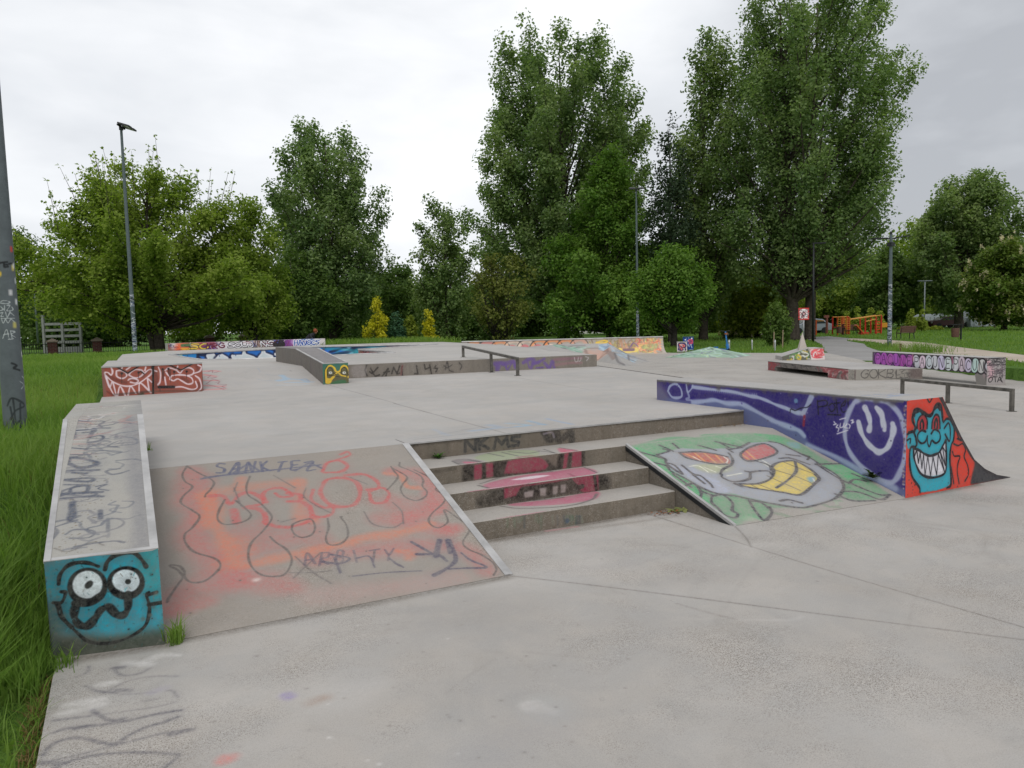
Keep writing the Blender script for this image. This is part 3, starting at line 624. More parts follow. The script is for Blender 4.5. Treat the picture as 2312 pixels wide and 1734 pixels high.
cT.st([(300,870),(500,890),(800,880),(1060,850)], .10, (58,62,52), .75, .8); cT.st([(300,640),(320,760),(330,860)], .08, (60,76,72), .6, .8)
for P, w in (([(385,470),(395,410),(440,355),(500,335),(570,340),(632,365)], .011), ([(672,388),(690,335),(750,292),(850,285),(900,330),(930,378)], .012), ([(505,590),(480,640),(478,700),(510,748),(560,752),(610,700),(640,655),(690,635),(740,680),(785,685),(815,640),(815,555)], .021),
  ([(480,600),(560,610),(640,560)], .018), ([(400,520),(425,530),(400,590),(350,590)], .01), ([(370,600),(400,680),(450,750),(540,840),(640,865),(760,850),(870,800),(935,740),(955,640),(935,560),(950,540)], .009), ([(950,620),(1035,605)], .012), ([(940,560),(1000,540)], .010), ([(380,610),(400,690),(460,760)], .012)):
    cT.st(P, w*1.65, BKK, .95, .3)
rq = random.Random(3)
for i in range(150):
    x, y = rq.uniform(280, 1050), rq.uniform(290, 900); cT.st([(x, y), (x+rq.uniform(-14, 14), y+rq.uniform(-26, 26))], rq.uniform(.0015, .005), rq.choice([(30,62,66),(84,100,98),(24,90,100),(60,150,160),(110,104,96)]), rq.uniform(.3, .7), .6)
for i in range(40):
    x, y = rq.choice([rq.uniform(280, 420), rq.uniform(900, 1050)]), rq.uniform(400, 880); cT.dot((x, y), rq.uniform(.006, .022), rq.choice([(84,92,86),(60,74,74),(104,100,92)]), rq.uniform(.3, .7), .8)
for i in range(60): cT.dot((rr.uniform(290, 1050), rr.uniform(280, 900)), rr.uniform(.002, .007), rr.choice([(24,40,44),(90,100,96),(20,24,26)]), .8)
fm = concrete('ledge_front', base=(.17, .18, .16), dirt=.4, speck=.4, streak=.4, cv=cT, wear=.24)
bR, bL = (-2.005,.26,.985), (-2.525,.26,.985); fR, fL = (-1.985,1.63,.985), (-2.50,1.62,.985)
n_ = np.cross(np.array(trr)-np.array(tl), np.array(bR)-np.array(trr))
cH = Canvas('ledge_top_paint', tl, np.array(trr)-np.array(tl), np.array(bR)-np.array(trr), .53, 3.75, 260, 1.1)
cH.all((150,146,138), .3)
cH.view(0, 800, 500)
DK = (70, 76, 92)
for i, (P, w) in enumerate((([(640,665),(760,655),(860,665),(900,640)], .016), ([(720,690),(730,830)], .035), ([(780,755),(900,750),(960,735),(1090,735)], .02), ([(830,780),(940,770),(940,735),(900,820)], .02), ([(880,830),(1000,810),(1030,835),(960,870),(880,875)], .018), ([(660,1080),(700,1030),(830,1040),(960,1080),(930,1110),(800,1130),(690,1090)], .03), ([(700,1000),(900,1000)], .012), ([(640,1160),(980,1155)], .02),
  ([(620,1250),(900,1235),(920,1260),(840,1270),(650,1255)], .022), ([(640,1300),(900,1305)], .012), ([(700,1390),(710,1340),(800,1315),(880,1320),(850,1380),(730,1390)], .018), ([(545,1400),(760,1385),(1010,1375)], .026), ([(600,1440),(850,1420),(1020,1420)], .02), ([(960,1320),(1060,1300),(980,1340),(1080,1360)], .010), ([(720,1480),(720,1600),(700,1659)], .03), ([(1000,1560),(1000,1640)], .022), ([(700,930),(870,945)], .014), ([(730,1180),(860,1190)], .02), ([(560,1420),(660,1390)], .03))):
    cH.st(P, w*1.25, DK, .95, .45)
for i in range(30):
    y = rr.uniform(480, 1050); cH.st([(640, y), (760, y+rr.uniform(-12, 12)), (900+rr.uniform(-60, 120), y+rr.uniform(-16, 10))], .012, rr.choice([(170,130,124),(184,150,146),(120,112,116),(214,208,206)]), .5, .6)
cH.st([(1290,640),(1330,900),(1370,1200),(1400,1659),(1420,2100)], .10, (110,110,118), .55, .8)
for i in range(260):
    y = rr.uniform(.05, 2.2); cH.line([(.05+abs(rr.gauss(0, .09)), y)], rr.uniform(.004, .012), rr.choice([(96,84,64),(120,104,80),(70,64,56)]), .8)
cH.view(0, 1150, 500, 1420); cH.st([(420,160),(480,130),(600,140),(570,180),(450,185)], .014, DK, .7); cH.st([(350,250),(440,270),(590,210),(660,230)], .010, (96,90,84), .7); cH.st([(690,60),(690,140)], .02, DK, .6)
scrib(cH, 46, [DK, (104,104,112), (84,90,104)], .016, .10, .75, 21, (.07, .1, .32, 2.3)); scrib(cH, 26, [(164,116,110),(130,120,124),(214,208,206),(110,104,108)], .02, .16, .6, 22, (.06, 1.7, .48, 3.4)); cH.line(spline([(.44,2.2),(.42,2.9),(.40,3.6)]), .2, (120,120,124), .5, .9)
hm = concrete('ledge_top', base=(.44, .43, .40), dirt=.35, speck=.95, cv=cH, wear=.22)
mb = MB(); bs = (-2.01,.26,-.2); side = CONC_D
V = [tuple(bl+[0,0,-.2]), tuple(br_+[0,0,-.2]), (-1.985,1.63,-.2), (-2.5,1.62,-.2), tuple(tl), tuple(trr), bR, bL, fR, fL]
mb.quad([tl, trr, bR, bL], 1, cH); mb.quad([bL, bR, fR, fL], 1, cH)
mb.quad([bl-[0,0,.02], br_-[0,0,.02], trr, tl], 0, cT)
mb.add(V, [(1,2,8,6,5),(2,3,9,8),(3,0,4,7,9)], 3)
t = empty('hubba_ledge', (-2.26, -.8, 0), 'sloping concrete ledge with a turquoise goggle-eyed face on its front, by the grass', 'skate ledge')
mb.build('ledge_body', [fm, hm, CONC_L, side], t)
m = MB(); up = np.array((0,0,.004))
def strip(m, p0, p1, inw, w=.05, th=.012):
    p0, p1, inw = np.array(p0), np.array(p1), np.array(inw); d = p1-p0; n = np.cross(d, inw); n /= np.linalg.norm(n); n = n if n[2] > 0 else -n
    m.obox((p0+p1)/2+inw*w/2*.86-n*th*.2, d/2, inw*w/2, n*th/2)
strip(m, trr, bR, (-1.,0,0), .04); m.build('metal_edge', STEEL_L, t)
m = MB(); strip(m, tl, bL, (1.,0,0), .03); m.build('metal_edge', STEEL_L, t)
m = MB(); strip(m, np.array(tl)+[.03,.002,0], np.array(trr)-[.035,-.002,0], (0,.95,.2), .030); m.build('metal_edge', STEEL_L, t)
# ---------------------------------------------------------------- purple ledge
X0, X1, ZP = 3.886, 4.385, .858
cP = Canvas('purple_paint', (X0, 1.52, -.02), (0,-1,0), (0,0,1), 3.46, .9, 220, 1.05)
cP.view(1380, 820, 2312); cP.all((50, 38, 116), .99)
LB = (136, 152, 190)
cP.view(1450, 830, 1900)
cP.fill([(160,230),(230,260),(300,330),(560,385),(700,358),(800,350),(940,385),(1080,385),(1180,420),(1400,540),(1480,580),(1640,640),(1740,680),(1800,740),(1830,800),(1850,850),(1800,1100),(900,1000),(100,700)], (112,124,162), .85, .02)
cP.st([(560,385),(700,370),(800,360),(940,395),(1080,400),(1180,440),(1400,560),(1480,600),(1640,660),(1740,700),(1800,760)], .05, (176,188,216), .9, .6)
cP.fill([(150,140),(260,230),(290,340),(160,360)], (110,102,130), .7, .03)
cP.st([(560,215),(760,240),(1000,268),(1180,312),(1280,330),(1380,365),(1480,410),(1600,452),(1700,490),(1790,505)], .035, (184,194,220), .9, .5)
for i in range(30):
    x = 600+i*23; cP.st([(x, 205+(x-600)*.13), (x+6, 240+(x-600)*.14)], .014, (170,180,206), .5)
cP.st([(1785,510),(1840,400),(1890,300)], .05, (176,186,212), .9, .35); cP.st([(1600,455),(1720,500),(1790,505)], .045, (176,186,212), .8, .4)
cP.st([(285,260),(310,205),(370,180),(425,230),(440,310),(400,335),(330,325),(285,260)], .03, (170,180,210), .9); cP.st([(490,190),(505,270),(550,230),(560,195)], .025, (170,180,210), .85); cP.st([(500,260),(520,330),(490,350),(550,365)], .03, (170,180,210), .7)
cP.st([(1800,540),(1790,640)], .03, (150,44,66), .8); cP.dot((1705,370), .05, (120,160,190), .8)
cP.st([(1640,500),(1650,460),(1700,475),(1760,450),(1830,440),(1870,410)], .01, (24,20,40), .9)
cP.view(1380, 820, 2312)
cP.fill([(1045,425),(1120,455),(1200,490),(1400,600),(1440,625),(1500,650),(1560,670),(1585,690),(1585,740),(1500,720),(1000,470)], (112,124,162), .85, .015)
cP.st([(1050,440),(1200,500),(1400,612),(1520,670)], .05, (168,180,210), .85, .7)
for P in ([(1105,200),(1110,275)], [(1105,205),(1150,200),(1155,225),(1110,235)], [(1165,230),(1185,215),(1200,240),(1180,260),(1165,240)], [(1205,195),(1212,265)], [(1195,215),(1225,212)], [(1232,225),(1255,200),(1250,225),(1230,235),(1240,262),(1262,255)], [(1268,195),(1270,240)], [(1160,275),(1230,278)]): cP.st(P, .010, (14,10,34), .98)
cP.view(1880, 840, 2312)
cP.st([(250,350),(180,480),(142,650),(150,800),(210,950),(330,1090),(480,1200),(640,1275),(720,1250),(790,1130),(835,950),(845,800),(820,620),(760,470),(640,360),(480,315),(330,310),(250,350)], .046, (178,184,212), .95, .5)
for P in ([(372,412),(412,500),(432,600),(420,672)], [(505,412),(560,480),(582,580),(597,668)]): cP.st(P, .052, (206,208,224), 1, .3)
cP.st([(298,580),(330,700),(400,820),(480,895),(540,925),(630,875),(680,760),(702,660),(692,600)], .052, (204,206,222), 1, .3)
for P in ([(15,575),(30,595),(10,610),(40,600)], [(60,610),(40,640),(70,650),(60,690)], [(90,590),(85,640),(120,630),(130,590)], [(130,640),(150,620),(165,600),(140,640),(175,650)], [(180,600),(200,620),(190,650)], [(210,560),(235,555),(225,580),(245,575),(220,590)], [(50,715),(175,672)], [(80,550),(110,540),(150,530)]): cP.st(P, .010, (228,226,236), .95, .2)
for i in range(90):
    cP.line([(rr.uniform(0, 3.4), rr.uniform(.05, .86))], rr.uniform(.004, .02), rr.choice([(84,70,150),(30,22,66),(150,150,176),(90,84,110)]), .6, .6)
for i in range(60): cP.line([(rr.uniform(0, 3.4), .86+rr.uniform(-.02, .02)) for _ in range(1)], rr.uniform(.02, .08), (84,80,84), .5, .7)
cP.line([(0,.868),(3.4,.868)], .025, (120,116,112), .8, .6)
for i in range(60): cP.line([(3.425+rr.uniform(-.012, .012), rr.uniform(0, .85))], rr.uniform(.01, .022), rr.choice([(150,120,130),(110,90,120),(180,170,170)]), .8)
pm = concrete('purple_wall', base=(.24, .23, .22), dirt=.2, speck=.2, cv=cP, wear=.10)
YF = -1.921
cE = Canvas('red_face_paint', (X0, YF, -.02), (1,0,0), (0,0,1), 1.7, .9, 300, 1.35)
cE.view(1880, 840, 2312); cE.all((204, 58, 42), .97)
cE.fill([(930,480),(1000,440),(1050,480),(1110,510),(1165,440),(1230,410),(1265,470),(1275,570),(1320,540),(1370,570),(1402,640),(1395,780),(1372,850),(1355,1000),(1365,1290),(1320,1330),(1200,1370),(1010,1395),(995,1330),(920,1220),(885,1060),(900,880),(870,890),(850,790),(880,700),(930,690),(955,580)], (48,156,174), 1, .006, False)
cE.fill([(980,640),(985,570),(1015,510),(1060,492),(1090,560),(1088,660),(1010,685)], (182,46,52), 1, .005); cE.fill([(1148,660),(1155,560),(1195,492),(1232,520),(1238,650),(1190,670)], (182,46,52), 1, .005)
cE.fill([(935,880),(1000,905),(1120,965),(1230,925),(1270,850),(1305,800),(1312,1000),(1302,1150),(1200,1200),(1100,1200),(1020,1170),(970,1080),(940,980)], (208,206,212), 1, .006)
KE = (20, 22, 30)
for P, w in (([(940,500),(945,445),(1000,432),(1050,470),(1110,505),(1150,485),(1180,410),(1210,370),(1250,395),(1265,470),(1272,560)], .030), ([(930,480),(925,560),(955,640),(945,690)], .026), ([(960,470),(1010,455),(1040,480)], .02), ([(1180,430),(1215,405),(1240,440)], .02),
  ([(975,650),(980,580),(1010,515),(1060,490),(1092,560),(1092,650)], .018), ([(1145,650),(1155,560),(1190,495),(1230,520),(1242,650)], .018), ([(1015,650),(1015,590),(1035,560),(1050,600),(1048,650)], .022), ([(1178,640),(1182,580),(1200,545),(1212,600),(1208,645)], .022),
  ([(1075,690),(1030,675),(985,720),(990,790),(1030,825),(1075,800),(1095,740)], .018), ([(1140,710),(1180,665),(1235,700),(1240,780),(1195,822),(1150,790)], .018), ([(1092,760),(1100,830),(1120,860),(1140,800)], .016),
  ([(935,880),(1000,905),(1060,945),(1120,968),(1180,955),(1235,925),(1275,850),(1308,790)], .022), ([(935,880),(940,980),(970,1085),(1020,1175),(1100,1215),(1200,1215),(1300,1160),(1314,1000),(1310,800)], .022), ([(880,700),(930,690)], .024), ([(860,720),(930,690),(970,800),(960,860),(900,880),(890,1050),(920,1210),(1000,1330),(1010,1390)], .022), ([(860,790),(900,770),(895,820)], .016),
  ([(1280,580),(1320,540),(1370,560),(1405,640),(1398,780),(1370,850),(1355,1000),(1368,1290),(1320,1340)], .022), ([(1290,650),(1340,590),(1360,680),(1350,800),(1300,720)], .016), ([(1420,640),(1460,770),(1500,780)], .012)): cE.st(P, w, KE, .97, .25)
cE.st([(940,990),(972,900),(992,1050),(1012,930),(1032,1110),(1050,950),(1068,1195),(1100,975),(1132,1198),(1160,980),(1202,1190),(1222,950),(1292,1150),(1240,910),(1302,1080),(1270,860),(1308,930)], .012, KE, .97, .2, sm=False)
for P in ([(1385,920),(1405,970),(1470,975),(1450,1050),(1440,1150),(1462,1290)], [(1400,830),(1450,850),(1505,830),(1535,900),(1520,980),(1560,1080),(1570,1180),(1530,1260)], [(1370,1100),(1400,1290)], [(1480,700),(1500,790),(1440,770)], [(1320,470),(1340,430)], [(1090,300),(1120,350),(1150,300)]): cE.st(P, .014, KE, .95, .25)
cE.fill([(1640,1020),(1660,1000),(1800,1150),(2060,1215),(1640,1300),(1600,1250),(1640,1080)], (58,58,62), 1, .01)
cE.st([(1245,285),(1400,590),(1520,800),(1640,1010),(1760,1120),(1900,1190),(2060,1212)], .045, (48,46,50), .95, .35)
for i in range(40): cE.line([(rr.uniform(0, 1.2), rr.uniform(.02, .2))], rr.uniform(.004, .012), KE, .7)
em = concrete('red_face', base=(.2, .19, .18), dirt=.1, speck=.15, cv=cE, wear=.17)
prof = [(X1, ZP)]
for q in ((1490,745), (1640,1010), (1760,1117), (1900,1188), (2055,1213)):
    d = ray(1880+q[0]*432/2212, 840+q[1]*432/2212); tt = (YF-CAM[1])/d[1]; p = CAM+d*tt; prof.append((p[0], max(p[2], .004)))
mb = MB(); YB = 1.5; base = [(X0,-.15),(prof[-1][0],-.15)]
poly = [(X0,ZP)]+prof+[(prof[-1][0],-.15),(X0,-.15)]
mb.quad([(x, YF, z) for x, z in poly[::-1]], 1, cE)
mb.quad([(X0,YF,-.02),(X0,YF,ZP),(X0,YB,ZP),(X0,YB,-.02)], 0, cP)
cL = Canvas('ledge_lip_tag', (X0, YF, ZP), (1,0,0), (0,1,0), .5, 1.2, 200, 1.1)
cL.view(1880, 840, 2312); cL.st([(640,290),(800,260)], .03, (130,150,180), .6); word(cL, 'TRK', .08, .25, .25, .1, [((120,140,172), 0)], .025, .7)
lm = concrete('ledge_lip', base=(.43, .415, .40), dirt=.2, speck=.3, cv=cL, wear=.3)
mb.quad([(X0,YF,ZP),(X1,YF,ZP),(X1,YB,ZP),(X0,YB,ZP)], 2, cL)
mb.quad([(x, YB, z) for x, z in poly], 3)
for (xa, za), (xb, zb) in zip(prof[:-1], prof[1:]): mb.quad([(xa,YF,za),(xb,YF,zb),(xb,YB,zb),(xa,YB,za)], 3)
t = empty('ledge', (4.15, -.2, 0), 'long purple ledge with a white smiley and a red grinning face on its end', 'skate ledge')
mb.build('ledge_body', [pm, em, lm, CONC_L], t)
m = MB(); strip(m, (X0,YF,ZP), (X0,YB,ZP), (1.,0,0), .02, .008); m.build('metal_edge', STEEL, t)
# ---------------------------------------------------------------- upper platform (z .87) with the bowl opening
ZU = .87
BOWL = [(-.67,21.6),(-.45,17.5),(-.25,15),(.4,14.3),(1.82,13.85),(3.4,14.3),(4.87,14.6),(5.07,19.0),(9.3,22.3),(5.45,25.0),(2.94,23.9)]
UPO = [(-2.42,9.2),(1.62,9.2),(1.62,8.83),(7.47,8.22),(8.12,11.41),(9.31,14.75),(10.4,19.5),(11.2,26.4),(9.6,28.2),(6.4,28.4),(-.3,27.2),(-2.03,24.2)]
mb = MB(); j = UPO.index((-2.03,24.2))
ring = UPO[:j+1]+[BOWL[0]]+BOWL[1:]+[BOWL[0]]+[UPO[j]]
# keyhole outline: outer loop counter-clockwise, inner loop clockwise
inner = [BOWL[0]]+BOWL[1:]
area = sum(a[0]*b[1]-b[0]*a[1] for a, b in zip(inner, inner[1:]+inner[:1]))
if area > 0: inner = [inner[0]]+inner[:0:-1]
ring = UPO[:j+1]+inner+[inner[0], UPO[j]]
mb.quad([(x, y, ZU) for x, y in ring])
n = len(UPO)
for i in range(n):
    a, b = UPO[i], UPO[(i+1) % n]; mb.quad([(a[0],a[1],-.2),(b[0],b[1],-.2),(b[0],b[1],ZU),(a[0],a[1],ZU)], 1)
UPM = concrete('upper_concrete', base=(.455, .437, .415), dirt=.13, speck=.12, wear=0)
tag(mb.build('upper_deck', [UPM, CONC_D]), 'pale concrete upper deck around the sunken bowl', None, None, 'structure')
# painted front wall of the upper deck
p0, p1 = np.array((1.62,8.822,.6)), np.array((7.49,8.205,.6))
cW = Canvas('pad_wall_paint', p0, p1-p0, (0,0,1), 5.91, .29, 170, 1.5)
cW.view(560, 770, 1000); cW.all((118,110,102), .3)
for P in ([(1345,275),(1325,330),(1350,395)], [(1390,310),(1440,400),(1490,385)], [(1380,350),(1410,370),(1470,300)], [(1520,400),(1590,310),(1560,400)], [(1540,360),(1600,345)], [(1630,370),(1650,300),(1690,370),(1720,280)], [(1690,375),(1720,365)], [(1745,290),(1750,400)], [(1910,280),(1925,370),(1890,370)], [(2000,270),(2010,320),(2060,300)], [(2130,280),(2110,310),(2150,310),(2130,350)], [(2060,270),(2080,370)]): cW.st(P, .032, (30,28,30), .95, .35, sm=False)
cW.st([(1750,280),(1735,380)], .04, (120,60,64), .6); cW.fill([(1180,290),(1330,280),(1330,400),(1190,410)], (150,144,142), .6, .02)
cW.view(1000, 740, 1500)
for P in ([(10,380),(40,400),(90,370)], [(20,420),(40,340),(60,420),(100,440)], [(160,350),(185,380),(170,420)]): cW.st(P, .025, (46,44,46), .85)
PU = (92, 66, 140)
for P, w in (([(520,360),(545,370),(540,430)], .09), ([(570,350),(620,360),(700,340),(720,400)], .07), ([(620,350),(640,420),(680,360)], .03), ([(800,350),(870,310),(900,330),(880,400)], .07), ([(900,360),(960,340),(1010,310)], .05), ([(1010,350),(1060,400),(1090,340),(1110,400)], .06), ([(930,400),(1000,395)], .03), ([(840,330),(860,400)], .03)): cW.st(P, w*1.2, PU, .85, .6)
cW.st([(1110,320),(1240,310),(1380,300)], .07, (140,84,110), .5, .8); cW.st([(1120,370),(1280,350),(1380,350)], .06, (150,100,112), .45, .8)
for P in ([(1310,300),(1320,340),(1340,335)], [(1350,300),(1345,330),(1370,330),(1375,300)], [(1420,290),(1450,300),(1430,330)]): cW.st(P, .015, (190,184,186), .8)
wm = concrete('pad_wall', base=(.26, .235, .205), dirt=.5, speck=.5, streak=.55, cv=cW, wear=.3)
mb = MB(); e = (p1-p0)/np.linalg.norm(p1-p0); nrm = np.array((e[1], -e[0], 0))
q0, q1 = p0+nrm*.012, p1+nrm*.012
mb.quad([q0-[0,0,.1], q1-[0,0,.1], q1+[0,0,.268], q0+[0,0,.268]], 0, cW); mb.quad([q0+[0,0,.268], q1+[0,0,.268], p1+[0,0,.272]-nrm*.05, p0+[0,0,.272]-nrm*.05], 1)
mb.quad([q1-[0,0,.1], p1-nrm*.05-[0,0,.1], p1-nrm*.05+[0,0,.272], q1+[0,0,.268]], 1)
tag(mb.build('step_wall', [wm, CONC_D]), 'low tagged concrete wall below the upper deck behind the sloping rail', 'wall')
# bank with faded red flames between the red ledge and the yellow-faced ledge
cB = Canvas('bank_paint', (-.93,7.5,.6), (1,0,0), (0,1.7,.27), 2.1, 1.73, 160, 1.1)
cB.view(200, 770, 620)
for P in ([(1375,360),(1470,355),(1550,360)], [(1375,400),(1500,420)], [(1375,470),(1520,470)], [(1380,530),(1600,540)], [(1375,580),(1600,570)]): cB.st(P, .10, (200,120,120), .8, .8)
for P in ([(1420,370),(1470,350),(1480,380),(1550,365),(1500,375)], [(1370,430),(1450,410),(1420,440),(1520,430),(1460,450)], [(1400,510),(1480,460),(1560,480)], [(1500,500),(1560,485),(1540,510),(1640,520),(1590,540),(1630,560)], [(1420,520),(1500,540),(1610,575)]): cB.st(P, .018, (140,80,90), .95, .5)
cB.view(560, 770, 1000)
for P, w, c in (([(380,390),(430,430),(350,450)], .10, (140,172,196)), ([(200,380),(300,390),(420,385)], .02, (140,150,160)), ([(100,430),(200,450),(330,440)], .02, (150,158,168)), ([(440,430),(600,440),(680,470)], .05, (140,168,190)), ([(420,470),(560,470),(740,465)], .05, (150,176,196)), ([(600,440),(650,430),(700,460)], .03, (120,150,180)), ([(0,310),(100,300),(140,350)], .02, (150,158,170)), ([(480,335),(490,345)], .03, (140,136,132)), ([(330,500),(560,500),(700,490)], .03, (160,176,186))): cB.st(P, w*1.2, c, .8, .7)
bm = concrete('bank_concrete', base=(.45, .43, .41), dirt=.12, speck=.2, cv=cB, wear=.25)
mb = MB(); mb.quad([(-.93,7.5,.601),(1.12,7.5,.601),(1.12,9.2,.871),(-.93,9.2,.871)], 0, cB); mb.add([(-.93,7.5,.3),(1.12,7.5,.3),(1.12,9.2,.3),(-.93,9.2,.3),(-.93,7.5,.601),(1.12,7.5,.601),(1.12,9.2,.868),(-.93,9.2,.868)], [(0,1,2,3),(0,4,5,1),(1,5,6,2),(3,7,4,0)], 1)
tag(mb.build('flame_bank', [bm, CONC]), 'low concrete bank with faded red flames beside the brown-red ledge', 'skate ramp')
# ---------------------------------------------------------------- brown-red ledge
cK = Canvas('red_box_paint', (-2.42,7.548,.58), (1,0,0), (0,0,1), 1.52, .52, 300, 1.45)
cK.view(200, 770, 620); cK.all((146, 74, 60), .97)
BR = (96, 50, 46)
for P, w in (([(210,400),(320,460),(440,495)], .05), ([(510,440),(570,480)], .05), ([(790,360),(810,440),(800,560)], .05), ([(880,340),(890,440)], .03), ([(950,340),(960,420)], .03), ([(1290,300),(1310,360)], .06), ([(1110,440),(1180,480)], .05), ([(1310,500),(1320,570)], .05), ([(700,360),(640,430)], .03), ([(220,600),(330,640),(700,600)], .04)): cK.st(P, w, BR, .6, .8)
WH = (216, 200, 206)
for P in ([(265,310),(285,360),(270,405),(230,375),(195,375),(195,400),(240,445),(300,490),(400,530),(500,535),(600,500),(680,445),(740,395),(758,350),(720,340),(660,385)], [(330,360),(338,420),(400,445),(450,420),(445,385),(390,350),(330,355)], [(480,400),(510,365),(560,340),(630,348),(652,385),(600,430),(540,435),(480,405)],
  [(470,465),(500,447),(560,450),(592,475),(560,500),(500,490)], [(200,420),(230,500),(290,620),(330,655)], [(210,425),(250,550),(285,490),(330,650)], [(345,650),(375,540),(440,655)], [(470,640),(500,540),(562,620)], [(600,610),(615,500),(740,612)], [(700,450),(720,585)], [(710,450),(752,490)], [(400,310),(390,340)], [(500,305),(450,340)], [(680,310),(670,350)],
  [(830,310),(855,380),(850,480),(825,520)], [(910,350),(960,320),(1040,345),(1090,380),(1130,330),(1200,318),(1250,350),(1235,395),(1180,410)], [(920,370),(950,410),(970,430)], [(990,410),(970,450),(1010,472),(1060,450),(1110,475),(1180,512),(1238,495),(1225,440),(1160,410),(1080,402),(1000,410)], [(1250,385),(1320,360),(1342,310),(1300,285)], [(1270,412),(1320,455),(1342,550),(1300,600)], [(1272,480),(1290,550),(1225,577),(1110,545),(1020,550)], [(905,430),(920,520)], [(1060,300),(1050,330)], [(780,350),(810,360)]): cK.st(P, .024, WH, .9, .6)
for P, w in (([(338,310),(465,382),(600,298)], .014), ([(950,280),(1100,345),(1242,268)], .014), ([(620,360),(660,390)], .012), ([(768,285),(768,630)], .022), ([(770,290),(760,320)], .03)): cK.st(P, w*1.35, (22,18,20), 1, .25, sm=False)
for x, y in ((395,385),(595,375),(880,335),(950,330),(1018,367),(1166,362)): cK.dot((x, y), .034, (30,24,28), .95); cK.st([(x-2, y), (x, y+60+rr.uniform(0, 60))], .006, (40,30,32), .9)
for i in range(9): x = rr.choice((880, 895, 945, 960, 975)); cK.st([(x, 340), (x, 340+rr.uniform(60, 160))], .007, (60,36,36), .7)
cK.st([(838,548),(1012,546)], .045, (32,26,30), .95, .3, sm=False); cK.st([(850,560),(850,600)], .006, (40,30,32), .8); cK.st([(300,640),(760,600),(1340,590)], .03, (70,58,52), .5, .9); cK.st([(600,650),(640,630)], .05, (50,58,44), .8, .8)
cK.st([(160,310),(190,640)], .05, (120,90,84), .7, .8); cK.st([(1355,262),(1360,600)], .02, (90,70,66), .8)
km = concrete('brown_red_face', base=(.22,.2,.18), dirt=.25, speck=.2, streak=.25, cv=cK, wear=.15)
mb = MB(); mb.quad([(-2.40,7.548,.58),(-.91,7.548,.58),(-.91,7.548,1.083),(-2.40,7.548,1.083)], 0, cK)
mb.add([(-2.40,7.548,.2),(-.91,7.548,.2),(-.91,10.5,.2),(-2.34,10.5,.2),(-2.40,7.548,1.083),(-.91,7.548,1.083),(-.91,10.5,1.083),(-2.34,10.5,1.083)], [(4,5,6,7)], 1)
mb.add([(-.91,7.548,.2),(-.91,10.5,.2),(-.91,10.5,1.083),(-.91,7.548,1.083)], [(0,1,2,3)], 2); mb.add([(-2.40,7.548,.2),(-2.34,10.5,.2),(-2.34,10.5,1.083),(-2.40,7.548,1.083)], [(0,3,2,1)], 2); mb.add([(-.91,10.5,.2),(-2.34,10.5,.2),(-2.34,10.5,1.083),(-.91,10.5,1.083)], [(0,1,2,3)], 2)
t = empty('ledge', (-1.65, 9, .6), 'low wide ledge with two white-lined faces on its brown-red front', 'skate ledge'); mb.build('ledge_body', [km, UPM, CONC_D], t)
m = MB(); m.box((-2.402,7.54,1.066), (-.908,7.556,1.088)); m.build('metal_edge', STEEL_L, t)
# ---------------------------------------------------------------- yellow-faced hubba on the bank
cY = Canvas('yellow_paint', (1.09,7.47,.58), (1,0,0), (0,0,1), .5, .44, 400, 1.5)
cY.view(560, 770, 1000); cY.all((38, 96, 86), .95)
YW = (206, 170, 50)
cY.fill([(885,470),(890,330),(940,285),(1000,345),(1040,340),(1095,285),(1150,320),(1150,470)], (92, 80, 50), .85, .01)
for P in ([(890,470),(886,350),(905,295),(942,280),(980,305),(1002,345),(1042,342),(1060,300),(1095,280),(1135,305),(1148,360),(1140,410)],): cY.st(P, .030, YW, 1, .25)
cY.fill([(882,482),(885,420),(930,425),(960,400),(1000,392),(960,440),(935,482)], YW, .95, .004); cY.st([(985,385),(1020,360),(1060,388),(1110,400)], .022, YW, .95, .3)
cY.fill([(960,465),(1060,440),(1120,455),(1090,482),(960,486)], (48,100,66), .9, .008)
for P in ([(905,392),(900,330),(930,302),(958,325),(968,362),(998,385),(902,396)], [(1062,375),(1060,325),(1085,300),(1115,312),(1128,365),(1142,388),(1065,378)], [(990,400),(1040,408)], [(875,470),(874,340),(900,285)], [(1158,420),(1160,330),(1130,285)]): cY.st(P, .009, (24,24,20), .97, .3)
for x in (938, 1094): cY.fill(cY.ell(x, 360, 20, 15), (205,205,196), 1, .003); cY.dot((x+2, 360), .013, (14,14,14), 1)
ym = concrete('yellow_face', base=(.2,.2,.18), dirt=.3, speck=.3, streak=.3, cv=cY, wear=.2)
zt0, zt1 = .98, 1.205
A0, A1, A2 = 7.48, 9.75, 12.0
cYs = Canvas('hubba_side', (1.10,A0,.58), (0,1,0), (0,0,1), 4.6, .66, 90, 1.4)
for i in range(150): x = rr.uniform(0, 4.5); y = rr.uniform(.02, .6); cYs.line([(x, y), (x+rr.uniform(-.02,.02), max(0, y-rr.uniform(.05,.3)))], rr.uniform(.01,.04), rr.choice([(70,66,66),(120,112,108),(110,90,104),(90,86,84)]), .35, .8)
sm_ = concrete('hubba_side_concrete', base=(.20,.185,.17), dirt=.4, speck=.4, streak=.5, cv=cYs, wear=.3)
mb = MB(); x0, x1 = 1.095, 1.56
mb.quad([(x0,A0,.5),(x1,A0,.5),(x1,A0,zt0),(x0,A0,zt0)], 0, cY)
mb.quad([(x0,A0,.5),(x0,A0,zt0),(x0,A1,zt1),(x0,A2,zt1),(x0,A2,.5)], 1, cYs); mb.quad([(x1,A0,.5),(x1,A2,.5),(x1,A2,zt1),(x1,A1,zt1),(x1,A0,zt0)], 1)
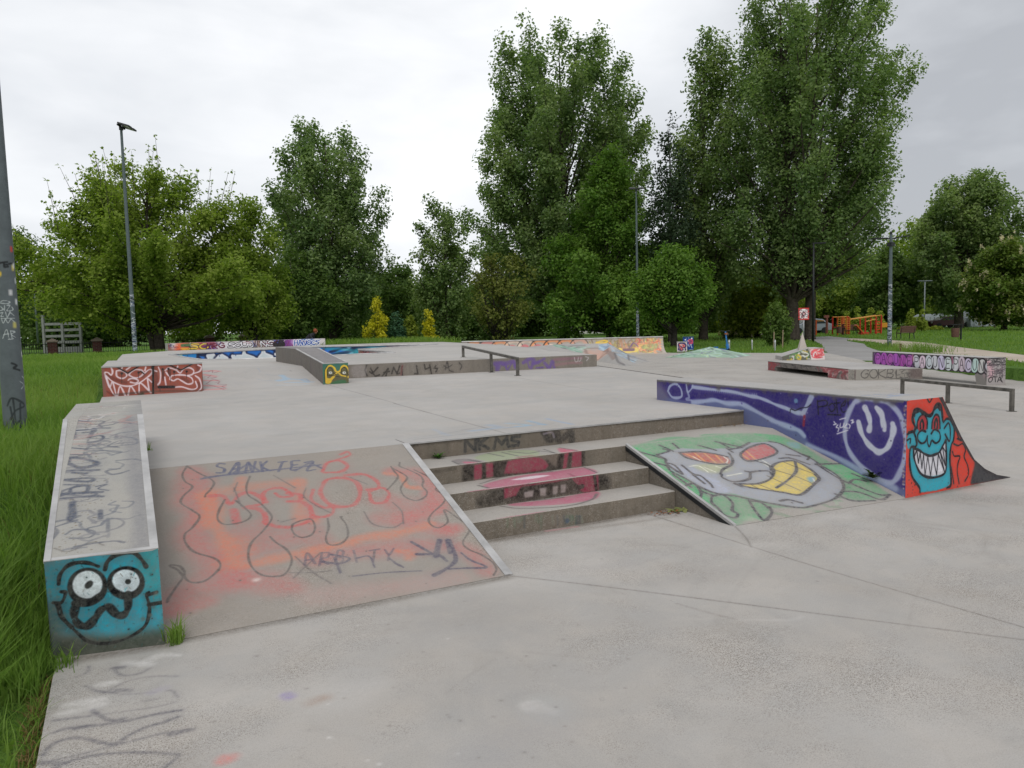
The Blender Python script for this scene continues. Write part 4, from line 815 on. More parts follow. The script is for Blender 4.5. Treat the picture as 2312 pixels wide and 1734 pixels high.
mb.quad([(x0,A0,zt0),(x1,A0,zt0),(x1,A1,zt1),(x0,A1,zt1)], 2); mb.quad([(x0,A1,zt1),(x1,A1,zt1),(x1,A2,zt1),(x0,A2,zt1)], 2); mb.quad([(x0,A2,.5),(x0,A2,zt1),(x1,A2,zt1),(x1,A2,.5)], 1)
TOPG = concrete('hubba_top', base=(.27,.26,.265), dirt=.3, speck=.4, streak=.2)
t = empty('hubba_ledge', (1.33, 9, .6), 'sloping ledge with yellow eyes painted on a green front, below the upper deck', 'skate ledge'); mb.build('ledge_body', [ym, sm_, TOPG], t)
for xs, sg in ((x0, 1.), (x1, -1.)):
    m = MB(); strip(m, (xs,A0,zt0), (xs,A1,zt1), (sg,0,0), .035, .012); m.build('metal_edge', STEEL_L, t)
m = MB(); strip(m, (x0,A0,zt0), (x1,A0,zt0), (0,1.,.09), .03, .014); m.build('metal_edge', STEEL_L, t)
# ---------------------------------------------------------------- bowl
f0, f1 = np.array((-.67,21.6,-.45)), np.array((5.45,25.0,-.45))
cQ = Canvas('bowl_paint', f0, f1-f0, (0,0,1), 11.5, 1.34, 60, 1.5)
cQ.all((38, 108, 188), .97); cQ.view(360, 740, 900)
for P in ([(90,250),(140,285),(330,300),(370,240),(250,240)],): cQ.fill(P, (40,140,190), .6, .05)
cQ.st([(95,245),(150,235),(260,232)], .18, (60,120,120), .6); cQ.st([(195,240),(215,290)], .12, (190,210,170), .7)
for P in ([(355,225),(430,240),(370,250),(430,255)], [(370,270),(400,300)], [(365,230),(360,300)]): cQ.st(P, .09, (30,36,60), .9)
for P in ([(460,262),(520,255),(545,300),(480,300)], [(540,300),(570,268),(600,258),(650,285),(660,300)], [(700,265),(800,262),(812,210),(825,250),(900,275),(940,300),(720,300)], [(960,280),(990,245),(998,208),(1015,245),(1080,270),(1060,300),(970,300)], [(1110,245),(1170,240),(1190,228),(1200,240),(1225,250),(1225,280),(1160,300),(1150,262)]):
    cQ.st(P, .22, (26,32,60), .9, .4, True); cQ.st(P, .12, (236,236,240), 1, .3, True, False); cQ.fill(P, (196,204,204), 1, .02, False)
cQ.view(560, 770, 1000)
for P, c in (([(960,75),(1000,110),(1060,160)], (150,200,230)), ([(1060,130),(1130,120),(1160,155)], (230,226,230)), ([(1080,120),(1060,150)], (130,40,56)), ([(1060,80),(1140,75),(1200,80)], (40,130,140)), ([(1220,80),(1300,70),(1500,68)], (60,110,150)), ([(1150,100),(1180,150)], (220,210,214))): cQ.st(P, .25, c, .9, .5)
for i in range(25): cQ.line(spline([(rr.uniform(0, 11), rr.uniform(.9, 1.32)) for _ in range(3)][:1]+[(rr.uniform(0, 11), 1.2)])[:1], .05, (30,60,120), .6)
scrib(cQ, 46, [(230,230,236),(26,32,60),(40,130,140),(150,196,226),(120,50,70)], .10, .6, .9, 31, (5.4, .5, 9.5, 1.32))
cV = Canvas('bowl_side_paint', (4.87,14.6,-.45), (.2,4.4,0), (0,0,1), 4.5, 1.34, 60, 1.4)
cV.all((140,96,92), .9); scrib(cV, 60, [(60,30,36),(206,180,176),(150,60,66),(30,28,30),(120,84,60)], .07, .5, .9, 3)
mQ = concrete('bowl_blue', base=(.25,.25,.25), dirt=.1, speck=.1, cv=cQ, wear=.08); mV = concrete('bowl_brown', base=(.25,.25,.25), dirt=.2, speck=.1, cv=cV, wear=.1)
mb = MB(); n = len(BOWL); far = {8, 9, 10}
for i in range(n):
    a, b = BOWL[i], BOWL[(i+1) % n]
    cvx, mi = (cQ, 0) if i in far else ((cV, 1) if i == 6 else (None, 2))
    mb.quad([(a[0],a[1],-.45),(b[0],b[1],-.45),(b[0],b[1],ZU-.004),(a[0],a[1],ZU-.004)][::1], mi, cvx)
mb.quad([(x, y, -.44) for x, y in BOWL], 2)
t = empty('skate_bowl', (2.5, 19, ZU), 'sunken skate bowl with bright blue walls and white lettering', 'skate bowl'); mb.build('bowl_shell', [mQ, mV, CONC_L], t)
m = MB()
for i in range(n):
    a, b = BOWL[i], BOWL[(i+1) % n]; m.tube([(a[0],a[1],ZU+.005), (b[0],b[1],ZU+.005)], .03, 6)
m.build('coping', STEEL_L, t)
# ---------------------------------------------------------------- graffiti wall behind the bowl
w0, w1 = np.array((-.38,27.3,.86)), np.array((6.28,28.55,.86))
cS = Canvas('back_wall_paint', w0, w1-w0, (0,0,1), 6.8, .32, 170, 1.4)
cS.all((150,136,128), .8); cS.view(360, 740, 900)
for P, w, c in (([(80,160),(140,180)], .35, (140,90,80)), ([(140,170),(190,180)], .3, (190,186,190)), ([(200,190),(300,180),(380,190)], .45, (214,90,52)), ([(210,165),(300,160),(370,175)], .12, (60,110,70)), ([(210,200),(390,205)], .12, (230,170,60)), ([(400,170),(480,180),(540,165)], .4, (140,50,80)), ([(420,190),(520,190)], .2, (90,44,120)), ([(560,170),(700,165),(860,150)], .45, (206,204,208)), ([(900,150),(960,150)], .35, (130,104,96)), ([(990,145),(1070,145)], .35, (206,204,200)), ([(1090,140),(1150,140)], .4, (54,60,140)), ([(1160,140),(1210,140)], .35, (120,50,130)), ([(1250,135),(1330,140)], .35, (170,140,190)), ([(1330,135),(1440,135)], .4, (60,100,170)), ([(1450,130),(1510,130)], .35, (200,196,196))): cS.st(P, w, c, .9, .5)
word(cS, 'SOUDING', 2.4, .05, .2, .26, [((30,28,34), .05), ((214,212,216), 0)], .045, 1, .02); word(cS, '6B', 4.35, .04, .22, .22, [((30,28,34), .04)], .06, 1, .05)
word(cS, 'HANOCS', 5.3, .05, .2, .18, [((228,230,240), .06), ((50,84,160), 0)], .04, 1, .02); word(cS, 'SO', .85, .05, .19, .35, [((60,90,60), .03), ((236,180,70), 0)], .05, 1, .05); word(cS, 'MRG', 1.5, .05, .19, .22, [((96,30,50), 0)], .05, 1, .03)
scrib(cS, 50, [(30,28,30),(220,214,214),(120,40,60),(60,70,140)], .02, .13, .8, 9)
mS = concrete('back_wall', base=(.3,.28,.26), dirt=.2, speck=.1, cv=cS, wear=.1)
mb = MB(); e = (w1-w0)/np.linalg.norm(w1-w0); nb = np.array((-e[1], e[0], 0))*.4
mb.quad([w0-[0,0,.3], w1-[0,0,.3], w1+[0,0,.31], w0+[0,0,.31]], 0, cS); mb.quad([w0+[0,0,.31], w1+[0,0,.31], w1+nb+[0,0,.31], w0+nb+[0,0,.31]], 1); mb.quad([w1-[0,0,.3], w1+nb-[0,0,.3], w1+nb+[0,0,.31], w1+[0,0,.31]], 1); mb.quad([w0+nb-[0,0,.3], w0-[0,0,.3], w0+[0,0,.31], w0+nb+[0,0,.31]], 1); mb.quad([w1+nb-[0,0,.3], w0+nb-[0,0,.3], w0+nb+[0,0,.31], w1+nb+[0,0,.31]], 1)
tag(mb.build('graffiti_wall', [mS, CONC]), 'low concrete wall covered in colourful lettering behind the bowl', 'wall')
# ---------------------------------------------------------------- mound beside the upper deck
k = 500/2212
pz = lambda x, y, z: at(1000+x*k, 740+y*k, z)
T0, T1, T2 = pz(850,190,.67), pz(1200,161,.68), pz(1650,156,.67); F1, Nn, Rr = pz(1545,330,.002), pz(1830,385,.002), pz(2060,335,.002)
F0 = np.array((T0[0]+.4, T0[1]-2.0, .002)); bk = np.array((1.1, 2.4, 0.)); B0, B1, B2 = [np.array((p[0], p[1], .002))+bk for p in (T0, T1, T2)]
cM2 = Canvas('mound_paint', (9, 13, 0), (1,0,0), (0,1,0), 11, 14, 60, 1.1)
mb = MB()
def tess(P, n=5):
    A, B, C = map(np.array, P); V = {}; f = []; vs = []
    for i in range(n+1):
        for j in range(n+1-i): V[i, j] = len(vs); vs.append(A+(B-A)*i/n+(C-A)*j/n)
    for i in range(n):
        for j in range(n-i):
            f.append((V[i,j], V[i+1,j], V[i,j+1]))
            if j < n-i-1: f.append((V[i+1,j], V[i+1,j+1], V[i,j+1]))
    mb.add(vs, f, 0, [[cM2.uv(vs[q]) for q in g] for g in f])
S1 = (T2*.55+Rr*.45)-[0,0,.07]; S1n = (T2*.5+Nn*.5)-[0,0,.04]
for P in ([T0, F0, T1], [F0, F1, T1], [T1, F1, T2], [T2, F1, S1n], [F1, Nn, S1n], [T2, S1n, S1], [S1n, Nn, S1], [Nn, Rr, S1], [S1, Rr, B2], [T2, S1, B2], [T1, T2, B2], [T1, B2, B1], [T0, T1, B1], [T0, B1, B0], [F0, T0, B0]): tess(P)
def onpl(px, py, A, B, C):
    n = np.cross(B-A, C-A); d = ray(px, py); return CAM+d*(((A-CAM)@n)/(d@n))
def ms(pts, w, c, a=.8, soft=.5):
    P = []
    for x, y in pts:
        p = onpl(1000+x*k, 740+y*k, T1, T2, F1) if x < 1700 else onpl(1000+x*k, 740+y*k, T2, Nn, Rr)
        P.append((p[0]-9, p[1]-13))
    cM2.line(spline(P), w, c, a, soft)
for i in range(70):
    x = rr.uniform(1020, 1420); y = rr.uniform(195, 250); ms([(x, y), (x+rr.uniform(10, 40), y+rr.uniform(-12, 12)), (x+rr.uniform(20, 60), y+rr.uniform(-14, 14))], .13, rr.choice([(118,168,142),(146,180,160),(104,146,124),(112,110,112),(176,190,180)]), .7)
for i in range(60):
    x = rr.uniform(1430, 1680); y = rr.uniform(215, 315); ms([(x, y), (x+rr.uniform(-20, 30), y+rr.uniform(-8, 8))], .3, (192,150,132), .32, .95)
ms([(1420,215),(1450,270),(1540,320),(1640,305),(1710,270),(1700,235),(1600,225),(1560,205),(1440,205)], .11, (130,104,96), .6); ms([(1640,230),(1650,300)], .09, (130,100,92), .7)
for i in range(60):
    x = rr.uniform(1560, 1690); y = rr.uniform(160, 225); ms([(x, y), (x+rr.uniform(10, 40), y+rr.uniform(0, 20))], .13, rr.choice([(150,186,206),(170,196,210),(180,182,190),(120,140,164)]), .6)
for i in range(60):
    x = rr.uniform(1720, 1930); y = 215+(x-1720)*.4+rr.uniform(-20, 50); ms([(x, y), (x+rr.uniform(10, 50), y+rr.uniform(0, 22))], .12, rr.choice([(150,186,206),(170,196,210),(180,182,190),(130,150,170),(104,102,106)]), .6)
for P in ([(1715,240),(1750,310),(1820,370)], [(1060,225),(1250,185),(1420,175)], [(1040,205),(1120,190)], [(1750,200),(1880,270),(2030,330)], [(1850,260),(1860,320)]): ms(P, .08, (104,100,102), .8)
mM = concrete('mound_concrete', base=(.40,.385,.37), dirt=.2, speck=.3, cv=cM2, wear=.2)
o = mb.build('mound', mM, None); tag(o, 'raised concrete mound with faded green and orange graffiti beside the upper deck', 'skate ramp')
# ---------------------------------------------------------------- quarter pipe at the back
b0, b1 = at(1042,772.5,.80), at(1497,761,.80); b1[2] = .80
dv = (b1-b0)*[1,1,0]; LQ = np.linalg.norm(dv); e = dv/LQ; nq = np.array((e[1], -e[0], 0))
cA = Canvas('quarter_paint', (0,0,0), (1,0,0), (0,1,0), LQ, 1.35, 60, 1.35)
scr = [(196,172,112),(180,160,96),(206,180,150),(150,120,90)]
cA.all((172,162,148), .75)
for i in range(120): x = rr.uniform(.62*LQ, LQ-.3); cA.line(spline([(x, rr.uniform(.2, 1.3)) for x in (x, x+rr.uniform(-.2, .2), x+rr.uniform(-.3, .3))]), .06, rr.choice([(170,158,90),(196,178,110),(150,132,84),(190,120,96),(120,96,70)]), .6, .6)
for i in range(70): x = LQ-abs(rr.gauss(0, .7))-.1; y = rr.uniform(.3, 1.3); cA.line([(x, y), (x+rr.uniform(-.3, .1), y+rr.uniform(-.3, .3))], .07, rr.choice([(222,130,96),(232,160,120),(224,196,110),(200,90,84)]), .8, .5)
for i in range(9):
    x = .05*LQ+i*.065*LQ; c = rr.choice([(198,112,110),(206,150,130),(214,190,170),(120,118,140),(222,130,70)])
    cA.line(spline([(x-.5, .55), (x-.2, 1.15), (x+.3, 1.2), (x+.6, .6)]), .16, c, .7, .5); cA.line(spline([(x-.6, .5), (x-.2, 1.24), (x+.4, 1.26), (x+.7, .5)]), .05, K, .9)
    cA.line(spline([(x-.3, .8), (x, 1.0), (x+.3, .8)]), .12, rr.choice([(190,100,104),(150,150,166),(216,196,180)]), .9)
cA.line(spline([(.665*LQ,1.05),(.69*LQ,1.16),(.72*LQ,1.16),(.71*LQ,1.05),(.68*LQ,1.02),(.665*LQ,1.05)]), .09, (222,186,70), 1); cA.line(spline([(.78*LQ,.62),(.79*LQ,.42),(.82*LQ,.36),(.855*LQ,.45),(.86*LQ,.62)]), .16, (216,190,96), 1); cA.line([(.8*LQ,.56),(.84*LQ,.56)], .2, (110,84,100), .9); cA.line(spline([(.83*LQ,.75),(.85*LQ,1.0),(.87*LQ,.8)]), .06, (110,80,130), .9); cA.line(spline([(.9*LQ,.7),(.93*LQ,.6),(.96*LQ,.75),(.93*LQ,.85)]), .22, (150,170,110), .6, .8)
qm = concrete('quarter_concrete', base=(.36,.345,.33), dirt=.2, speck=.1, cv=cA, wear=.2)
mb = MB(); prq = [(0,.80,1.3),(.02,.62,1.08),(.12,.38,.8),(.32,.18,.5),(.62,.05,.2),(1.0,.002,0)]
for s in range(12):
    for (d0, z0, v0), (d1, z1, v1) in zip(prq[:-1], prq[1:]):
        P = []; U = []
        for ss, d_, z_, v_ in ((s, d1, z1, v1), (s+1, d1, z1, v1), (s+1, d0, z0, v0), (s, d0, z0, v0)):
            q = b0+e*LQ*ss/12+nq*d_; P.append((q[0], q[1], z_)); U.append((ss/12, v_/1.35))
        mb.add(P, [(0, 1, 2, 3)], 0, [U])
bk = -nq*1.3; g = b0+bk; h_ = b1+bk
mb.quad([b0, b1, h_, g], 1)
endp = [b1+nq*d_+np.array((0,0,z_-.80)) for d_, z_, v_ in prq]
mb.quad(endp+[np.array((endp[-1][0],endp[-1][1],-.2)), np.array((b1[0],b1[1],-.2))], 1); mb.quad([np.array((b1[0],b1[1],-.2)), np.array((h_[0],h_[1],-.2)), h_, b1], 1); mb.quad([np.array((h_[0],h_[1],-.2)), np.array((g[0],g[1],-.2)), g, h_], 1)
t = empty('quarter_pipe', tuple((b0+b1)/2*[1,1,0]), 'long curved concrete quarter pipe covered in pastel graffiti at the back', 'skate ramp'); mb.build('ramp_body', [qm, CONC_L], t)
m = MB(); m.tube([b0+[0,0,.01], b1+[0,0,.01]], .035, 8); m.build('coping', STEEL_L, t)
# ---------------------------------------------------------------- green pyramid
pa, pb = np.array((18.9,19.9,.003)), np.array((20.1,17.1,.003)); ap = at(1603,783,.42); pc, pd = np.array((22.5,18.3,.003)), np.array((21.2,21.0,.003))
cN = Canvas('pyramid_paint', pa, pb-pa, (ap-(pa+pb)/2), 3.1, 1.6, 90, 1.1)
cN.all((140,178,152), .7); scrib(cN, 60, [(110,150,130),(176,200,190),(120,120,140),(84,100,90),(170,196,150)], .06, .4, .8, 4)
nm = concrete('pyramid_concrete', base=(.38,.36,.34), dirt=.1, speck=.1, cv=cN, wear=.1)
mb = MB(); mb.quad([pa, pb, ap], 0, cN); mb.add([pb, pc, ap], [(0,1,2)], 0, [[(.1,.3),(.9,.3),(.5,.6)]]); mb.quad([pc, pd, ap], 1); mb.quad([pd, pa, ap], 1)
tag(mb.build('pyramid_bump', [nm, CONC]), 'low pale green pyramid bump in front of the blue scooter', 'skate ramp')
# ---------------------------------------------------------------- manual pad
q = [np.array(v) for v in ((15.63,10.86,0),(14.08,6.74,0),(14.06,6.60,0),(15.5,5.72,0),(17.2,9.95,0))]
q[2] = np.array((14.16,6.58,0)); zt = .272
cJ = Canvas('pad_side_paint', q[0], q[1]-q[0], (0,0,1), 4.45, .3, 90, 1.4); cJ.all((100,94,90), .6)
scrib(cJ, 60, [(60,58,60),(120,112,110),(44,42,44)], .03, .2, .8, 5, (.4, .02, 3.4, .28)); scrib(cJ, 40, [(150,60,66),(130,50,60),(190,150,150)], .05, .2, .8, 6, (3.3, 0, 4.4, .25)); scrib(cJ, 25, [(150,60,66),(130,60,70)], .05, .15, .8, 7, (0, 0, .55, .25))
cJ2 = Canvas('pad_end_paint', q[2], q[3]-q[2], (0,0,1), 1.62, .3, 140, 1.4); cJ2.all((140,134,124), .4); word(cJ2, 'GOKBL', .12, .05, .2, .17, [((54,52,52), 0)], .022, .85, .04); scrib(cJ2, 14, [(60,58,58)], .015, .1, .8, 3, (1.05, .03, 1.4, .25)); cJ2.poly([(1.3,0),(1.62,0),(1.62,.3),(1.25,.3)], (84,66,66), .7, .05)
jm = concrete('pad_side', base=(.24,.225,.205), dirt=.3, speck=.3, streak=.3, cv=cJ, wear=.2); jm2 = concrete('pad_end', base=(.36,.34,.31), dirt=.3, speck=.3, streak=.3, cv=cJ2, wear=.2)
e = (q[1]-q[0])/np.linalg.norm(q[1]-q[0]); inn = np.array((-e[1], e[0], 0)); inn = inn if inn[0] > 0 else -inn; L = np.linalg.norm(q[1]-q[0])
mb = MB(); up = lambda p, z: np.array((p[0], p[1], z))
mb.quad([up(p, zt) for p in (q[0], q[1], q[2], q[3], q[4])], 2)
s0, s1 = q[0]+e*.55, q[0]+e*3.45
zb = .13
for a, b, z0 in ((q[0], s0, 0), (s0, s1, zb), (s1, q[1], 0)): mb.quad([up(a,z0), up(b,z0), up(b,zt), up(a,zt)], 0, cJ)
for s, a in ((s0, 1), (s1, 1)): mb.quad([up(s,0), up(s+inn*.8,0), up(s+inn*.8,zb), up(s,zb)], 3)
mb.quad([up(s0,zb), up(s1,zb), up(s1+inn*.8,zb), up(s0+inn*.8,zb)], 3); mb.quad([up(s0+inn*.8,0), up(s1+inn*.8,0), up(s1+inn*.8,zb), up(s0+inn*.8,zb)], 3)
mb.quad([up(q[1],0), up(q[2],0), up(q[2],zt), up(q[1],zt)], 1); mb.quad([up(q[2],0), up(q[3],0), up(q[3],zt), up(q[2],zt)], 1, cJ2)
mb.quad([up(q[3],0), up(q[4],0), up(q[4],zt), up(q[3],zt)], 3); mb.quad([up(q[4],0), up(q[0],0), up(q[0],zt), up(q[4],zt)], 3)
t = empty('manual_pad', (15.6, 8.3, 0), 'low flat concrete pad with a dark slot under its edge', 'skate ledge'); mb.build('pad_body', [jm, jm2, CONC_L, CONC_D], t)
m = MB(); strip(m, up(q[0],zt), up(q[1],zt), inn, .05, .012); m.build('metal_edge', STEEL_D, t)
# ---------------------------------------------------------------- lettered beam ledge
g0, g1 = at(1970,794,.61), at(2228.7,808,.61); ge = at(2275,806.5,.61)
g0, g1, ge = [np.array((p[0], p[1], 0)) for p in (g0, g1, ge)]
e = (g1-g0)/np.linalg.norm(g1-g0); LB_ = np.linalg.norm(g1-g0); sd = (ge-g1); sd = sd/np.linalg.norm(sd)*.46
cZ = Canvas('beam_paint', up(g0, 0), e, (0,0,1), LB_, .62, 150, 1.4)
cZ.poly([(0,.25),(LB_,.25),(LB_,.61),(0,.61)], (70,64,68), .9); cZ.poly([(.06,.25),(1.72,.25),(1.75,.58),(.06,.58)], (120,66,138), .95, .03); cZ.poly([(4.1,.2),(4.7,0),(4.7,.6),(4.1,.6)], (166,140,146), .8, .05)
bubble(cZ, 'PACUNE', .12, .265, .33, .262, (164,84,168), (48,22,60), 3)
bubble(cZ, 'PACUNE', 1.74, .262, .335, .228, (204,206,212), (22,20,26), 4); bubble(cZ, 'PACUNE', 3.14, .262, .335, .205, (190,194,200), (22,20,26), 5)
cZ.line(spline([(4.36,.5),(4.25,.42),(4.36,.36),(4.4,.22),(4.34,.17)]), .26, (24,22,28), 1); cZ.line(spline([(4.36,.5),(4.25,.42),(4.36,.36),(4.4,.22),(4.34,.17)]), .17, (198,200,206), 1, .2); cZ.line(spline([(4.30,.44),(4.36,.40)]), .02, (24,22,28), 1)
for x in (1.7, 3.12): cZ.line([(x,.57),(x+.02,.45)], .06, (200,120,150), .6)
cZ.poly([(4.2,.1),(4.5,.0),(4.4,.1),(4.25,.18)], (26,24,28), .9)
cX = Canvas('beam_end_paint', up(g1, 0), sd, (0,0,1), .46, .62, 300, 1.4); cX.all((158,150,150), .6); cX.line([(.03,.5),(.12,.3),(.1,.2)], .12, (196,150,160), .7, .8)
scrib(cX, 34, [(40,38,42)], .014, .1, .95, 2, (.04, .44, .44, .6)); scrib(cX, 40, [(60,54,60),(90,70,80)], .012, .08, .9, 3, (.06, .2, .44, .46)); word(cX, 'OTA', .05, .07, .1, .09, [((34,32,36), 0)], .022, .95, .02); cX.line(spline([(.34,.1),(.36,.2),(.39,.18),(.36,.12),(.4,.05)]), .014, (34,32,36), .95)
zm = concrete('beam_side', base=(.3,.28,.26), dirt=.2, speck=.2, cv=cZ, wear=.12); xm = concrete('beam_end', base=(.36,.34,.33), dirt=.2, speck=.2, cv=cX, wear=.12)
z0, z1 = .272, .61; i0 = g1-e*.30; i1 = g1-e*.36; lowz = .245
mb = MB()
side = [up(g0,z0+.002), up(i1,lowz), up(i0,0), up(g1,0), up(g1,z1), up(g0,z1)]
mb.quad(side, 0, cZ); mb.quad([p+sd for p in side[::-1]], 2); mb.quad([up(g1,0), up(g1,0)+sd, up(g1,z1)+sd, up(g1,z1)], 1, cX)
for a, b in ((0,1),(1,2),(4,5),(5,0)): mb.quad([side[a], side[b], side[b]+sd, side[a]+sd], 3 if a == 4 else 2)
t = empty('beam_ledge', tuple(g1+sd/2), 'long concrete beam ledge with white and purple bubble lettering on one square leg', 'skate ledge'); mb.build('ledge_body', [zm, xm, CONC_D, CONC_L], t)
# ---------------------------------------------------------------- rails
def rail(pts_base, tops, r, label, loc):
    t = empty('grind_rail', loc, label, 'rail', 'steel grind rails')
    tp = [np.array(p) for p in tops]; d = (tp[-1]-tp[0]); d /= np.linalg.norm(d); sx = np.cross(d, (0,0,1.)); sx /= np.linalg.norm(sx); uz = np.cross(sx, d)
    m = MB(); m.obox((tp[0]+tp[-1])/2, (tp[-1]-tp[0])/2+d*r, sx*r, uz*r); m.build('top_bar', STEEL_D, t, bevel=.006)
    h = d*[1,1,0]; h /= np.linalg.norm(h)
    for b, q in zip(pts_base, tops):
        b, q = np.array(b), np.array(q); m = MB(); m.obox((b+q-[0,0,r])/2, h*r*.95, sx*r*.95, (q-[0,0,r]-b)/2); m.build('leg', STEEL_D, t)
        m = MB(); m.obox(b+[0,0,.004], h*r*1.9, sx*r*1.9, np.array((0,0,.004))); m.build('base_plate', STEEL_D, t)
RB = [at(2284,929,0), at(2139.5,910,0)]; d = RB[1]-RB[0]; LB = RB[0]+d*(2.58/ (np.linalg.norm(d)))
RB = [RB[0], RB[1], LB]; RTp = [p+[0,0,.345] for p in RB]
rail(RB, RTp, .028, 'flat steel rail on three legs right of the purple ledge', tuple(RB[1]))
k = 500/2212
B0, B1, B2_ = np.array((4.72,6.83,.6)), np.array((4.82,8.19,.6)), np.array((4.93,9.9,.87))
T0, T2 = at(1000+742*k, 740+338*k, .92), at(1000+262*k, 740+190*k, 1.2)
T0 = np.array((4.72,6.83,.935)); T2 = np.array((4.93,9.9,1.115)); fr = (8.19-6.83)/(9.9-6.83); T1 = T0+(T2-T0)*fr
rail([B0, B1, B2_], [T0, T1, T2], .027, 'sloping steel rail running down over the step of the upper deck', (4.82,8.19,.6))
# ---------------------------------------------------------------- fun box far right
k = 500/2212
def zp(x, y, z): return at(1500+x*k, 600+y*k, z)
u0, u1, u2 = zp(1178,945,0), zp(1465,942,0), zp(1605,938,0)
dirr = (u2-u0)/np.linalg.norm(u2-u0); bkv = np.array((-dirr[1], dirr[0], 0)); bkv = bkv if bkv[0] > 0 else -bkv
cC = Canvas('wedge_paint', u0, dirr, (0,0,1), 1.25, .5, 120, 1.4); cC.all((84,84,72), .9); scrib(cC, 30, [(200,170,60),(90,130,80),(60,110,70),(190,190,180),(30,30,30)], .05, .15, .9, 8)
cD = Canvas('funbox_paint', u1, dirr, (0,0,1), .75, .5, 160, 1.4); cD.all((196,186,182), .9); scrib(cD, 34, [(196,70,76),(206,90,92),(180,60,70)], .035, .12, .95, 9, (.03, .08, .6, .42))
mb = MB(); w1_ = np.linalg.norm(u1-u0); w2_ = np.linalg.norm(u2-u0); H = .43
A = [u0, u1, u2]; tp0, tp1, tp2 = u0+[0,0,.14], u0+dirr*(w1_-.06)+[0,0,H], u0+dirr*(w2_-.05)+[0,0,H]
wdt = bkv*1.3; sl = bkv*.05
mb.quad([u0, u1, tp1+sl, tp0+sl], 0, cC); mb.quad([u1-bkv*.02, u2-bkv*.02, tp2+sl, tp1+sl], 1, cD); mb.quad([tp0+sl, tp1+sl, tp1+wdt, tp0+wdt], 2); mb.quad([tp1+sl, tp2+sl, tp2+wdt, tp1+wdt], 2)
mb.quad([u2, u2+wdt, tp2+wdt, tp2+sl], 2); mb.quad([u0+wdt, u0, tp0+sl, tp0+wdt], 2); mb.quad([u2+wdt, u0+wdt, tp0+wdt, tp1+wdt, tp2+wdt], 2)
t = empty('fun_box', tuple(u1), 'small wedge shaped concrete box with a red scribbled end below the white spike', 'skate ledge')
mb.build('box_body', [concrete('wedge', base=(.22,.21,.19), dirt=.2, speck=.1, cv=cC, wear=.1), concrete('funbox', base=(.4,.38,.36), dirt=.1, speck=.1, cv=cD, wear=.1), CONC_L], t)
m = MB(); m.tube([tp1+sl, tp2+sl], .018, 6); m.build('coping', STEEL_L, t)
sb = zp(1480, 836, H)+bkv*1.55; mb = MB(); hh = .98
mb.add([sb+dirr*s*.24+bkv*t_*.24-[0,0,sb[2]] for s, t_ in ((-1,-1),(1,-1),(1,1),(-1,1))]+[np.array((sb[0], sb[1], hh+.06))], [(0,1,4),(1,2,4),(2,3,4),(3,0,4),(3,2,1,0)])
tag(mb.build('concrete_spike', concrete('spike', base=(.52,.47,.42), dirt=.25, speck=.1)), 'tall thin pale concrete spike behind the wedge shaped box', 'skate obstacle')
# ================================================================== GROUND AROUND THE PARK
PARK = [(-2.5,-12),(7,-12),(16.8,4.25),(21.1,11.34),(25.9,17.3),(24.94,18.5),(22.3,23.5),(22.6,24.9),(11,28.5),(6.4,28.5),(-.3,27.2),(-2.03,24.2),(-2.42,9.2),(-2.42,7.5),(-2.5,1.6)]
def inside(X, Y, poly):
    ins = np.zeros(np.shape(X), bool)
    for (ax, ay), (bx, by) in zip(poly, poly[1:]+poly[:1]):
        if abs(by-ay) < 1e-9: continue
        ins ^= ((ay > Y) != (by > Y)) & (X < (bx-ax)*(Y-ay)/(by-ay)+ax)
    return ins
def dist_poly(X, Y, poly):
    D = np.full(np.shape(X), 1e9)
    for (ax, ay), (bx, by) in zip(poly, poly[1:]+poly[:1]):
        dx, dy = bx-ax, by-ay; t = np.clip(((X-ax)*dx+(Y-ay)*dy)/(dx*dx+dy*dy), 0, 1)
        D = np.minimum(D, np.hypot(X-ax-t*dx, Y-ay-t*dy))
    return D
def sst(a, b, x): t = np.clip((x-a)/(b-a), 0, 1); return t*t*(3-2*t)
def zT(X, Y):
    X, Y = np.asarray(X, float), np.asarray(Y, float)
    zl = np.interp(Y, [-1.9, .3, 7, 9.5, 12, 24, 31, 40, 60, 90], [-.03, .50, .56, .74, .80, .82, .76, .42, .36, .30])
    w = sst(11, 23, X-.0*Y)
    return zl*(1-w)-.03*w
asph = [tuple(at(x, y, 0)[:2]) for x, y in ((1862,793),(1860,785),(1855,778),(1843,771.5),(1838,769))]
asph = [(26.5,17.65)]+asph+[(46,37),(50,37),(45.5,31.5),(40.4,27.7),(36.2,23.2),(32.5,20.2),(28.8,16.8),(21.4,6.95),(10,-14),(5,-14),(7,-12),(16.8,4.25),(21.1,11.34),(25.9,17.3)]
grav = [(60,52),(46.8,35.3),(45.3,30.7),(42.6,26.1),(38.7,20.9),(34,16.3),(28.1,10.1),(14,-8),(10,-8),(23.5,7.66),(24.7,8.81),(28.3,13.95),(31.6,17.56),(35.4,21.2),(39.3,24.8),(41.3,27.7),(42.9,32),(58,54)]
xs = np.unique(np.concatenate([np.linspace(-260, -12, 16), np.arange(-12, 30, .25), np.linspace(30, 60, 40), np.linspace(60, 420, 20)]))
ys = np.unique(np.concatenate([np.linspace(-120, -8, 8), np.arange(-8, 32, .25), np.linspace(32, 70, 40), np.linspace(70, 520, 20)]))
X, Y = np.meshgrid(xs, ys); Z = zT(X, Y)
Z += .025*np.sin(X*1.7+np.sin(Y*.9))*np.sin(Y*1.3)*(dist_poly(X, Y, PARK) > 1)*(X < 14)
ins = inside(X, Y, PARK) & (dist_poly(X, Y, PARK) > .2); Z[ins] = -1.0
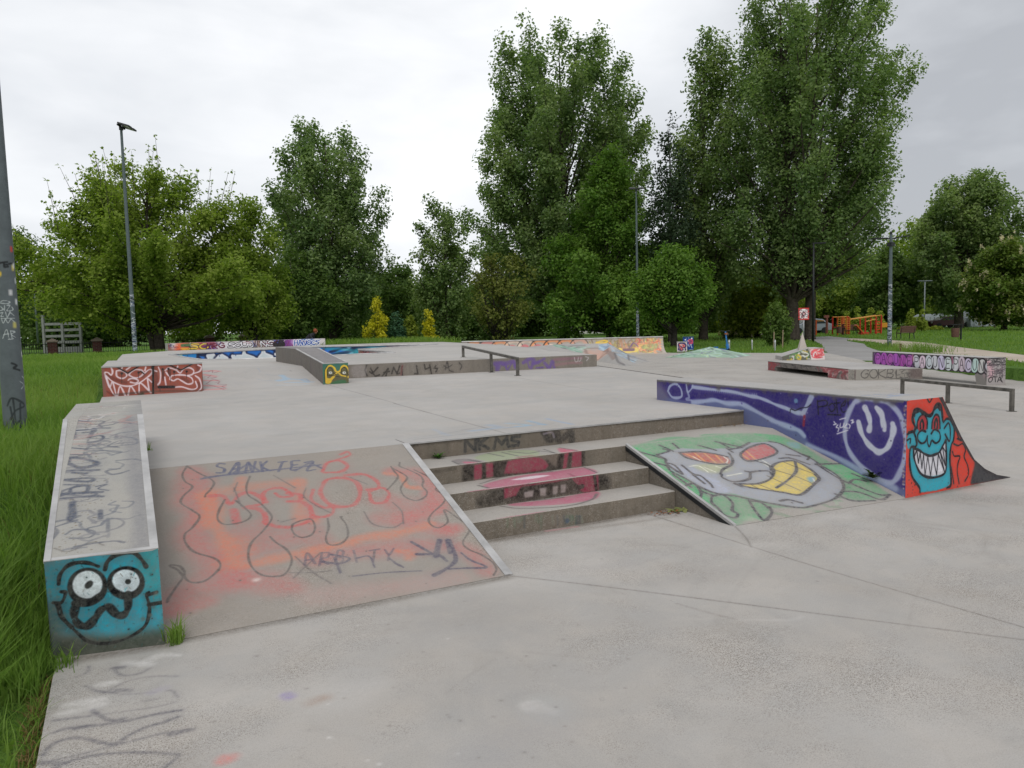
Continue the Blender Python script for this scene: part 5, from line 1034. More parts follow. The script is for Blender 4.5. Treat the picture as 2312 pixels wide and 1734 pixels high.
nx, ny = len(xs), len(ys); idx = np.arange(nx*ny).reshape(ny, nx)
F = np.stack([idx[:-1,:-1].ravel(), idx[:-1,1:].ravel(), idx[1:,1:].ravel(), idx[1:,:-1].ravel()], 1)
t = NT('lawn_ground')
c = t.mix(t.ramp(t.noise(1.1, 5, .7), .35, .7), (.090, .185, .030), (.150, .260, .055))
c = t.mix(t.ramp(t.noise(.14, 4, .6), .45, .7), c, t.mix(1., c, (1.25, 1.15, .9), 'MULTIPLY'))
c = t.mix(t.ramp(t.noise(14, 4, .8), .42, .68), c, (.05, .11, .02))
c = t.mix(t.ramp(t.noise(5, 5, .75, dist=1), .66, .74, 0, .6), c, (.16, .16, .06))
LAWN = t.bsdf(c, .95, bump=t.noise(30, 4, .8), bs=.9, bd=.05, spec=.1)
tag(np_mesh('lawn', np.stack([X.ravel(), Y.ravel(), Z.ravel()], 1), F, LAWN, smooth=True), 'green lawn around the skatepark', None, None, 'structure')
t = NT('asphalt'); c = t.mix(t.ramp(t.noise(.5, 5, .6), .35, .7), (.27, .26, .25), (.33, .32, .31)); c = t.mix(t.ramp(t.noise(60, 2), .55, .7, 0, .4), c, (.12, .12, .12))
ASPH = t.bsdf(c, .9, bump=t.noise(80, 3), bs=.3)
mb = MB(); mb.quad([(x, y, -.004) for x, y in asph]); tag(mb.build('asphalt_path', ASPH), 'grey asphalt path curving along the skatepark', None, None, 'structure')
t = NT('gravel'); c = t.mix(t.ramp(t.noise(.6, 5, .6), .35, .7), (.42, .35, .28), (.52, .45, .37)); c = t.mix(t.ramp(t.noise(40, 3), .5, .7, 0, .4), c, (.25, .2, .15))
GRAV = t.bsdf(c, .95, bump=t.noise(50, 3), bs=.4)
mb = MB(); mb.quad([(x, y, -.012) for x, y in grav]); tag(mb.build('gravel_path', GRAV), 'sandy gravel path beyond the asphalt', None, None, 'structure')
# grass blades
def blades(P, h, w, seed, lean=.5):
    r = np.random.RandomState(seed); n = len(P); a = r.uniform(0, 2*np.pi, n); b = r.uniform(0, 2*np.pi, n)
    hh = h*r.uniform(.5, 1.25, n); ww = w*r.uniform(.7, 1.3, n); ln = lean*hh*r.uniform(.2, 1.3, n)
    s = np.stack([np.cos(a), np.sin(a), 0*a], 1)*ww[:, None]/2; d = np.stack([np.cos(b), np.sin(b), 0*b], 1)*ln[:, None]; u = np.array((0, 0, 1.))*hh[:, None]
    V = np.stack([P-s, P+s, P+d*.35+u*.6+s*.8, P+d*.35+u*.6-s*.8, P+d+u*.95+s*.1, P+d+u*.95-s*.1], 1)
    i = np.arange(n)[:, None]*6; F = np.concatenate([i+np.array([[0,1,2,3]]), i+np.array([[3,2,4,5]])], 0)
    return V.reshape(-1, 3), F
GV, GF, off = [], [], 0
def addb(P, h, w, seed, lean=.5):
    global off
    V, F_ = blades(P, h, w, seed, lean); GV.append(V); GF.append(F_+off); off += len(V)
def sample(n, x0, x1, y0, y1, seed):
    r = np.random.RandomState(seed); x = r.uniform(x0, x1, n); y = r.uniform(y0, y1, n)
    k = ~inside(x, y, PARK); x, y = x[k], y[k]
    return np.stack([x, y, zT(x, y)-.02], 1)
P = sample(15000, -4.2, -2.52, -4.6, 2.2, 1); e = 1-sst(0, .45, -2.52-P[:, 0])*0
P = P[(P[:, 0] < -2.66) | (P[:, 1] < -2.15) | (P[:, 1] > -1.6)]; addb(P[P[:, 1] < -2.0], .13, .006, 2, .9); addb(P[P[:, 1] >= -2.0], .27, .008, 3, .6)
P = sample(3000, -3.4, -2.74, -2.6, -1.0, 4); addb(P, .38, .008, 5, .7)
P = sample(2600, -4.4, -2.52, -4.6, 8, 43); addb(P, .07, .035, 44, 1.2)
P = sample(1500, -2.78, -2.54, -2.2, -1.5, 41); addb(P, .17, .008, 42, .35)
P = sample(14000, -5.0, -2.5, 2.2, 10, 6); addb(P, .17, .010, 7, .6)
P = sample(15000, -7.0, -2.2, 10, 26, 8); addb(P, .15, .018, 9, .6)
P = sample(9000, -9, 9, 26, 44, 10); addb(P, .15, .03, 11, .6)
P = sample(7000, 6, 13, 25.5, 40, 12); addb(P, .36, .04, 13, .6)
r = np.random.RandomState(14); Q = []
while len(Q) < 26000:
    x, y = r.uniform(1470, 2330), r.uniform(728, 832); p = at(x, y, -.03)
    d_ = (p-CAM)@FW
    if d_ < 12 or d_ > 100 or r.rand() > 1.1*d_/70: continue
    Q.append(p)
Q = np.array(Q); k = ~(inside(Q[:, 0], Q[:, 1], PARK) | inside(Q[:, 0], Q[:, 1], asph) | inside(Q[:, 0], Q[:, 1], grav)); Q = Q[k]; Q[:, 2] = -.03
dq = (Q-CAM)@FW; addb(Q[dq < 36], .12, .022, 15, .6); addb(Q[(dq >= 36) & (dq < 55)], .14, .035, 16, .6); addb(Q[dq >= 55], .16, .05, 17, .6)
# tufts by the ledge corner, the path edges and the lamp
for (cx, cy, cz, rad, n, h, sd) in ((-1.96,-1.93,0,.03,80,.13,20), (-2.48,-1.93,0,.07,70,.09,21), (28.6,14.6,-.03,.9,500,.45,22), (-2.0,-.6,.19,.02,14,.08,23), (-1.97,1.0,.6,.03,24,.07,24), (33.2,19.3,-.03,.5,200,.3,25)):
    r = np.random.RandomState(sd); P = np.stack([cx+r.randn(n)*rad*.6, cy+r.randn(n)*rad*.6, np.full(n, cz-.005)], 1); addb(P, h, .006 if n < 300 and h < .2 else .02, sd+50, .7)
GRASS = leafmat('grass_blades', (.120, .225, .040), (.220, .345, .075), (.29, .38, .11), .5, .55)
GVa, GFa = GV, GF; GV, GF, off = [], [], 0
P = sample(1500, -2.57, -2.505, -4.6, -1.98, 71); addb(P, .05, .006, 72, 1.1)
P = sample(500, -4.4, -2.6, -4.6, 9, 73); addb(P, .24, .004, 74, .5)
tag(np_mesh('dry_grass', np.concatenate(GV), np.concatenate(GF), leafmat('dry_blades', (.16,.10,.04), (.26,.18,.08), None, .2)), 'brown dry grass stems along the concrete edge at the left', None, None, 'stuff')
GV, GF = GVa, GFa
tag(np_mesh('grass', np.concatenate(GV), np.concatenate(GF), GRASS), 'long green grass growing along the skatepark and paths', None, None, 'stuff')
# ================================================================== STREET FURNITURE
def pole_mesh(h, r0, r1, cv=None, face=0., n=20):
    m = MB(); V = []; zs_ = [0, .6, 1.2, 2.4, h]
    for z in zs_:
        r_ = r0+(r1-r0)*z/h
        for j in range(n+1):
            a = face-math.pi-.0001+2*math.pi*j/n; V.append((r_*math.cos(a), r_*math.sin(a), z))
    F = []; U = []
    for i in range(len(zs_)-1):
        for j in range(n):
            F.append((i*(n+1)+j, i*(n+1)+j+1, (i+1)*(n+1)+j+1, (i+1)*(n+1)+j)); U.append([(q/n, zs_[z]/6.0) for q, z in ((j,i),(j+1,i),(j+1,i+1),(j,i+1))])
    m.add(V, F, 0, U if cv is not None else None); return m
def shift(m, p): m.v = [(x+p[0], y+p[1], z+p[2]) for x, y, z in m.v]; return m
def floodlights(t, top, dirs):
    m = MB(); top = np.array(top); d = np.array(dirs); sx = np.array((-d[1], d[0], 0))
    m.obox(top+[0,0,.05], sx*.42, d*.03, np.array((0,0,.03))); m.obox(top-[0,0,.02], sx*.07, d*.07, np.array((0,0,.08))); m.build('bracket', BLACK, t)
    for s in (-.28, .28):
        m = MB(); c = top+sx*s+d*.26+[0,0,.05]; tl = d*.95-np.array((0,0,.28)); tl /= np.linalg.norm(tl); nn = np.cross(sx, tl)
        m.obox(c, sx*.20, tl*.25, nn*.035); hd = m.build('floodlight', simple('lamp_head', (.05,.05,.055), .5), t)
        g = MB(); nn2 = nn if nn[2] < 0 else -nn; g.obox(c+nn2*.037+tl*.08, sx*.17, tl*.14, nn*.004); g.build('lens', simple('lamp_lens', (.35,.36,.37), .2), hd)
cvL = Canvas('near_post_paint', (0,0,0), (1,0,0), (0,1,0), .77, 6.0, 150, 1.3)
def lp(x, y):   # zoomed picture of the near post (252 x 1659 for y 500..960) -> metres round / up
    sy = 500+y*460/1659; h = (945-sy)*8.5/1699+.02; sx = x*70/252
    mid = 10+ (sy-500)/460*23+ 2; hw = 19+ (sy-500)/460*6
    f = max(-.98, min(.98, (sx-mid)/hw)); return .385+math.asin(f)/(2*math.pi)*.77, h
def ls(P, w, c, a=.9): cvL.line(spline([lp(*p) for p in P]) if len(P) > 2 else [lp(*p) for p in P], w, c, a, .35)
for P in ([(5,165),(45,150)], [(25,150),(22,190)], [(50,150),(75,145)], [(55,155),(58,185),(80,180)], [(56,168),(75,165)], [(85,160),(110,150)], [(95,950),(130,970),(110,990),(150,1010)], [(60,1290),(90,1230),(150,1260),(180,1300),(120,1330),(80,1400)], [(70,1500),(140,1420)], [(100,1240),(130,1500),(190,1520)], [(130,1560),(160,1600)], [(170,1590),(190,1640)], [(80,1300),(110,1480)], [(150,1280),(150,1540)]): ls(P, .022, (20,22,24))
for P in ([(30,460),(50,450),(90,460),(70,475),(30,470)], [(25,490),(45,520),(25,530)], [(55,490),(55,530)], [(68,490),(90,490),(68,530),(92,530)], [(100,500),(110,520),(100,530)], [(25,550),(45,545),(30,575),(48,575)], [(60,540),(70,580),(90,540)], [(95,550),(115,570)], [(30,590),(120,590)], [(35,600),(45,630),(60,600),(75,630),(95,600),(120,625)], [(40,750),(65,680),(80,750)], [(45,720),(80,715)], [(90,690),(100,745)], [(90,690),(120,700),(95,720),(125,745)], [(75,760),(110,755)], [(150,1100),(175,1130),(160,1160)], [(165,1060),(180,1090),(185,1180)]): ls(P, .012, (176,182,182), .8)
for (x, y, c) in ((100,40,(200,60,40)), (20,240,(196,170,40)), (110,190,(206,186,90)), (112,170,(214,214,214)), (125,290,(190,196,196)), (95,385,(206,204,204)), (130,460,(220,222,222)), (120,645,(190,180,90)), (170,880,(206,206,206))):
    q = lp(x, y); cvL.poly([(q[0]-.02,q[1]-.03),(q[0]+.02,q[1]-.032),(q[0]+.022,q[1]+.028),(q[0]-.02,q[1]+.03)], c, .8)
q = lp(20, 240); cvL.poly([(q[0]-.05,q[1]-.018),(q[0]+.03,q[1]-.018),(q[0]+.03,q[1]+.018),(q[0]-.05,q[1]+.018)], (206,180,40), .95)
cvL.line([(0,.35),(.77,.33)], .5, (84,92,92), .35, .9)
PMAT = painted('near_post', cvL, (.12,.14,.148), .5, .1)
cvM = Canvas('far_post_paint', (0,0,0), (1,0,0), (0,1,0), .77, 6.0, 100, 1.2)
for i in range(90): cvM.line(spline([(rr.uniform(.1,.65), y+rr.uniform(-.1,.1)) for y in [rr.uniform(.3, 3.2)]*3]), .03, rr.choice([(206,208,210),(190,190,196),(40,50,90),(30,32,36),(150,160,170)]), .85, .4)
FMAT = painted('far_post', cvM, (.11,.14,.145), .5, .1)
base = atd(34, 945, 8.5); face = math.atan2(CAM[1]-base[1], CAM[0]-base[0])
t = empty('floodlight_post', tuple(base), 'thick dark grey tagged post standing in the long grass at the left', 'lamp post', 'floodlight posts around the skatepark')
shift(pole_mesh(10, .117, .07, cvL, face), base-[0,0,.3]).build('pole', PMAT, t, True); floodlights(t, base+[0,0,9.75], (.8,.6,0))
b2 = atd(305, 788, 35); f2 = math.atan2(CAM[1]-b2[1], CAM[0]-b2[0])
t = empty('floodlight_post', tuple(b2), 'tall grey floodlight post beside the spreading maple, stickers on its lower part', 'lamp post', 'floodlight posts around the skatepark')
shift(pole_mesh(10.75, 0.105, .055, cvM, f2), b2-[0,0,.7]).build('pole', FMAT, t, True); floodlights(t, b2+[0,0,10.05], (.93,-.36,0))
b3 = atd(1440, 762, 52); f3 = math.atan2(CAM[1]-b3[1], CAM[0]-b3[0])
t = empty('floodlight_post', tuple(b3), 'tall grey floodlight post behind the quarter pipe in front of the trees', 'lamp post', 'floodlight posts around the skatepark')
shift(pole_mesh(10.3, 0.105, .055, cvM, f3), b3-[0,0,.3]).build('pole', FMAT, t, True); floodlights(t, b3+[0,0,10.05], (-.5,-.86,0))
# double-arm park lamp
b4 = at(2008,783,-.02); t = empty('park_lamp', tuple(b4), 'grey park lamp with two flat arms beside the gravel path', 'lamp post')
mh = 5.75; m = shift(pole_mesh(mh, .115, .07, cvM, math.atan2(CAM[1]-b4[1], CAM[0]-b4[0])), b4); m.build('pole', FMAT, t, True)
m = MB(); m.tube([b4+[0,0,mh], b4+[0,0,mh+.15]], .06, 8); m.build('cap', BLACK, t)
for sg, dz in ((-1, 0.), (1, .12)):
    m = MB(); a = b4+[0,0,mh-.22]; d = RT*sg*[1,1,0]; d /= np.linalg.norm(d); m.tube([a, a+d*.25+[0,0,.02]], .04, 6); c_ = a+d*.58+[0,0,.03+dz*.5]
    m.obox(c_, d*.36+np.array((0,0,dz*.4)), np.cross(d, (0,0,1))*.11, np.array((0,0,.03))); m.build('lamp_arm', BLACK, t)
m = MB(); m.obox(b4+[.0,0,mh-.5], (.13,0,0), (0,.13,0), (0,0,.1)); m.build('camera_box', BLACK, t)
def slim_lamp(px, d, h, z, label, mat, arms=1):
    x, y = gxy(px, d); t = empty('park_lamp', (x, y, z), label, 'lamp post'); m = MB(); m.tube([(x,y,z),(x,y,z+h)], [.08,.05], 8); m.build('pole', mat, t, True)
    m = MB(); dd = RT*[1,1,0]
    for s in ((-1, 1) if arms == 2 else (1,)): m.obox(np.array((x,y,z+h))+dd*.35*s, dd*.35, (0,.1,0), (0,0,.04))
    m.build('lamp_head', mat, t)
slim_lamp(1836, 49, 6.4, -.03, 'slim dark lamp post beside the double poplar trunk', BLACK)
slim_lamp(2087, 80, 5.2, -.03, 'slim far lamp with a small cross bar among the trees', GALV, 2)
slim_lamp(85, 60, 7.0, 1.0, 'pale thin street lamp behind the near post on the left', GALV)
# prohibition sign
b5 = at(1814,790,-.02); t = empty('sign', tuple(b5), 'red framed square sign board covered in stickers on a thin post', 'sign')
vd = CAM-b5; vd[2] = 0; vd /= np.linalg.norm(vd); sx = np.array((-vd[1], vd[0], 0))
m = MB(); m.tube([b5, b5+[0,0,2.1]], .032, 8); m.build('post', STEEL, t, True)
cv5 = Canvas('sign_paint', b5+vd*.05-sx*.25+[0,0,1.5], sx, (0,0,1), .5, .6, 200, 1.4)
cv5.all((178,52,48), 1); cv5.poly([(.07,.07),(.43,.07),(.43,.53),(.07,.53)], (214,206,206), .95)
scrib(cv5, 34, [(30,30,34),(60,60,64),(190,60,70),(236,232,232),(120,116,120)], .025, .12, .9, 8, (.07,.07,.43,.53)); cv5.line([(.2,.5),(.3,.5)], .09, (240,240,240)); cv5.line(spline([(.15,.3),(.25,.38),(.35,.3),(.25,.22),(.15,.3)]), .03, (30,30,34))
m = MB(); O5 = b5+vd*.05+[0,0,1.5]; m.quad([O5-sx*.25, O5+sx*.25, O5+sx*.25+[0,0,.6], O5-sx*.25+[0,0,.6]], 0, cv5); m.obox(b5+vd*.042+[0,0,1.8], sx*.25, vd*.006, np.array((0,0,.3)), 1); m.build('board', [painted('sign_board', cv5, (.5,.1,.1)), STEEL], t)
# bicycle hoops
hp = [(1646,792), (1698,792), (1750,793)]; lb = ['bright steel bicycle stand nearest the blue scooter', 'bright steel bicycle stand in the middle of the row of three', 'bright steel bicycle stand beside the thin wooden stakes']
HOOP = simple('stainless', (.62,.62,.62), .3, .8, .1)
t0 = None
for i, (x, y) in enumerate(hp):
    b = at(x, y, -.02)
    if t0 is None:
        t0 = empty('bicycle_stand', tuple(b), lb[0], 'bicycle stand', 'steel bicycle stands on the grass'); v = ray(x, y)*[1,1,0]; v /= np.linalg.norm(v); v = v+RT*[.03,.03,0]
        m = MB(); P = [b-[0,0,.2], b+[0,0,.42], b+v*.06+[0,0,.52], b+v*.5+[0,0,.54], b+v*.94+[0,0,.52], b+v*1.0+[0,0,.42], b+v*1.0-[0,0,.2]]; m.tube(spline(P, 3), .035, 8); m.build('hoop', HOOP, t0, True); o = t0
    else: o = copy_tree(t0)
    o.location = tuple(b); o['label'] = lb[i]
# scooter
b6 = at(1630,796,-.01); t = empty('electric_scooter', tuple(b6), 'blue electric scooter parked on the edge of the grass', 'scooter')
BLUE = simple('scooter_blue', (.02,.16,.42), .35, .1, .1); SCD = BLACK
lx = RT*[1,1,0]; lx /= np.linalg.norm(lx); ly = np.array((-lx[1], lx[0], 0)); fwd_ = lx*.45-ly*.89; sd_ = np.cross((0,0,1.), fwd_)
P = lambda a, b, c: b6+fwd_*a+sd_*b+np.array((0,0,c))
for nm, a in (('front_wheel', .42), ('rear_wheel', -.45)):
    m = MB(); m.tube([P(a,-.03,.12), P(a,.03,.12)], .12, 16); m.build(nm, SCD, t)
m = MB(); m.obox(P(-.05,0,.16), fwd_*.42, sd_*.09, np.array((0,0,.03))); m.build('footboard', BLUE, t)
m = MB(); m.obox(P(-.43,0,.22), fwd_*.09, sd_*.07, np.array((0,0,.06))); m.build('rear_mudguard', BLUE, t)
m = MB(); m.tube([P(.42,0,.16), P(.36,0,.42)], .075, 8); m.tube([P(.36,0,.40), P(.24,0,1.02)], .036, 8); m.build('steering_column', BLUE, t)
m = MB(); m.tube([P(.24,-.27,1.06), P(.22,0,1.03), P(.24,.27,1.06)], .022, 8); m.build('handlebar', SCD, t)
m = MB(); m.obox(P(.30,0,.92), fwd_*.05, sd_*.06, np.array((0,0,.04))); m.build('basket', simple('orange_tag', (.32,.12,.06), .5), t)
# cabinets
def cabinet(px, py, w, h, d, cv, basec, label, legs):
    b = at(px, py, -.02); t = empty('electrical_cabinet', tuple(b), label, 'cabinet')
    vd = CAM-b; vd[2] = 0; vd /= np.linalg.norm(vd); sx = np.array((-vd[1], vd[0], 0)); cv.O = b-sx*w/2+[0,0,.05]; cv.e1 = sx; cv.e2 = np.array((0,0,1.)); cv.N = np.cross(cv.e1, cv.e2)
    m = MB(); O = b+[0,0,.05]; m.quad([O-sx*w/2, O+sx*w/2, O+sx*w/2+[0,0,h], O-sx*w/2+[0,0,h]], 0, cv); m.obox(O-vd*(d/2+.002)+[0,0,h/2], sx*w/2, vd*d/2, np.array((0,0,h/2)), 1)
    m.build('cabinet_body', [painted('cab', cv, basec), simple('cab_side', basec, .6)], t)
    m = MB(); m.obox(O-vd*d/2+[0,0,h+.012], sx*(w/2+.015), vd*(d/2+.015), np.array((0,0,.012))); m.build('lid', simple('cab_lid', tuple(x*.9 for x in basec), .6), t)
    m = MB(); m.obox(b-vd*d/2+[0,0,0], sx*(w/2-.02), vd*(d/2-.02), np.array((0,0,.06))); m.build('plinth', CONC_D, t)
cA1 = Canvas('cabinet_a', (0,0,0), (1,0,0), (0,0,1), .5, .47, 200, 1.4); cA1.all((196,186,186), 1)
for P in ([(.08,.4),(.2,.42),(.36,.4),(.44,.3),(.4,.2),(.42,.08)], [(.08,.35),(.1,.2),(.08,.1),(.2,.06),(.3,.1)], [(.15,.3),(.22,.2),(.16,.12)], [(.3,.3),(.36,.22),(.28,.18)]): cA1.line(spline(P), .07, (48,34,84), .95)
for P in ([(.24,.34),(.34,.33),(.36,.26),(.28,.24)], [(.16,.2),(.24,.16),(.22,.1)], [(.12,.36),(.16,.28)]): cA1.line(spline(P), .06, (206,92,84), .9)
cabinet(1540, 796, .5, .47, .35, cA1, (.5,.48,.46), 'low white cabinet with dark purple and red graffiti', False)
cB1 = Canvas('cabinet_b', (0,0,0), (1,0,0), (0,0,1), .54, .68, 200, 1.4); cB1.all((26,60,130), 1); cB1.line([(.12,.55)], .07, (230,232,240)); cB1.line(spline([(.3,.5),(.42,.55),(.46,.4),(.36,.36)]), .12, (206,74,100), .9); cB1.line(spline([(.25,.3),(.32,.2),(.4,.3),(.46,.12)]), .05, (190,200,220), .9); cB1.line([(.45,.62)], .08, (226,220,226)); scrib(cB1, 14, [(220,222,230),(30,30,60)], .02, .1, .8, 5)
cabinet(1554, 793, .54, .68, .45, cB1, (.03,.08,.22), 'blue cabinet with a pink and white scrawl behind the white one', False)
# bench, bins, stakes
WOODR = simple('red_brown_wood', (.13,.06,.045), .6, 0, .3, 12); WOODP = simple('pale_stake', (.32,.24,.16), .8, 0, .3, 12)
def bench(px, d, label, rot, L=1.5):
    x, y = gxy(px, d); z = -.03; t = empty('park_bench', (x, y, z), label, 'bench'); t.rotation_euler = (0, 0, rot)
    def bd(m, name, mat):
        m.v = [(a+x, b+y, c+z) for a, b, c in m.v]; m.build(name, mat, t)
    m = MB()
    for k in range(4): m.box((-L/2, -.22+k*.115, .43), (L/2, -.12+k*.115, .465))
    bd(m, 'seat', WOODR); m = MB()
    for k in range(4): m.obox((0, .26+k*.03, .54+k*.105), (L/2,0,0), (0,.004,.045), (0,.014,-.004))
    bd(m, 'backrest', WOODR)
    for s in (-1, 1):
        m = MB(); X = s*(L/2-.08); m.tube(spline([(X,-.27,0),(X,-.27,.42),(X,-.2,.64),(X,0,.66),(X,.22,.62)], 4), .025, 6); m.tube([(X,.2,.42),(X,.3,0)], .025, 6); m.tube([(X,-.25,.42),(X,.24,.42),(X,.36,.9)], .022, 6); bd(m, 'leg_frame', BLACK)
bench(2045, 50, 'red-brown slatted bench with dark curved arms by the gravel path', 2.7, 1.05)
bench(1918, 66, 'dark red bench facing the playground climbing frame', -.45, 1.1)
def bin_(px, d, label, s=1.):
    x, y = gxy(px, d); z = -.03; t = empty('litter_bin', (x, y, z), label, 'litter bin'); lx = RT*[1,1,0]
    m = MB(); m.lathe((x,y,z+.22), [(.20*s,0),(.21*s,.04),(.23*s,.50),(.23*s,.55)], 14); m.build('slatted_drum', WOODR, t)
    m = MB(); m.tube([np.array((x,y,z))+lx*.34, np.array((x,y,z+1.0))+lx*.34], .05, 8); m.obox(np.array((x,y,z+.4))+lx*.27, lx*.07, np.array((0,.03,0)), np.array((0,0,.03))); m.build('post', BLACK, t)
    m = MB(); m.obox(np.array((x,y,z+.98))+lx*.06, lx*.36, np.cross((0,0,1), lx)*.22, np.array((0,0,.015))); m.build('roof', BLACK, t)
bin_(2158, 45.5, 'red-brown round litter bin on a dark post in the grass at the right'); bin_(1895, 64, 'dark litter bin beside the bench near the playground')
for px, d, h, lab in ((1747, 41, .85, 'thin wooden stake left of the bush by the bicycle stands'), (1767, 41, .95, 'thin wooden stake right of the bush by the bicycle stands')):
    x, y = gxy(px, d); m = MB(); m.tube([(x,y,-.1),(x+.03,y,h)], [.035,.03], 7); tag(m.build('wooden_stake', WOODP), lab, 'stake', 'wooden stakes')
x, y = gxy(2035, 33); m = MB(); m.tube([(x,y,-.1),(x,y,.35)], [.06,.05], 8); tag(m.build('timber_post', WOODR), 'short dark timber post in the grass beside the gravel path', 'post')
# ================================================================== PLAYGROUND
REDP = simple('red_paint', (.52,.03,.018), .4, 0, .15); YEL = simple('yellow_paint', (.60,.27,.02), .4, 0, .15); ORG = simple('orange_paint', (.58,.09,.012), .4, 0, .15)
gx, gy = gxy(1945, 66); lx = RT*[1,1,0]; lx /= np.linalg.norm(lx); ly = np.array((-lx[1], lx[0], 0)); G = np.array((gx, gy, -.03))
PG = lambda a, b, c: G+lx*a+ly*b+np.array((0,0,c*.76))
t = empty('climbing_frame', tuple(G), 'red and yellow playground climbing frame with ladders', 'climbing frame')
for a, h in ((-2.1,2.1), (-1.25,2.2), (-1.1,2.1), (.35,1.9), (1.3,1.9), (1.75,2.2)):
    for b in (0, 1.0): m = MB(); m.tube([PG(a,b,0), PG(a,b,h)], .065, 8); m.build('post', REDP, t)
for (p, q) in (((-2.1,0,2.1),(-1.1,0,2.1)), ((-2.1,1,2.1),(-1.1,1,2.1)), ((-1.1,0,1.75),(1.75,0,2.2)), ((-1.1,1,1.75),(1.75,1,2.2)), ((.35,0,1.5),(1.3,0,1.75)), ((1.3,0,1.75),(1.35,0,.6))): m = MB(); m.tube([PG(*p), PG(*q)], .045, 7); m.build('rail', YEL, t)
for a in (-1.95, -1.5, -1.15):
    m = MB(); m.tube([PG(a-.13,-.05,.2), PG(a-.13,-.05,2.0)], .03, 6); m.tube([PG(a+.13,-.05,.2), PG(a+.13,-.05,2.0)], .03, 6)
    for k in range(7): m.tube([PG(a-.13,-.05,.35+k*.25), PG(a+.13,-.05,.35+k*.25)], .025, 6)
    m.build('ladder', YEL, t)
m = MB(); m.obox(PG(-1.6,.5,.9), lx*.5, ly*.5, np.array((0,0,.05))); m.build('platform', REDP, t)
m = MB(); m.obox(PG(-.1,.1,.55), lx*.38+np.array((0,0,-.45)), ly*.25, lx*.03+np.array((0,0,.03))); m.build('slide', ORG, t)
m = MB()
for k in range(5): m.obox(PG(1.5,.1,.25+k*.3), lx*.3, ly*.05, np.array((0,0,.05)))
m.build('steps', ORG, t); m = MB(); m.obox(PG(2.15,.3,1.05), lx*.28, ly*.05, np.array((0,0,.2))); m.build('panel', YEL, t); m = MB(); m.obox(PG(.3,.2,.12), lx*.35, ly*.3, np.array((0,0,.12))); m.build('seat_block', REDP, t)
gx, gy = gxy(1845, 66); G = np.array((gx, gy, -.03)); t = empty('exercise_bar', tuple(G), 'orange post with a yellow top bar left of the climbing frame', 'playground equipment')
m = MB(); m.tube([PG(-.1,0,0), PG(-.1,0,1.85)], .08, 8); m.build('post', ORG, t); m = MB(); m.tube([PG(-.45,0,1.7), PG(.6,0,1.72)], .04, 6); m.build('bar', YEL, t)
gx, gy = gxy(1867, 70); G = np.array((gx, gy, -.03)); m = MB(); m.tube([PG(0,0,0), PG(0,0,2.3)], [.12,.1], 8); m.obox(PG(-.05,0,2.2), lx*.22, ly*.1, np.array((0,0,.12))); tag(m.build('playground_totem', simple('rust', (.2,.07,.05), .7)), 'rust-red playground post with a carved head', 'playground equipment')
# ================================================================== BUILDINGS, SHEDS, CARS FAR BEHIND
TIN = simple('tin', (.42,.46,.48), .5, .3, .25, 3)
def shed(px, d, w, h, label):
    x, y = gxy(px, d); z = -.03; t = empty('tin_garage', (x, y, z), label, 'shed', 'tin garages by the far trees'); lx = RT*[1,1,0]; lx /= np.linalg.norm(lx); ly = np.array((-lx[1], lx[0], 0))
    pr = [(-w/2,0),(-w/2*1.02,h*.55),(-w/2*.8,h*.85),(-w*.2,h),(w*.2,h),(w/2*.8,h*.85),(w/2*1.02,h*.5),(w/2,0)]; o = np.array((x,y,z))
    m = MB(); m.extr([o+lx*a+np.array((0,0,b)) for a, b in pr], ly*4); m.build('shell', TIN, t)
    for s in (-1, 1):
        m = MB(); m.obox(o+lx*s*w*.19-ly*.03+[0,0,h*.4], lx*w*.18, ly*.02, np.array((0,0,h*.38))); dd = m.build('door', TIN, t)
        m = MB(); m.obox(o+lx*s*w*.19-ly*.06+[0,0,h*.45], lx*w*.10, ly*.012, np.array((0,0,.03))); m.obox(o+lx*s*w*.19-ly*.06+[0,0,h*.45], lx*.03, ly*.013, np.array((0,0,h*.3))); m.build('brace', BLACK, dd)
shed(2220, 90, 2.9, 1.95, 'rounded grey tin garage with two barred doors right of the far poplar trunk'); shed(2118, 98, 2.6, 1.7, 'pale tin garage partly hidden left of the far poplar trunk')
def car(px, d, rot, colr, label, L=4.2, H=1.5):
    x, y = gxy(px, d); z = -.03; t = empty('parked_car', (x, y, z), label, 'car'); t.rotation_euler = (0,0,rot)
    P = [(-L/2,.3),(-L/2,.78),(-L/2+.15,.9),(-L*.26,.95),(-L*.12,H-.06),(L*.06,H),(L*.26,H-.08),(L*.42,1.0),(L/2-.04,.92),(L/2,.5),(L/2,.3)]
    m = MB(); m.extr([(x+a, y-.85, z+b) for a, b in P], (0,1.7,0)); m.build('body', simple('car_paint', colr, .3, .1, .05), t, bevel=.05)
    GL = simple('car_glass', (.03,.04,.045), .15)
    for s in (-1, 1):
        m = MB(); m.extr([(x+a, y+s*.853, z+b) for a, b in ((-L*.22,.98),(-L*.11,H-.14),(L*.22,H-.14),(L*.36,1.0))], (0,s*.01,0)); m.build('window', GL, t)
        for a in (-L*.3, L*.3): m = MB(); m.tube([(x+a,y+s*.68,z+.31),(x+a,y+s*.88,z+.31)], .31, 16); m.build('wheel', BLACK, t)
    m = MB(); m.extr([(x-L*.25,y-.7,z+.975),(x-L*.125,y-.7,z+H-.08),(x-L*.125,y+.7,z+H-.08),(x-L*.25,y+.7,z+.975)], (-.02,0,.01)); m.build('windscreen', GL, t)
    for s in (-1, 1): m = MB(); m.obox((x-L/2-.005,y+s*.6,z+.68), (.015,0,0), (0,.18,0), (0,0,.08)); m.build('headlight', simple('lamp_glass', (.6,.6,.6), .2), t)
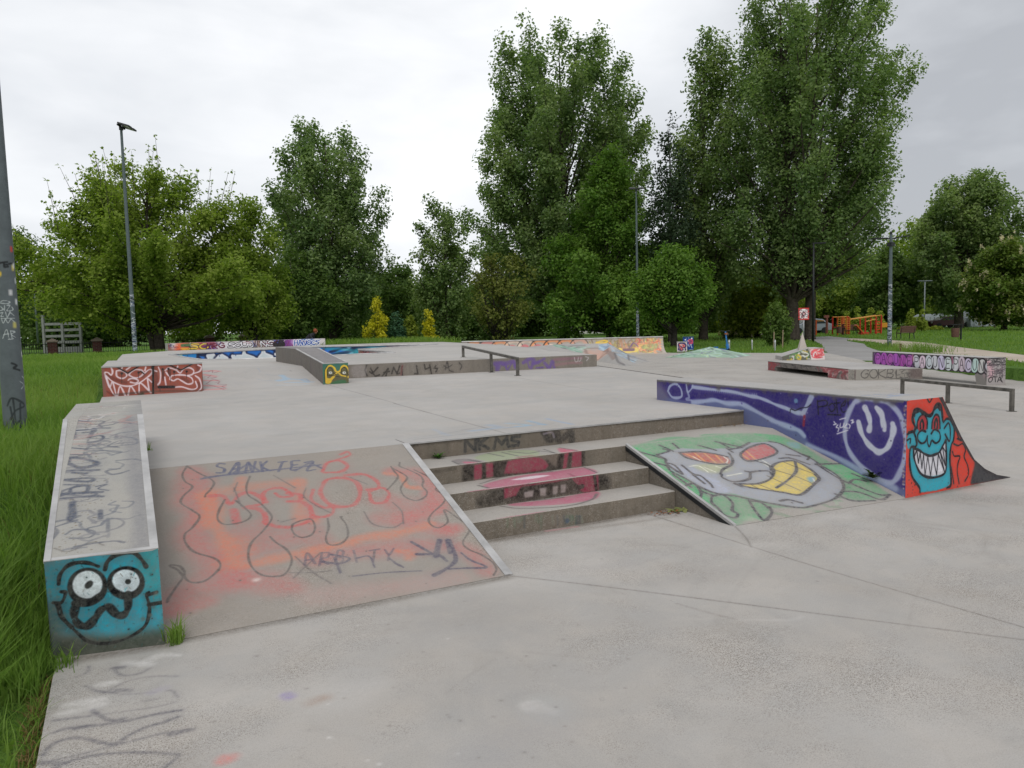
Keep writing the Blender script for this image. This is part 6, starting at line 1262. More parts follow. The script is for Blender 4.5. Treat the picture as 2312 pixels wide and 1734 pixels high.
car(2152, 92, 2.4, (.62,.63,.65), 'white car parked between the two tin garages'); car(1826, 76, -.5, (.30,.33,.38), 'blue-grey car seen past the double poplar trunk'); car(2133, 88, -.5, (.08,.02,.02), 'dark red car in front of the left tin garage', 3.6, 1.35)
x, y = gxy(1318, 112); t = empty('house', (x, y, 0), 'small white house glimpsed through the trees behind the quarter pipe', 'house'); Wm = simple('white_wall', (.66,.65,.62), .8, 0, .08, 1); lx = RT*[1,1,0]; lx /= np.linalg.norm(lx); ly = np.array((-lx[1], lx[0], 0)); o = np.array((x,y,-.1))
m = MB(); m.obox(o+[0,0,2.2]+ly*4, lx*4.5, ly*4, np.array((0,0,2.2))); m.build('wall', Wm, t)
m = MB(); m.extr([o+lx*-5+[0,0,4.4]-ly*.4, o+lx*5+[0,0,4.4]-ly*.4, o+lx*0+[0,0,7]-ly*.4], ly*9); m.build('roof', simple('roof_tile', (.16,.07,.05), .8), t)
for a in (-2.6, 0, 2.6):
    m = MB(); m.obox(o+lx*a+[0,0,1.9]-ly*.03, lx*.6, ly*.04, np.array((0,0,.7))); f = m.build('window', simple('win_frame', (.6,.6,.6)), t); m = MB(); m.obox(o+lx*a+[0,0,1.9]-ly*.08, lx*.5, ly*.015, np.array((0,0,.6))); m.build('pane', simple('win_glass', (.03,.035,.04), .15), f)
# ================================================================== FENCE AND GATE AT THE LEFT
BRICK = None
tb = NT('brick'); bt = tb.n('ShaderNodeTexBrick'); bt.inputs['Scale'].default_value = 1; bt.inputs['Color1'].default_value = (.13,.035,.03,1); bt.inputs['Color2'].default_value = (.09,.028,.025,1); bt.inputs['Mortar'].default_value = (.16,.14,.12,1); bt.inputs['Brick Width'].default_value = .25; bt.inputs['Row Height'].default_value = .08; bt.inputs['Mortar Size'].default_value = .008
mp = tb.n('ShaderNodeMapping'); mp.inputs['Rotation'].default_value = (math.pi/2, 0, 0); tb.link(tb.pos, mp.inputs['Vector']); tb.link(mp.outputs[0], bt.inputs['Vector']); BRICK = tb.bsdf(bt.outputs['Color'], .85)
CAPM = simple('pillar_cap', (.30,.24,.19), .8)
pil = [(20,40),(117,42),(218,42.5),(346,44),(472,47),(548,50),(631,53),(690,55)]
t = None; pts = []
for i, (px, d) in enumerate(pil):
    x, y = gxy(px, d); z = float(zT(x, y)); pts.append((x, y, z))
    if t is None: t = empty('brick_fence', (x, y, z), 'dark iron fence between red brick pillars with pyramid caps', 'fence')
    ph = .82
    m = MB(); m.box((x-.23,y-.23,z-.2), (x+.23,y+.23,z+ph)); pb_ = m.build('pillar', BRICK, t)
    m = MB(); m.box((x-.30,y-.30,z+ph), (x+.30,y+.30,z+ph+.06)); m.add([(x-.30,y-.30,z+ph+.06),(x+.30,y-.30,z+ph+.06),(x+.30,y+.30,z+ph+.06),(x-.30,y+.30,z+ph+.06),(x,y,z+ph+.22)], [(0,1,4),(1,2,4),(2,3,4),(3,0,4)]); m.build('cap', CAPM, pb_)
for a, b in zip(pts[:-1], pts[1:]):
    a, b = np.array(a), np.array(b); d = b-a; L = np.linalg.norm(d); m = MB()
    for h in (.22, .72): m.obox((a+b)/2+[0,0,h], d/2*.92, np.array((0,.015,0)), np.array((0,0,.015)))
    for k in range(int(L/.14)): q = a+d*(.06+.88*k/(L/.14)); m.tube([q+[0,0,.1], q+[0,0,.85]], .011, 4)
    m.build('railing', BLACK, t)
x, y = gxy(142, 46); z = float(zT(x, y)); lx = RT*[1,1,0]; lx /= np.linalg.norm(lx); ly = np.array((-lx[1], lx[0], 0)); o = np.array((x,y,z)); GP = simple('grey_slats', (.24,.25,.235), .7, 0, .15)
t = empty('slatted_screen', tuple(o), 'tall grey slatted screen behind the brick fence on the left', 'screen')
for a, h in ((-1.15, 2.45), (1.1, 2.0), (.0, 2.0)): m = MB(); m.obox(o+lx*a+[0,0,h/2], lx*.07, ly*.07, np.array((0,0,h/2))); m.build('post', GP, t)
m = MB()
for k in range(5): m.obox(o+[0,0,.42+k*.37]-lx*.02, lx*1.05, ly*.03, np.array((0,0,.075)))
m.obox(o+[0,0,.22]-lx*.02, lx*1.05, ly*.02, np.array((0,0,.2))); m.build('slats', GP, t)
# ================================================================== PERSON BEHIND THE WALL
px_, py_ = gxy(703, 35.5); zg = float(zT(px_, py_)); lx = RT*[1,1,0]; lx /= np.linalg.norm(lx); ly = np.array((-lx[1], lx[0], 0)); o = np.array((px_, py_, zg))
S = lambda a, b, c: o+lx*a+ly*b+np.array((0,0,c*1.22))
J = [S(-.28,.05,.13), S(-.20,.04,.30), S(-.06,.02,.42), S(.05,.0,.47), S(.13,-.02,.50), S(.17,-.03,.55), S(.0,-.17,.40), S(.14,-.20,.26), S(.27,-.14,.22), S(.0,.18,.40), S(.14,.20,.26), S(.27,.12,.22), S(.10,-.12,.12), S(.18,-.15,.30), S(.42,-.13,.06), S(.54,-.13,.05), S(.10,.15,.12), S(.18,.16,.30), S(.42,.14,.06), S(.54,.14,.05)]
E_ = [(0,1),(1,2),(2,3),(3,4),(4,5),(3,6),(6,7),(7,8),(3,9),(9,10),(10,11),(0,12),(12,13),(13,14),(14,15),(0,16),(16,17),(17,18),(18,19)]
RD_ = [.15,.14,.14,.12,.065,.085,.06,.045,.035,.06,.045,.035,.085,.07,.05,.045,.085,.07,.05,.045]
t = empty('person', tuple(o), 'person in a dark jacket crouching behind the graffiti wall', 'person')
me = bpy.data.meshes.new('body'); me.from_pydata([tuple(p-o) for p in J], E_, []); bo = bpy.data.objects.new('body', me); col.objects.link(bo); bo.parent = t
md = bo.modifiers.new('skin', 'SKIN'); 
for i, r_ in enumerate(RD_): me.skin_vertices[0].data[i].radius = (r_, r_)
me.skin_vertices[0].data[0].use_root = True
ss = bo.modifiers.new('sub', 'SUBSURF'); ss.levels = 1; ss.render_levels = 2
me.materials.append(simple('dark_jacket', (.02,.02,.026), .8))
m = MB(); hc = S(.20,-.03,.60); m.lathe(hc-[0,0,.11], [(.03,0),(.07,.03),(.085,.10),(.08,.17),(.045,.215),(.01,.225)], 12); m.obox(hc+lx*.085+[0,0,-.01], lx*.018, ly*.012, np.array((0,0,.02))); m.build('head', simple('skin', (.45,.22,.15), .6), t, True)
m = MB(); m.lathe(hc-[.0,0,-.0]-lx*.012, [(.095,-.04),(.098,.03),(.085,.09),(.05,.125),(.01,.135)], 12); m.build('hair', simple('red_hair', (.22,.05,.015), .7), t, True)
# ================================================================== LITTER AND WEEDS ON THE STAIRS
def leaf_patch(name, c, n, rad, size, mat, label, cat, flat=True, seed=1):
    r = np.random.RandomState(seed); V = []; F = []
    for i in range(n):
        p = np.array(c)+np.array((r.randn()*rad[0], r.randn()*rad[1], abs(r.randn())*.012+.004)); a = r.uniform(0, 6.28); s = size*r.uniform(.5, 1.2); d = np.array((math.cos(a), math.sin(a), r.uniform(-.2, .4))); q = np.array((-math.sin(a), math.cos(a), r.uniform(-.3, .3)))
        V += [p-d*s, p+q*s*.5+[0,0,.004], p+d*s, p-q*s*.5]; F.append([4*i, 4*i+1, 4*i+2, 4*i+3])
    return tag(np_mesh(name, np.array(V), np.array(F), mat), label, cat)
c1 = at(1528,1140,.0); leaf_patch('dry_leaves', (1.78,-1.22,.002), 60, (.07,.035), .014, leafmat('dry', (.16,.05,.02), (.28,.12,.05), None, .1), 'small heap of rust-brown dry leaves at the foot of the stairs', 'leaves', seed=2)
leaf_patch('fallen_leaves', (1.90,-1.22,.006), 14, (.045,.035), .045, leafmat('fallen', (.16,.19,.06), (.30,.32,.13), None, .2), 'pale green fallen leaves in the corner below the green ramp', 'leaves', seed=5)
leaf_patch('dry_leaves', (.07,-1.16,.002), 30, (.03,.02), .012, leafmat('dry2', (.25,.09,.02), (.35,.16,.05), None, .1), 'orange-brown crumbs of leaf at the left foot of the stairs', 'leaves', seed=7)
leaf_patch('dry_leaves', (3.6,-.06,.455), 50, (.14,.025), .014, leafmat('dry3', (.16,.09,.05), (.26,.18,.10), None, .1), 'grey-brown leaf litter along the top riser by the purple ledge', 'leaves', seed=8)
def weed(name, c, n, h, mat, label, seed):
    r = np.random.RandomState(seed); V = []; F = []; k = 0
    for i in range(n):
        a = r.uniform(0, 6.28); d = np.array((math.cos(a), math.sin(a), 0)); q = np.array((-d[1], d[0], 0)); s = h*r.uniform(.6, 1.2); up_ = r.uniform(.3, 1.1)
        b = np.array(c); p1 = b+d*s*.5+[0,0,s*up_*.6]; p2 = b+d*s+[0,0,s*up_*.7]
        V += [b-q*.004, b+q*.004, p1+q*s*.16, p1-q*s*.16, p2]; F += [[k,k+1,k+2,k+3],[k+3,k+2,k+4,k+4]]; k += 5
    F = np.array([f for f in F]); me = bpy.data.meshes.new(name); me.from_pydata([tuple(v) for v in V], [], [tuple(dict.fromkeys(f)) for f in F.tolist()]); me.materials.append(mat); o = bpy.data.objects.new(name, me); col.objects.link(o); return tag(o, label, 'weed')
WEED = leafmat('weed_green', (.05,.14,.025), (.09,.20,.04), None, .3)
weed('weed', (.28,-.03,.45), 26, .075, WEED, 'bright green weed growing on the second step', 3)
weed('weed', (3.86,-1.62,.13), 30, .10, leafmat('weed_dark', (.03,.06,.015), (.08,.10,.03), None, .3), 'dark leafy weed at the base of the purple ledge', 4)
# ================================================================== TREES
def crown(seed, z0, H, R, prof, nC, nL, leaf, cl=(.7, .7), up=.5, lob=.22, offx=(0, 0), fill=.55, shoots=0, droop=0., plumes=0, psteep=1.4, rp=.09):
    r = np.random.RandomState(seed); prof = np.array(prof, float); tt = np.linspace(0, 1, len(prof)); axes = []
    dens = np.interp(np.linspace(0, 1, 200), tt, prof)**1.6+.02; cdf = np.cumsum(dens); cdf /= cdf[-1]
    ph = r.uniform(0, 6.28, 4)
    if plumes:
        C = []; th = []; top = np.array((offx[0], offx[1]))
        t = np.interp((np.arange(plumes)+r.rand(plumes))/plumes, np.linspace(0, 1, 200)*.6+cdf*.4, np.linspace(0, 1, 200)); tha = np.arange(plumes)*2.39996+r.uniform(-.5, .5, plumes)
        for i in range(plumes):
            ti = t[i]; l = 1+lob*.6*math.sin(3*tha[i]+ph[0]+5*ti); rad = R*np.interp(ti, tt, prof)*l*r.uniform(.72, 1.0)**.7
            tip = np.array((rad*math.cos(tha[i])+top[0]*ti**.7, rad*math.sin(tha[i])+top[1]*ti**.7, z0+(H-z0)*ti)); zb = max(z0*.55+.2*H*ti*.5, tip[2]-psteep*rad-.10*H); zb = min(zb, tip[2]-.05*H)
            base = np.array((top[0]*.5*ti, top[1]*.5*ti, max(.8, zb))); L = np.linalg.norm(tip-base); axes.append((base, tip)); w = rp*H*r.uniform(.6, 1.25)*(1.1-.35*ti)
            n = max(5, int(nC/plumes*L/(.42*H)+2)); sv_ = r.rand(n)**.75*.72+.28
            for s in sv_:
                q = r.randn(3); q /= np.linalg.norm(q); env = w*(1-.72*s**2.5)*(.35+.65*min(1, (s-.2)*2.2))
                bow = np.array((0, 0, .10*L*math.sin(math.pi*s)))*(1 if psteep > .8 else .5)
                C.append(base+(tip-base)*s+bow+q*env*r.rand()**.5*np.array((1, 1, 1.15))); th.append(tha[i])
        m_ = int(nC*.12); t = np.interp(r.rand(m_), cdf, np.linspace(0, 1, 200)); a_ = r.uniform(0, 2*np.pi, m_); q_ = R*np.interp(t, tt, prof)*.86*np.sqrt(r.rand(m_))
        C += [(q_[i]*math.cos(a_[i])+top[0]*t[i]**.7, q_[i]*math.sin(a_[i])+top[1]*t[i]**.7, z0+(H-z0)*t[i]*.95) for i in range(m_)]; th += list(a_)
        C = np.array(C); th = np.array(th)
    else:
        t = np.interp(r.rand(nC), cdf, np.linspace(0, 1, 200)); th = r.uniform(0, 2*np.pi, nC)
        l = 1+lob*(np.sin(2*th+ph[0]+5*t)*.5+np.sin(3*th+ph[1]-7*t)*.5+.6*np.sin(11*t+ph[2]+th))
        rad = R*np.interp(t, tt, prof)*l*np.power(r.rand(nC), fill)
        C = np.stack([rad*np.cos(th), rad*np.sin(th), z0+(H-z0)*t], 1)
        C[:, 0] += offx[0]*(t**.7); C[:, 1] += offx[1]*(t**.7)
    n0 = len(C); sh = []
    if shoots:
        k0 = r.choice(n0, 4*shoots); k0 = k0[np.argsort(-C[k0, 2]-.35*np.hypot(C[k0, 0], C[k0, 1]))][:shoots]
        for i in range(shoots):
            hgt = r.uniform(.07, .26)*H; b = C[k0[i]]; d = np.array((b[0]*.06+r.randn()*.12, b[1]*.06+r.randn()*.12, 1.)); P = [b+d*hgt*k_/4 for k_ in range(5)]; sh.append(P); C = np.vstack([C, P])
    n = len(C); sc = r.uniform(.5, 1.45, n)**1.15
    if shoots: sc[n0:] = np.tile([.6, .46, .40, .36, .32], shoots)
    nl = np.maximum(3, (nL*sc**2).astype(int)); ci = np.repeat(np.arange(n), nl); N = len(ci)
    o = r.randn(N, 3); o /= np.linalg.norm(o, axis=1)[:, None]; o *= np.power(r.rand(N), .45)[:, None]
    P = C[ci]+o*np.array((cl[0], cl[0], cl[1]))*sc[ci][:, None]
    if droop: P[:, 2] -= droop*r.rand(N)
    ax = np.stack([np.cos(th[ci % len(th)]), np.sin(th[ci % len(th)]), 0*ci], 1)
    nrm = r.randn(N, 3)*.7+o*.45+ax*.3+np.array((0, 0, up)); nrm /= np.linalg.norm(nrm, axis=1)[:, None]
    a = np.cross(nrm, r.randn(N, 3)); a /= np.linalg.norm(a, axis=1)[:, None]; b = np.cross(nrm, a)
    s = leaf*r.uniform(.6, 1.3, N)[:, None]; fold = nrm*s*.12
    V = np.stack([P-a*s*.5, P+b*s*.33+fold, P+a*s*.5, P-b*s*.33+fold], 1).reshape(-1, 3)
    return V, np.arange(4*N).reshape(-1, 4), C[:n0], axes, sh
def trunk(m, base, H, r0, r1, C, nb, br, seed, lean=(0, 0), steep=1.2, mi=0, start=.12, bend=.25, axes=None, sh=None):
    r = random.Random(seed); base = np.array(base, float)
    pt = [base-[0,0,.3]]
    for k in range(1, 7): f = k/6; pt.append(base+np.array((lean[0]*f+r.uniform(-1,1)*bend*f*.5, lean[1]*f+r.uniform(-1,1)*bend*f*.5, H*f)))
    rs = [r0*1.35]+[r0+(r1-r0)*(k/6) for k in range(1, 7)]; rs[1] = r0*.95
    pt.insert(1, base+[0,0,.35]); rs.insert(1, r0*1.05)
    m.tube(pt, rs, 9, mi)
    for a, c in (axes or []):
        d = np.linalg.norm(c-a); f = min(1, a[2]/H); q = br*(1.25-.8*f)*r.uniform(.7, 1.15); mid = a*.5+c*.5+np.array((r.uniform(-.2,.2), r.uniform(-.2,.2), .06*d))
        ba = base+np.array((lean[0]*f, lean[1]*f, a[2]-base[2]))
        m.tube(spline([ba, mid, c], 3), [q, q*.85, q*.7, q*.56, q*.42, q*.3, q*.16], 5, mi, cap=False)
    for P in (sh or []): m.tube(P, [.018, .015, .012, .01, .006], 4, mi, cap=False)
    if len(C) == 0: return
    S = [C[i] for i in sorted(r.sample(range(len(C)), min(nb, len(C))))]
    for c in S:
        d = math.hypot(c[0]-base[0], c[1]-base[1]); z = min(max(H*start, c[2]-d*steep), H*.96); f = z/H
        a = base+np.array((lean[0]*f, lean[1]*f, z)); mid = a*.5+np.array(c)*.5+np.array((r.uniform(-.2,.2), r.uniform(-.2,.2), -.08*d*steep)); q = br*(1-.55*f)*r.uniform(.6, 1.2)
        m.tube(spline([a, mid, c], 3), [q, q*.8, q*.65, q*.5, q*.38, q*.28, q*.18], 5, mi, cap=False)
MATS = {
 'poplar': leafmat('poplar_leaves', (.092,.160,.058), (.240,.338,.130), (.29,.36,.15), .48, .5),
 'dark': leafmat('dark_leaves', (.055,.110,.026), (.150,.235,.060), (.18,.25,.065), .44, .5),
 'linden': leafmat('linden_leaves', (.070,.155,.022), (.170,.290,.050), (.20,.31,.06), .46, .5),
 'maple': leafmat('maple_leaves', (.125,.205,.026), (.290,.385,.070), (.34,.41,.095), .5, .5),
 'yellowgreen': leafmat('yellowgreen_leaves', (.15,.20,.022), (.29,.34,.055), None, .4, .5),
 'gold': leafmat('golden_leaves', (.44,.42,.02), (.70,.62,.05), None, .45, .5),
 'brown': leafmat('brownish_leaves', (.10,.13,.028), (.19,.21,.05), None, .3, .5),
 'spruce': leafmat('spruce_needles', (.020,.040,.020), (.05,.08,.04), None, .15, .6),
 'blue': leafmat('blue_green_leaves', (.03,.085,.045), (.07,.15,.075), None, .3, .5),
 'chestnut': leafmat('chestnut_leaves', (.065,.13,.014), (.15,.22,.04), (.20,.22,.055), .35, .5),
 'sapling': leafmat('sapling_leaves', (.20,.27,.035), (.36,.42,.08), None, .4, .5),
 'flower': leafmat('white_blossom', (.55,.48,.34), (.75,.68,.52), None, .3, .6)}
POP = [.55,.82,.96,1.0,1.0,.98,.94,.86,.72,.48]; RND = [.55,.85,1,1,.9,.7,.42,.1]; CON = [1,1,.97,.9,.8,.66,.5,.34,.2,.06]; UPR = [.5,.8,1,.95,.9,.8,.65,.45,.2]
def tree(name, label, px, d, ytop, Rpx, prof, mat, nC, nL, z0, cl, leaf=None, group=None, cat='tree', seed=1, cx=None, up=.5, fill=.55, lob=.22, trunks=None, nb=40, br=.07, r0=.25, steep=1.2, shoots=0, droop=0., bark=None, start=.12, zb=None, flowers=0, plumes=0, psteep=1.4, rp=.09):
    x, y = gxy(px, d); z = float(zT(x, y)) if zb is None else zb
    hor = 733-(px-1156)*.024; H = (hor-ytop)*d/FPX+CAM[2]-z; R = Rpx*d/FPX; lf = leaf or max(.10, .0042*d)
    lx = RT*[1,1,0]; lx = lx/np.linalg.norm(lx); off = ((cx-px)*d/FPX if cx else 0.)*lx
    V, F, C, axes, sh = crown(seed, z0, H, R, prof, nC, nL, lf, cl, up, lob, (off[0], off[1]), fill, shoots, droop, plumes, psteep, rp)
    t = empty(name, (x, y, z), label, cat, group)
    o = np_mesh('crown', V, F, MATS[mat], t)
    m = MB()
    for k, (dx, ln, rr_) in enumerate(trunks or [(0, 0, 1)]):
        b = lx*dx; trunk(m, b, H*.9, r0*rr_, r0*.12, C if k == 0 or len(trunks) > 1 else [], nb, br, seed+k, tuple(lx[:2]*ln), steep, start=start, axes=axes if k == 0 else None, sh=sh if k == 0 else None)
    tb_ = m.build('trunk', bark or BARK, t, True)
    tb_.location = (0, 0, 0)
    me = tb_.data; off_ = Vector((x, y, z))
    for v in me.vertices: v.co += off_          # trunk was laid out in the tree's own space
    if flowers:
        r = np.random.RandomState(seed+9); k = C[r.choice(len(C), flowers)]; rad = k-np.array((off[0], off[1], z0+(H-z0)*.45)); k = k+rad/np.linalg.norm(rad, axis=1)[:, None]*cl[0]*1.05
        FV, FF = [], []
        for i, p in enumerate(k):
            for j in range(9):
                q = p+np.array((r.randn()*.05, r.randn()*.05, j*.04)); a = r.randn(3)*.075*(1-j*.07); b = np.cross(a, r.randn(3)); b = b/np.linalg.norm(b)*.07*(1-j*.07); FV += [q-a, q+b, q+a, q-b]; FF.append([len(FV)-4, len(FV)-3, len(FV)-2, len(FV)-1])
        np_mesh('blossom', np.array(FV), np.array(FF), MATS['flower'], t)
    return t
tree('maple_tree', 'wide light green maple with loose upright shoots behind the left floodlight post', 359, 43, 388, 290, [.8,1,1,.95,.88,.76,.62,.42,.2], 'maple', 1150, 44, 2.4, (.60,.45), .19, seed=3, cx=345, shoots=110, nb=30, br=.10, r0=.28, steep=.7, start=.14, trunks=[(0,-.3,1),(-.35,-1.2,.7)], bark=BARK, up=.9, lob=.3, plumes=60, psteep=.75, rp=.12)
tree('leafy_tree', 'dark leafy tree at the left edge behind the thick grey post', -15, 52, 445, 105, RND, 'dark', 260, 60, 2.6, (.7,.6), seed=5, r0=.18, nb=20)
tree('leafy_tree', 'olive green tree between the wide maple and the left poplar', 575, 46, 440, 85, UPR, 'maple', 300, 56, 1.0, (.55,.5), seed=6, r0=.16, nb=10, bark=BARK_D, plumes=26, psteep=1.0, rp=.12)
tree('poplar_tree', 'tall rounded poplar standing alone left of the open sky', 752, 57, 286, 142, [.5,.8,.95,1,1,.98,.93,.82,.62,.34], 'poplar', 820, 54, 1.6, (.55,.75), seed=8, nb=10, br=.09, r0=.28, steep=1.9, plumes=70, psteep=1.6, rp=.10, up=.8)
tree('leafy_tree', 'low dark tree at the foot of the left poplar behind the graffiti wall', 665, 52, 560, 95, RND, 'dark', 260, 60, .3, (.6,.6), seed=10, r0=.14, nb=20)
tree('leafy_tree', 'dark tree under the gap of sky between the two poplars', 905, 66, 590, 75, RND, 'dark', 240, 60, .3, (.7,.7), seed=11, r0=.14, nb=20)
tree('poplar_tree', 'small upright poplar with ragged spires left of the great central poplar', 1010, 53, 462, 80, [.6,.95,1,.95,.9,.9,.8,.6,.35], 'poplar', 300, 46, .8, (.45,.6), seed=12, nb=6, br=.05, r0=.14, plumes=26, psteep=1.7, rp=.11, up=.8)
tree('shrubby_tree', 'brownish multi-stemmed tree in front of the central poplar', 1128, 49, 572, 74, [.4,.7,1,1,.9,.7,.4], 'brown', 150, 40, .7, (.5,.45), seed=13, nb=40, br=.05, r0=.10, trunks=[(0,-.6,1),(.2,.7,.8),(-.2,-1.4,.7)], bark=BARK_D, steep=1.3, start=.08)
tree('poplar_tree', 'great dark poplar in the middle of the tree line', 1275, 70, 92, 214, POP, 'poplar', 1750, 54, 3.6, (.72,.9), seed=15, cx=1268, nb=10, br=.13, r0=.45, plumes=105, psteep=1.35, rp=.066, up=.8, lob=.3)
tree('linden_tree', 'bright green linden in front of the great central poplar', 1375, 60, 340, 172, CON, 'linden', 950, 56, .6, (.72,.6), seed=17, nb=10, br=.08, r0=.25, lob=.4, up=.9, plumes=64, psteep=.9, rp=.085)
tree('linden_tree', 'lower green tree beside the two graffiti cabinets', 1522, 46, 560, 96, RND, 'linden', 380, 54, 2.3, (.6,.5), seed=18, r0=.20, nb=10, bark=BARK_D, plumes=28, psteep=.7, rp=.12, up=.9)
tree('leafy_tree', 'dark green tree filling the gap between the bright linden and the spruce trunk', 1462, 58, 560, 100, RND, 'linden', 330, 56, 1.6, (.75,.65), seed=19, r0=.18, nb=10, bark=BARK_D, plumes=30, psteep=.8, rp=.12, up=.9)
tree('spruce_tree', 'thin dark spruce with hanging branches between the two great poplars', 1514, 56, 250, 66, [.35,.6,.8,.9,1,.85,.7,.5,.3,.06], 'spruce', 170, 44, 3.5, (.55,.16), .22, seed=20, droop=1.2, nb=110, br=.05, r0=.2, steep=.1, bark=BARK_D, up=.1)
tree('poplar_tree', 'tall dark poplar behind the spruce, left half of the right pair', 1588, 61, 98, 96, [.45,.8,.95,1,1,.97,.9,.78,.6,.36], 'poplar', 820, 52, 2.5, (.66,.9), seed=22, cx=1622, nb=10, br=.1, r0=.36, plumes=60, psteep=1.7, rp=.075, up=.8)
tree('poplar_tree', 'huge poplar with two dark trunks behind the sign', 1812, 55, -45, 212, [.62,.86,.98,1,1,.99,.95,.88,.78,.62], 'poplar', 1900, 52, 4.8, (.64,.82), seed=24, cx=1826, nb=10, br=.14, r0=.42, lob=.3, trunks=[(-.62,-1.1,1),(.55,.4,.9)], plumes=120, psteep=1.15, rp=.062, up=.8)
tree('poplar_tree', 'rounded far poplar at the right edge behind the tin garages', 2165, 84, 395, 122, [.45,.75,.95,1,1,.95,.85,.65,.3], 'poplar', 760, 50, 2.8, (.85,.85), seed=26, cx=2185, nb=10, br=.13, r0=.45, plumes=64, psteep=1.4, rp=.09, up=.8)
tree('chestnut_tree', 'round chestnut dotted with pale candles of blossom at the right edge', 2268, 70, 545, 102, RND, 'chestnut', 420, 60, 1.0, (.75,.6), seed=28, cx=2272, nb=10, br=.08, r0=.25, bark=BARK_D, flowers=420, up=1.0, plumes=40, psteep=.7, rp=.12)
tree('leafy_tree', 'round dark green tree behind the double arm lamp', 2005, 90, 562, 62, RND, 'dark', 330, 60, 1.0, (.85,.8), seed=30, r0=.22, nb=20)
tree('weeping_tree', 'yellow-green weeping tree behind the bicycle stands', 1715, 63, 600, 80, [.7,1,1,.95,.85,.6,.3], 'yellowgreen', 300, 56, .9, (.55,.6), seed=32, droop=.7, nb=50, br=.05, r0=.14, bark=BARK_D, trunks=[(-1.6,.8,1),(0,.5,.8)], up=.6)
tree('bush', 'dark leafy bush between the two wooden stakes', 1752, 44, 682, 24, RND, 'dark', 80, 36, .1, (.35,.35), seed=33, r0=.04, nb=8, cat='bush')
tree('golden_shrub', 'bright golden yellow shrub in front of the left poplar', 851, 46, 672, 29, [.7,1,1,.85,.6,.4,.4,.3], 'gold', 110, 20, .15, (.24,.26), .15, seed=34, r0=.04, nb=4, cat='shrub', lob=.3, plumes=9, psteep=2.0, rp=.14, br=.02)
tree('golden_shrub', 'small thin yellow shrub right of the blue-green one', 970, 47, 703, 15, UPR, 'gold', 34, 26, .2, (.22,.22), .16, seed=35, r0=.03, nb=6, cat='shrub')
tree('shrub', 'feathery blue-green shrub right of the golden shrub', 893, 47, 716, 24, RND, 'blue', 60, 36, .1, (.3,.28), .17, seed=36, r0=.03, nb=6, cat='shrub')
tree('shrub', 'small olive green sapling between the blue-green shrub and the thin yellow one', 927, 47, 708, 13, UPR, 'yellowgreen', 36, 28, .15, (.2,.24), .16, seed=37, r0=.03, nb=6, cat='shrub')
for i, (px, yt, lab) in enumerate(((1911, 703, 'pale young conifer-shaped sapling behind the left end of the climbing frame'), (1936, 699, 'yellow-green sapling rising behind the middle of the climbing frame'), (1964, 695, 'tallest pale sapling behind the climbing frame'), (1986, 700, 'yellow-green sapling behind the right end of the climbing frame'), (2059, 700, 'yellow sapling right of the double arm lamp'), (2081, 703, 'yellow sapling beside the slim far lamp'))):
    tree('sapling', lab, px, 71, yt, 11, [.9,1,.8,.6,.35,.12], 'sapling', 40, 34, .4, (.2,.25), .2, seed=40+i, r0=.04, nb=4, cat='sapling', group='young saplings by the playground')
tree('hedge_shrub', 'low pale green flower bed shrub right of the bench', 2075, 80, 742, 45, RND, 'yellowgreen', 60, 40, .05, (.4,.25), seed=50, r0=.03, nb=4, cat='shrub')
tree('flowering_shrub', 'low shrub with white flowers under the weeping tree', 1672, 64, 742, 40, RND, 'chestnut', 60, 40, .05, (.4,.3), seed=51, r0=.03, nb=4, cat='shrub', flowers=70)
# the far wood: separate trees of three kinds behind everything
protos = [tree('far_tree', 'dark far tree behind the slatted screen at the left', 150, 72, 600, 95, RND, 'dark', 300, 60, .2, (.95,.9), seed=60, r0=.2, nb=10, group='trees of the far row'),
          tree('far_tree', 'olive far tree seen between the wide maple and the left poplar', 455, 78, 560, 100, UPR, 'maple', 300, 60, .2, (1.,.9), seed=61, r0=.2, nb=10, group='trees of the far row'),
          tree('far_tree', 'dark far tree behind the low trees left of the small upright poplar', 850, 84, 628, 95, RND, 'dark', 300, 60, .2, (1.,.9), seed=62, r0=.2, nb=10, group='trees of the far row')]
for px, d, pi, s, lab in ((-60, 75, 2, 1.1, 'dark far tree at the very left edge behind the thick post'), (270, 80, 2, 1.0, 'far tree behind the left floodlight post'), (610, 80, 0, 1.1, 'dark far tree behind the left end of the left poplar'), (740, 88, 2, 1.1, 'dark far tree behind the trunk of the left poplar'), (990, 90, 0, 1.05, 'far tree behind the small upright poplar'), (1090, 86, 2, 1.0, 'far tree behind the brownish multi-stemmed tree'),
   (1200, 98, 0, 1.3, 'far tree behind the left side of the linden'), (1420, 98, 2, 1.3, 'far tree behind the central floodlight post'), (1530, 92, 0, 1.2, 'far tree behind the spruce trunk'), (1630, 96, 1, 1.1, 'olive far tree left of the weeping tree'), (1760, 100, 1, 1.15, 'far tree behind the double poplar trunk'), (1850, 104, 1, 1.2, 'olive far tree behind the exercise bar'), (1930, 100, 1, 1.25, 'olive far tree behind the climbing frame'), (2080, 108, 1, 1.4, 'far tree behind the slim far lamp'), (2130, 112, 1, 1.4, 'olive far tree left of the far poplar trunk'), (2330, 104, 0, 1.4, 'dark far tree at the right edge behind the chestnut'), (2250, 112, 2, 1.3, 'dark far tree behind the right tin garage'), (1310, 125, 2, 1.4, 'far tree behind the small white house')):
    o = copy_tree(protos[pi]); x, y = gxy(px, d); o.location = (x, y, float(zT(x, y))); o.rotation_euler = (0, 0, rnd.uniform(0, 6.28)); o.scale = (s, s, s*rnd.uniform(.9, 1.1)); o['label'] = lab
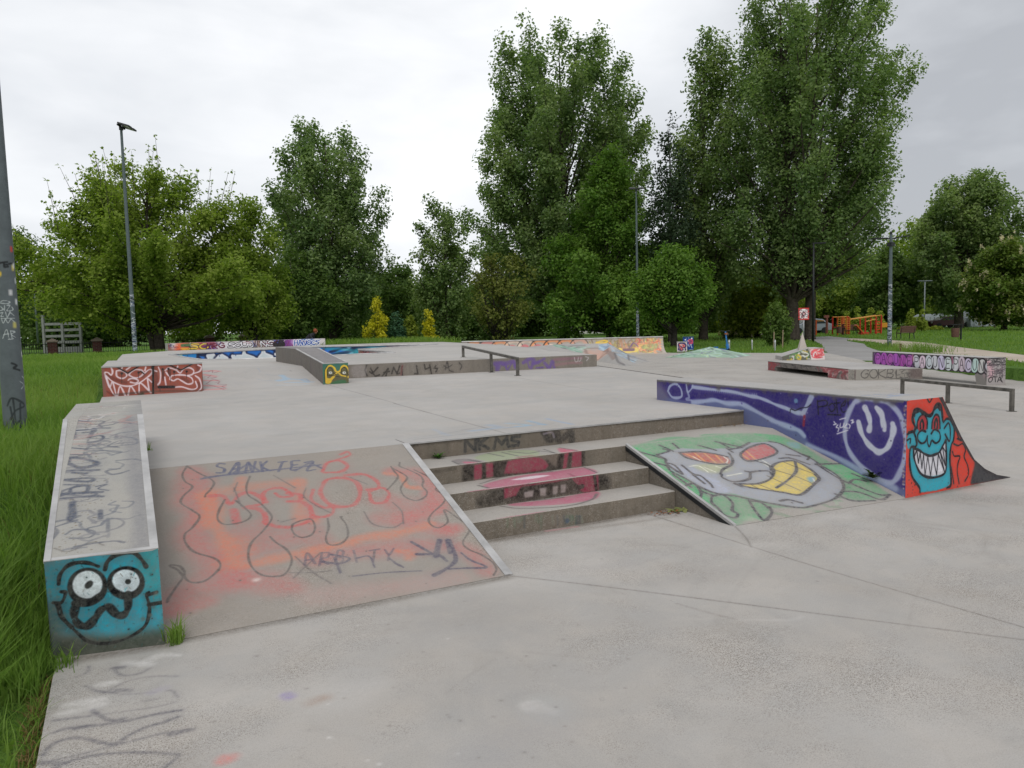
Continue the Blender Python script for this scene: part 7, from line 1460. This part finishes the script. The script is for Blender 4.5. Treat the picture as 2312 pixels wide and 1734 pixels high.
# ================================================================== SKY AND LIGHT
EL, AZ = 52, 205
sv = Vector((math.cos(math.radians(EL))*math.sin(math.radians(AZ)), math.cos(math.radians(EL))*math.cos(math.radians(AZ)), math.sin(math.radians(EL))))
w = bpy.data.worlds.new('World'); scene.world = w; w.use_nodes = True; nt = w.node_tree; nt.nodes.clear()
def N(ty, **k):
    o = nt.nodes.new(ty)
    for a, b in k.items(): setattr(o, a, b)
    return o
L = nt.links.new
out = N('ShaderNodeOutputWorld'); bg = N('ShaderNodeBackground'); bg.inputs[1].default_value = .1; L(bg.outputs[0], out.inputs[0])
sky = N('ShaderNodeTexSky'); sky.sky_type = 'NISHITA'; sky.sun_disc = False; sky.sun_elevation = math.radians(EL); sky.sun_rotation = math.radians(AZ)
tc = N('ShaderNodeTexCoord'); nrm = N('ShaderNodeVectorMath', operation='NORMALIZE'); L(tc.outputs['Generated'], nrm.inputs[0])
mp = N('ShaderNodeMapping'); mp.inputs['Scale'].default_value = (1, 1, 2.6); L(nrm.outputs[0], mp.inputs[0])
def noise(sc, det, dist=0.):
    n = N('ShaderNodeTexNoise'); n.inputs['Scale'].default_value = sc; n.inputs['Detail'].default_value = det; n.inputs['Roughness'].default_value = .5; n.inputs['Distortion'].default_value = dist; L(mp.outputs[0], n.inputs[0]); return n.outputs['Fac']
def rng(s, a, b, c, d):
    m = N('ShaderNodeMapRange'); m.inputs[1].default_value = a; m.inputs[2].default_value = b; m.inputs[3].default_value = c; m.inputs[4].default_value = d; L(s, m.inputs[0]); return m.outputs[0]
def dotv(v):
    d = N('ShaderNodeVectorMath', operation='DOT_PRODUCT'); L(nrm.outputs[0], d.inputs[0]); v = Vector(v).normalized(); d.inputs[1].default_value = v; return d.outputs['Value']
def mth(op, a, b):
    m = N('ShaderNodeMath', operation=op)
    for i, v in enumerate((a, b)):
        if hasattr(v, 'is_output'): L(v, m.inputs[i])
        else: m.inputs[i].default_value = v
    return m.outputs[0]
br = ray(1150, 40); dk = ray(2330, 430)
g = rng(dotv(br), .72, 1.0, -.02, .20); dkn = rng(dotv(dk), .85, 1.0, 0, .29); nz = rng(noise(1.9, 5, .5), .35, .65, -.09, .085); n2 = rng(noise(5.5, 6, .3), .35, .68, -.045, .04)
v = mth('ADD', mth('ADD', mth('ADD', .75, g), mth('MULTIPLY', dkn, -1.)), mth('ADD', nz, n2)); v = mth('MAXIMUM', mth('MINIMUM', mth('MULTIPLY', v, .945), 1.0), .5)
rp = N('ShaderNodeValToRGB'); rp.color_ramp.elements[0].position = .5; rp.color_ramp.elements[0].color = (.42,.435,.462,1); rp.color_ramp.elements[1].position = 1.0; rp.color_ramp.elements[1].color = (.97,.975,.985,1); e = rp.color_ramp.elements.new(.78); e.color = (.71,.73,.76,1); L(v, rp.inputs[0])
sc_ = N('ShaderNodeVectorMath', operation='SCALE'); sc_.inputs['Scale'].default_value = 10.; L(rp.outputs[0], sc_.inputs[0])
mx = N('ShaderNodeMix', data_type='RGBA'); mx.inputs[0].default_value = .95; L(sky.outputs[0], mx.inputs[6]); L(sc_.outputs[0], mx.inputs[7]); L(mx.outputs[2], bg.inputs[0])
ld = bpy.data.lights.new('sun', 'SUN'); ld.energy = 1.0; ld.angle = math.radians(24); ld.color = (1, .97, .93); lo = bpy.data.objects.new('sun', ld); col.objects.link(lo); lo.rotation_euler = sv.to_track_quat('Z', 'Y').to_euler()
scene.cycles.max_bounces = 6; scene.cycles.diffuse_bounces = 5; scene.cycles.transparent_max_bounces = 4
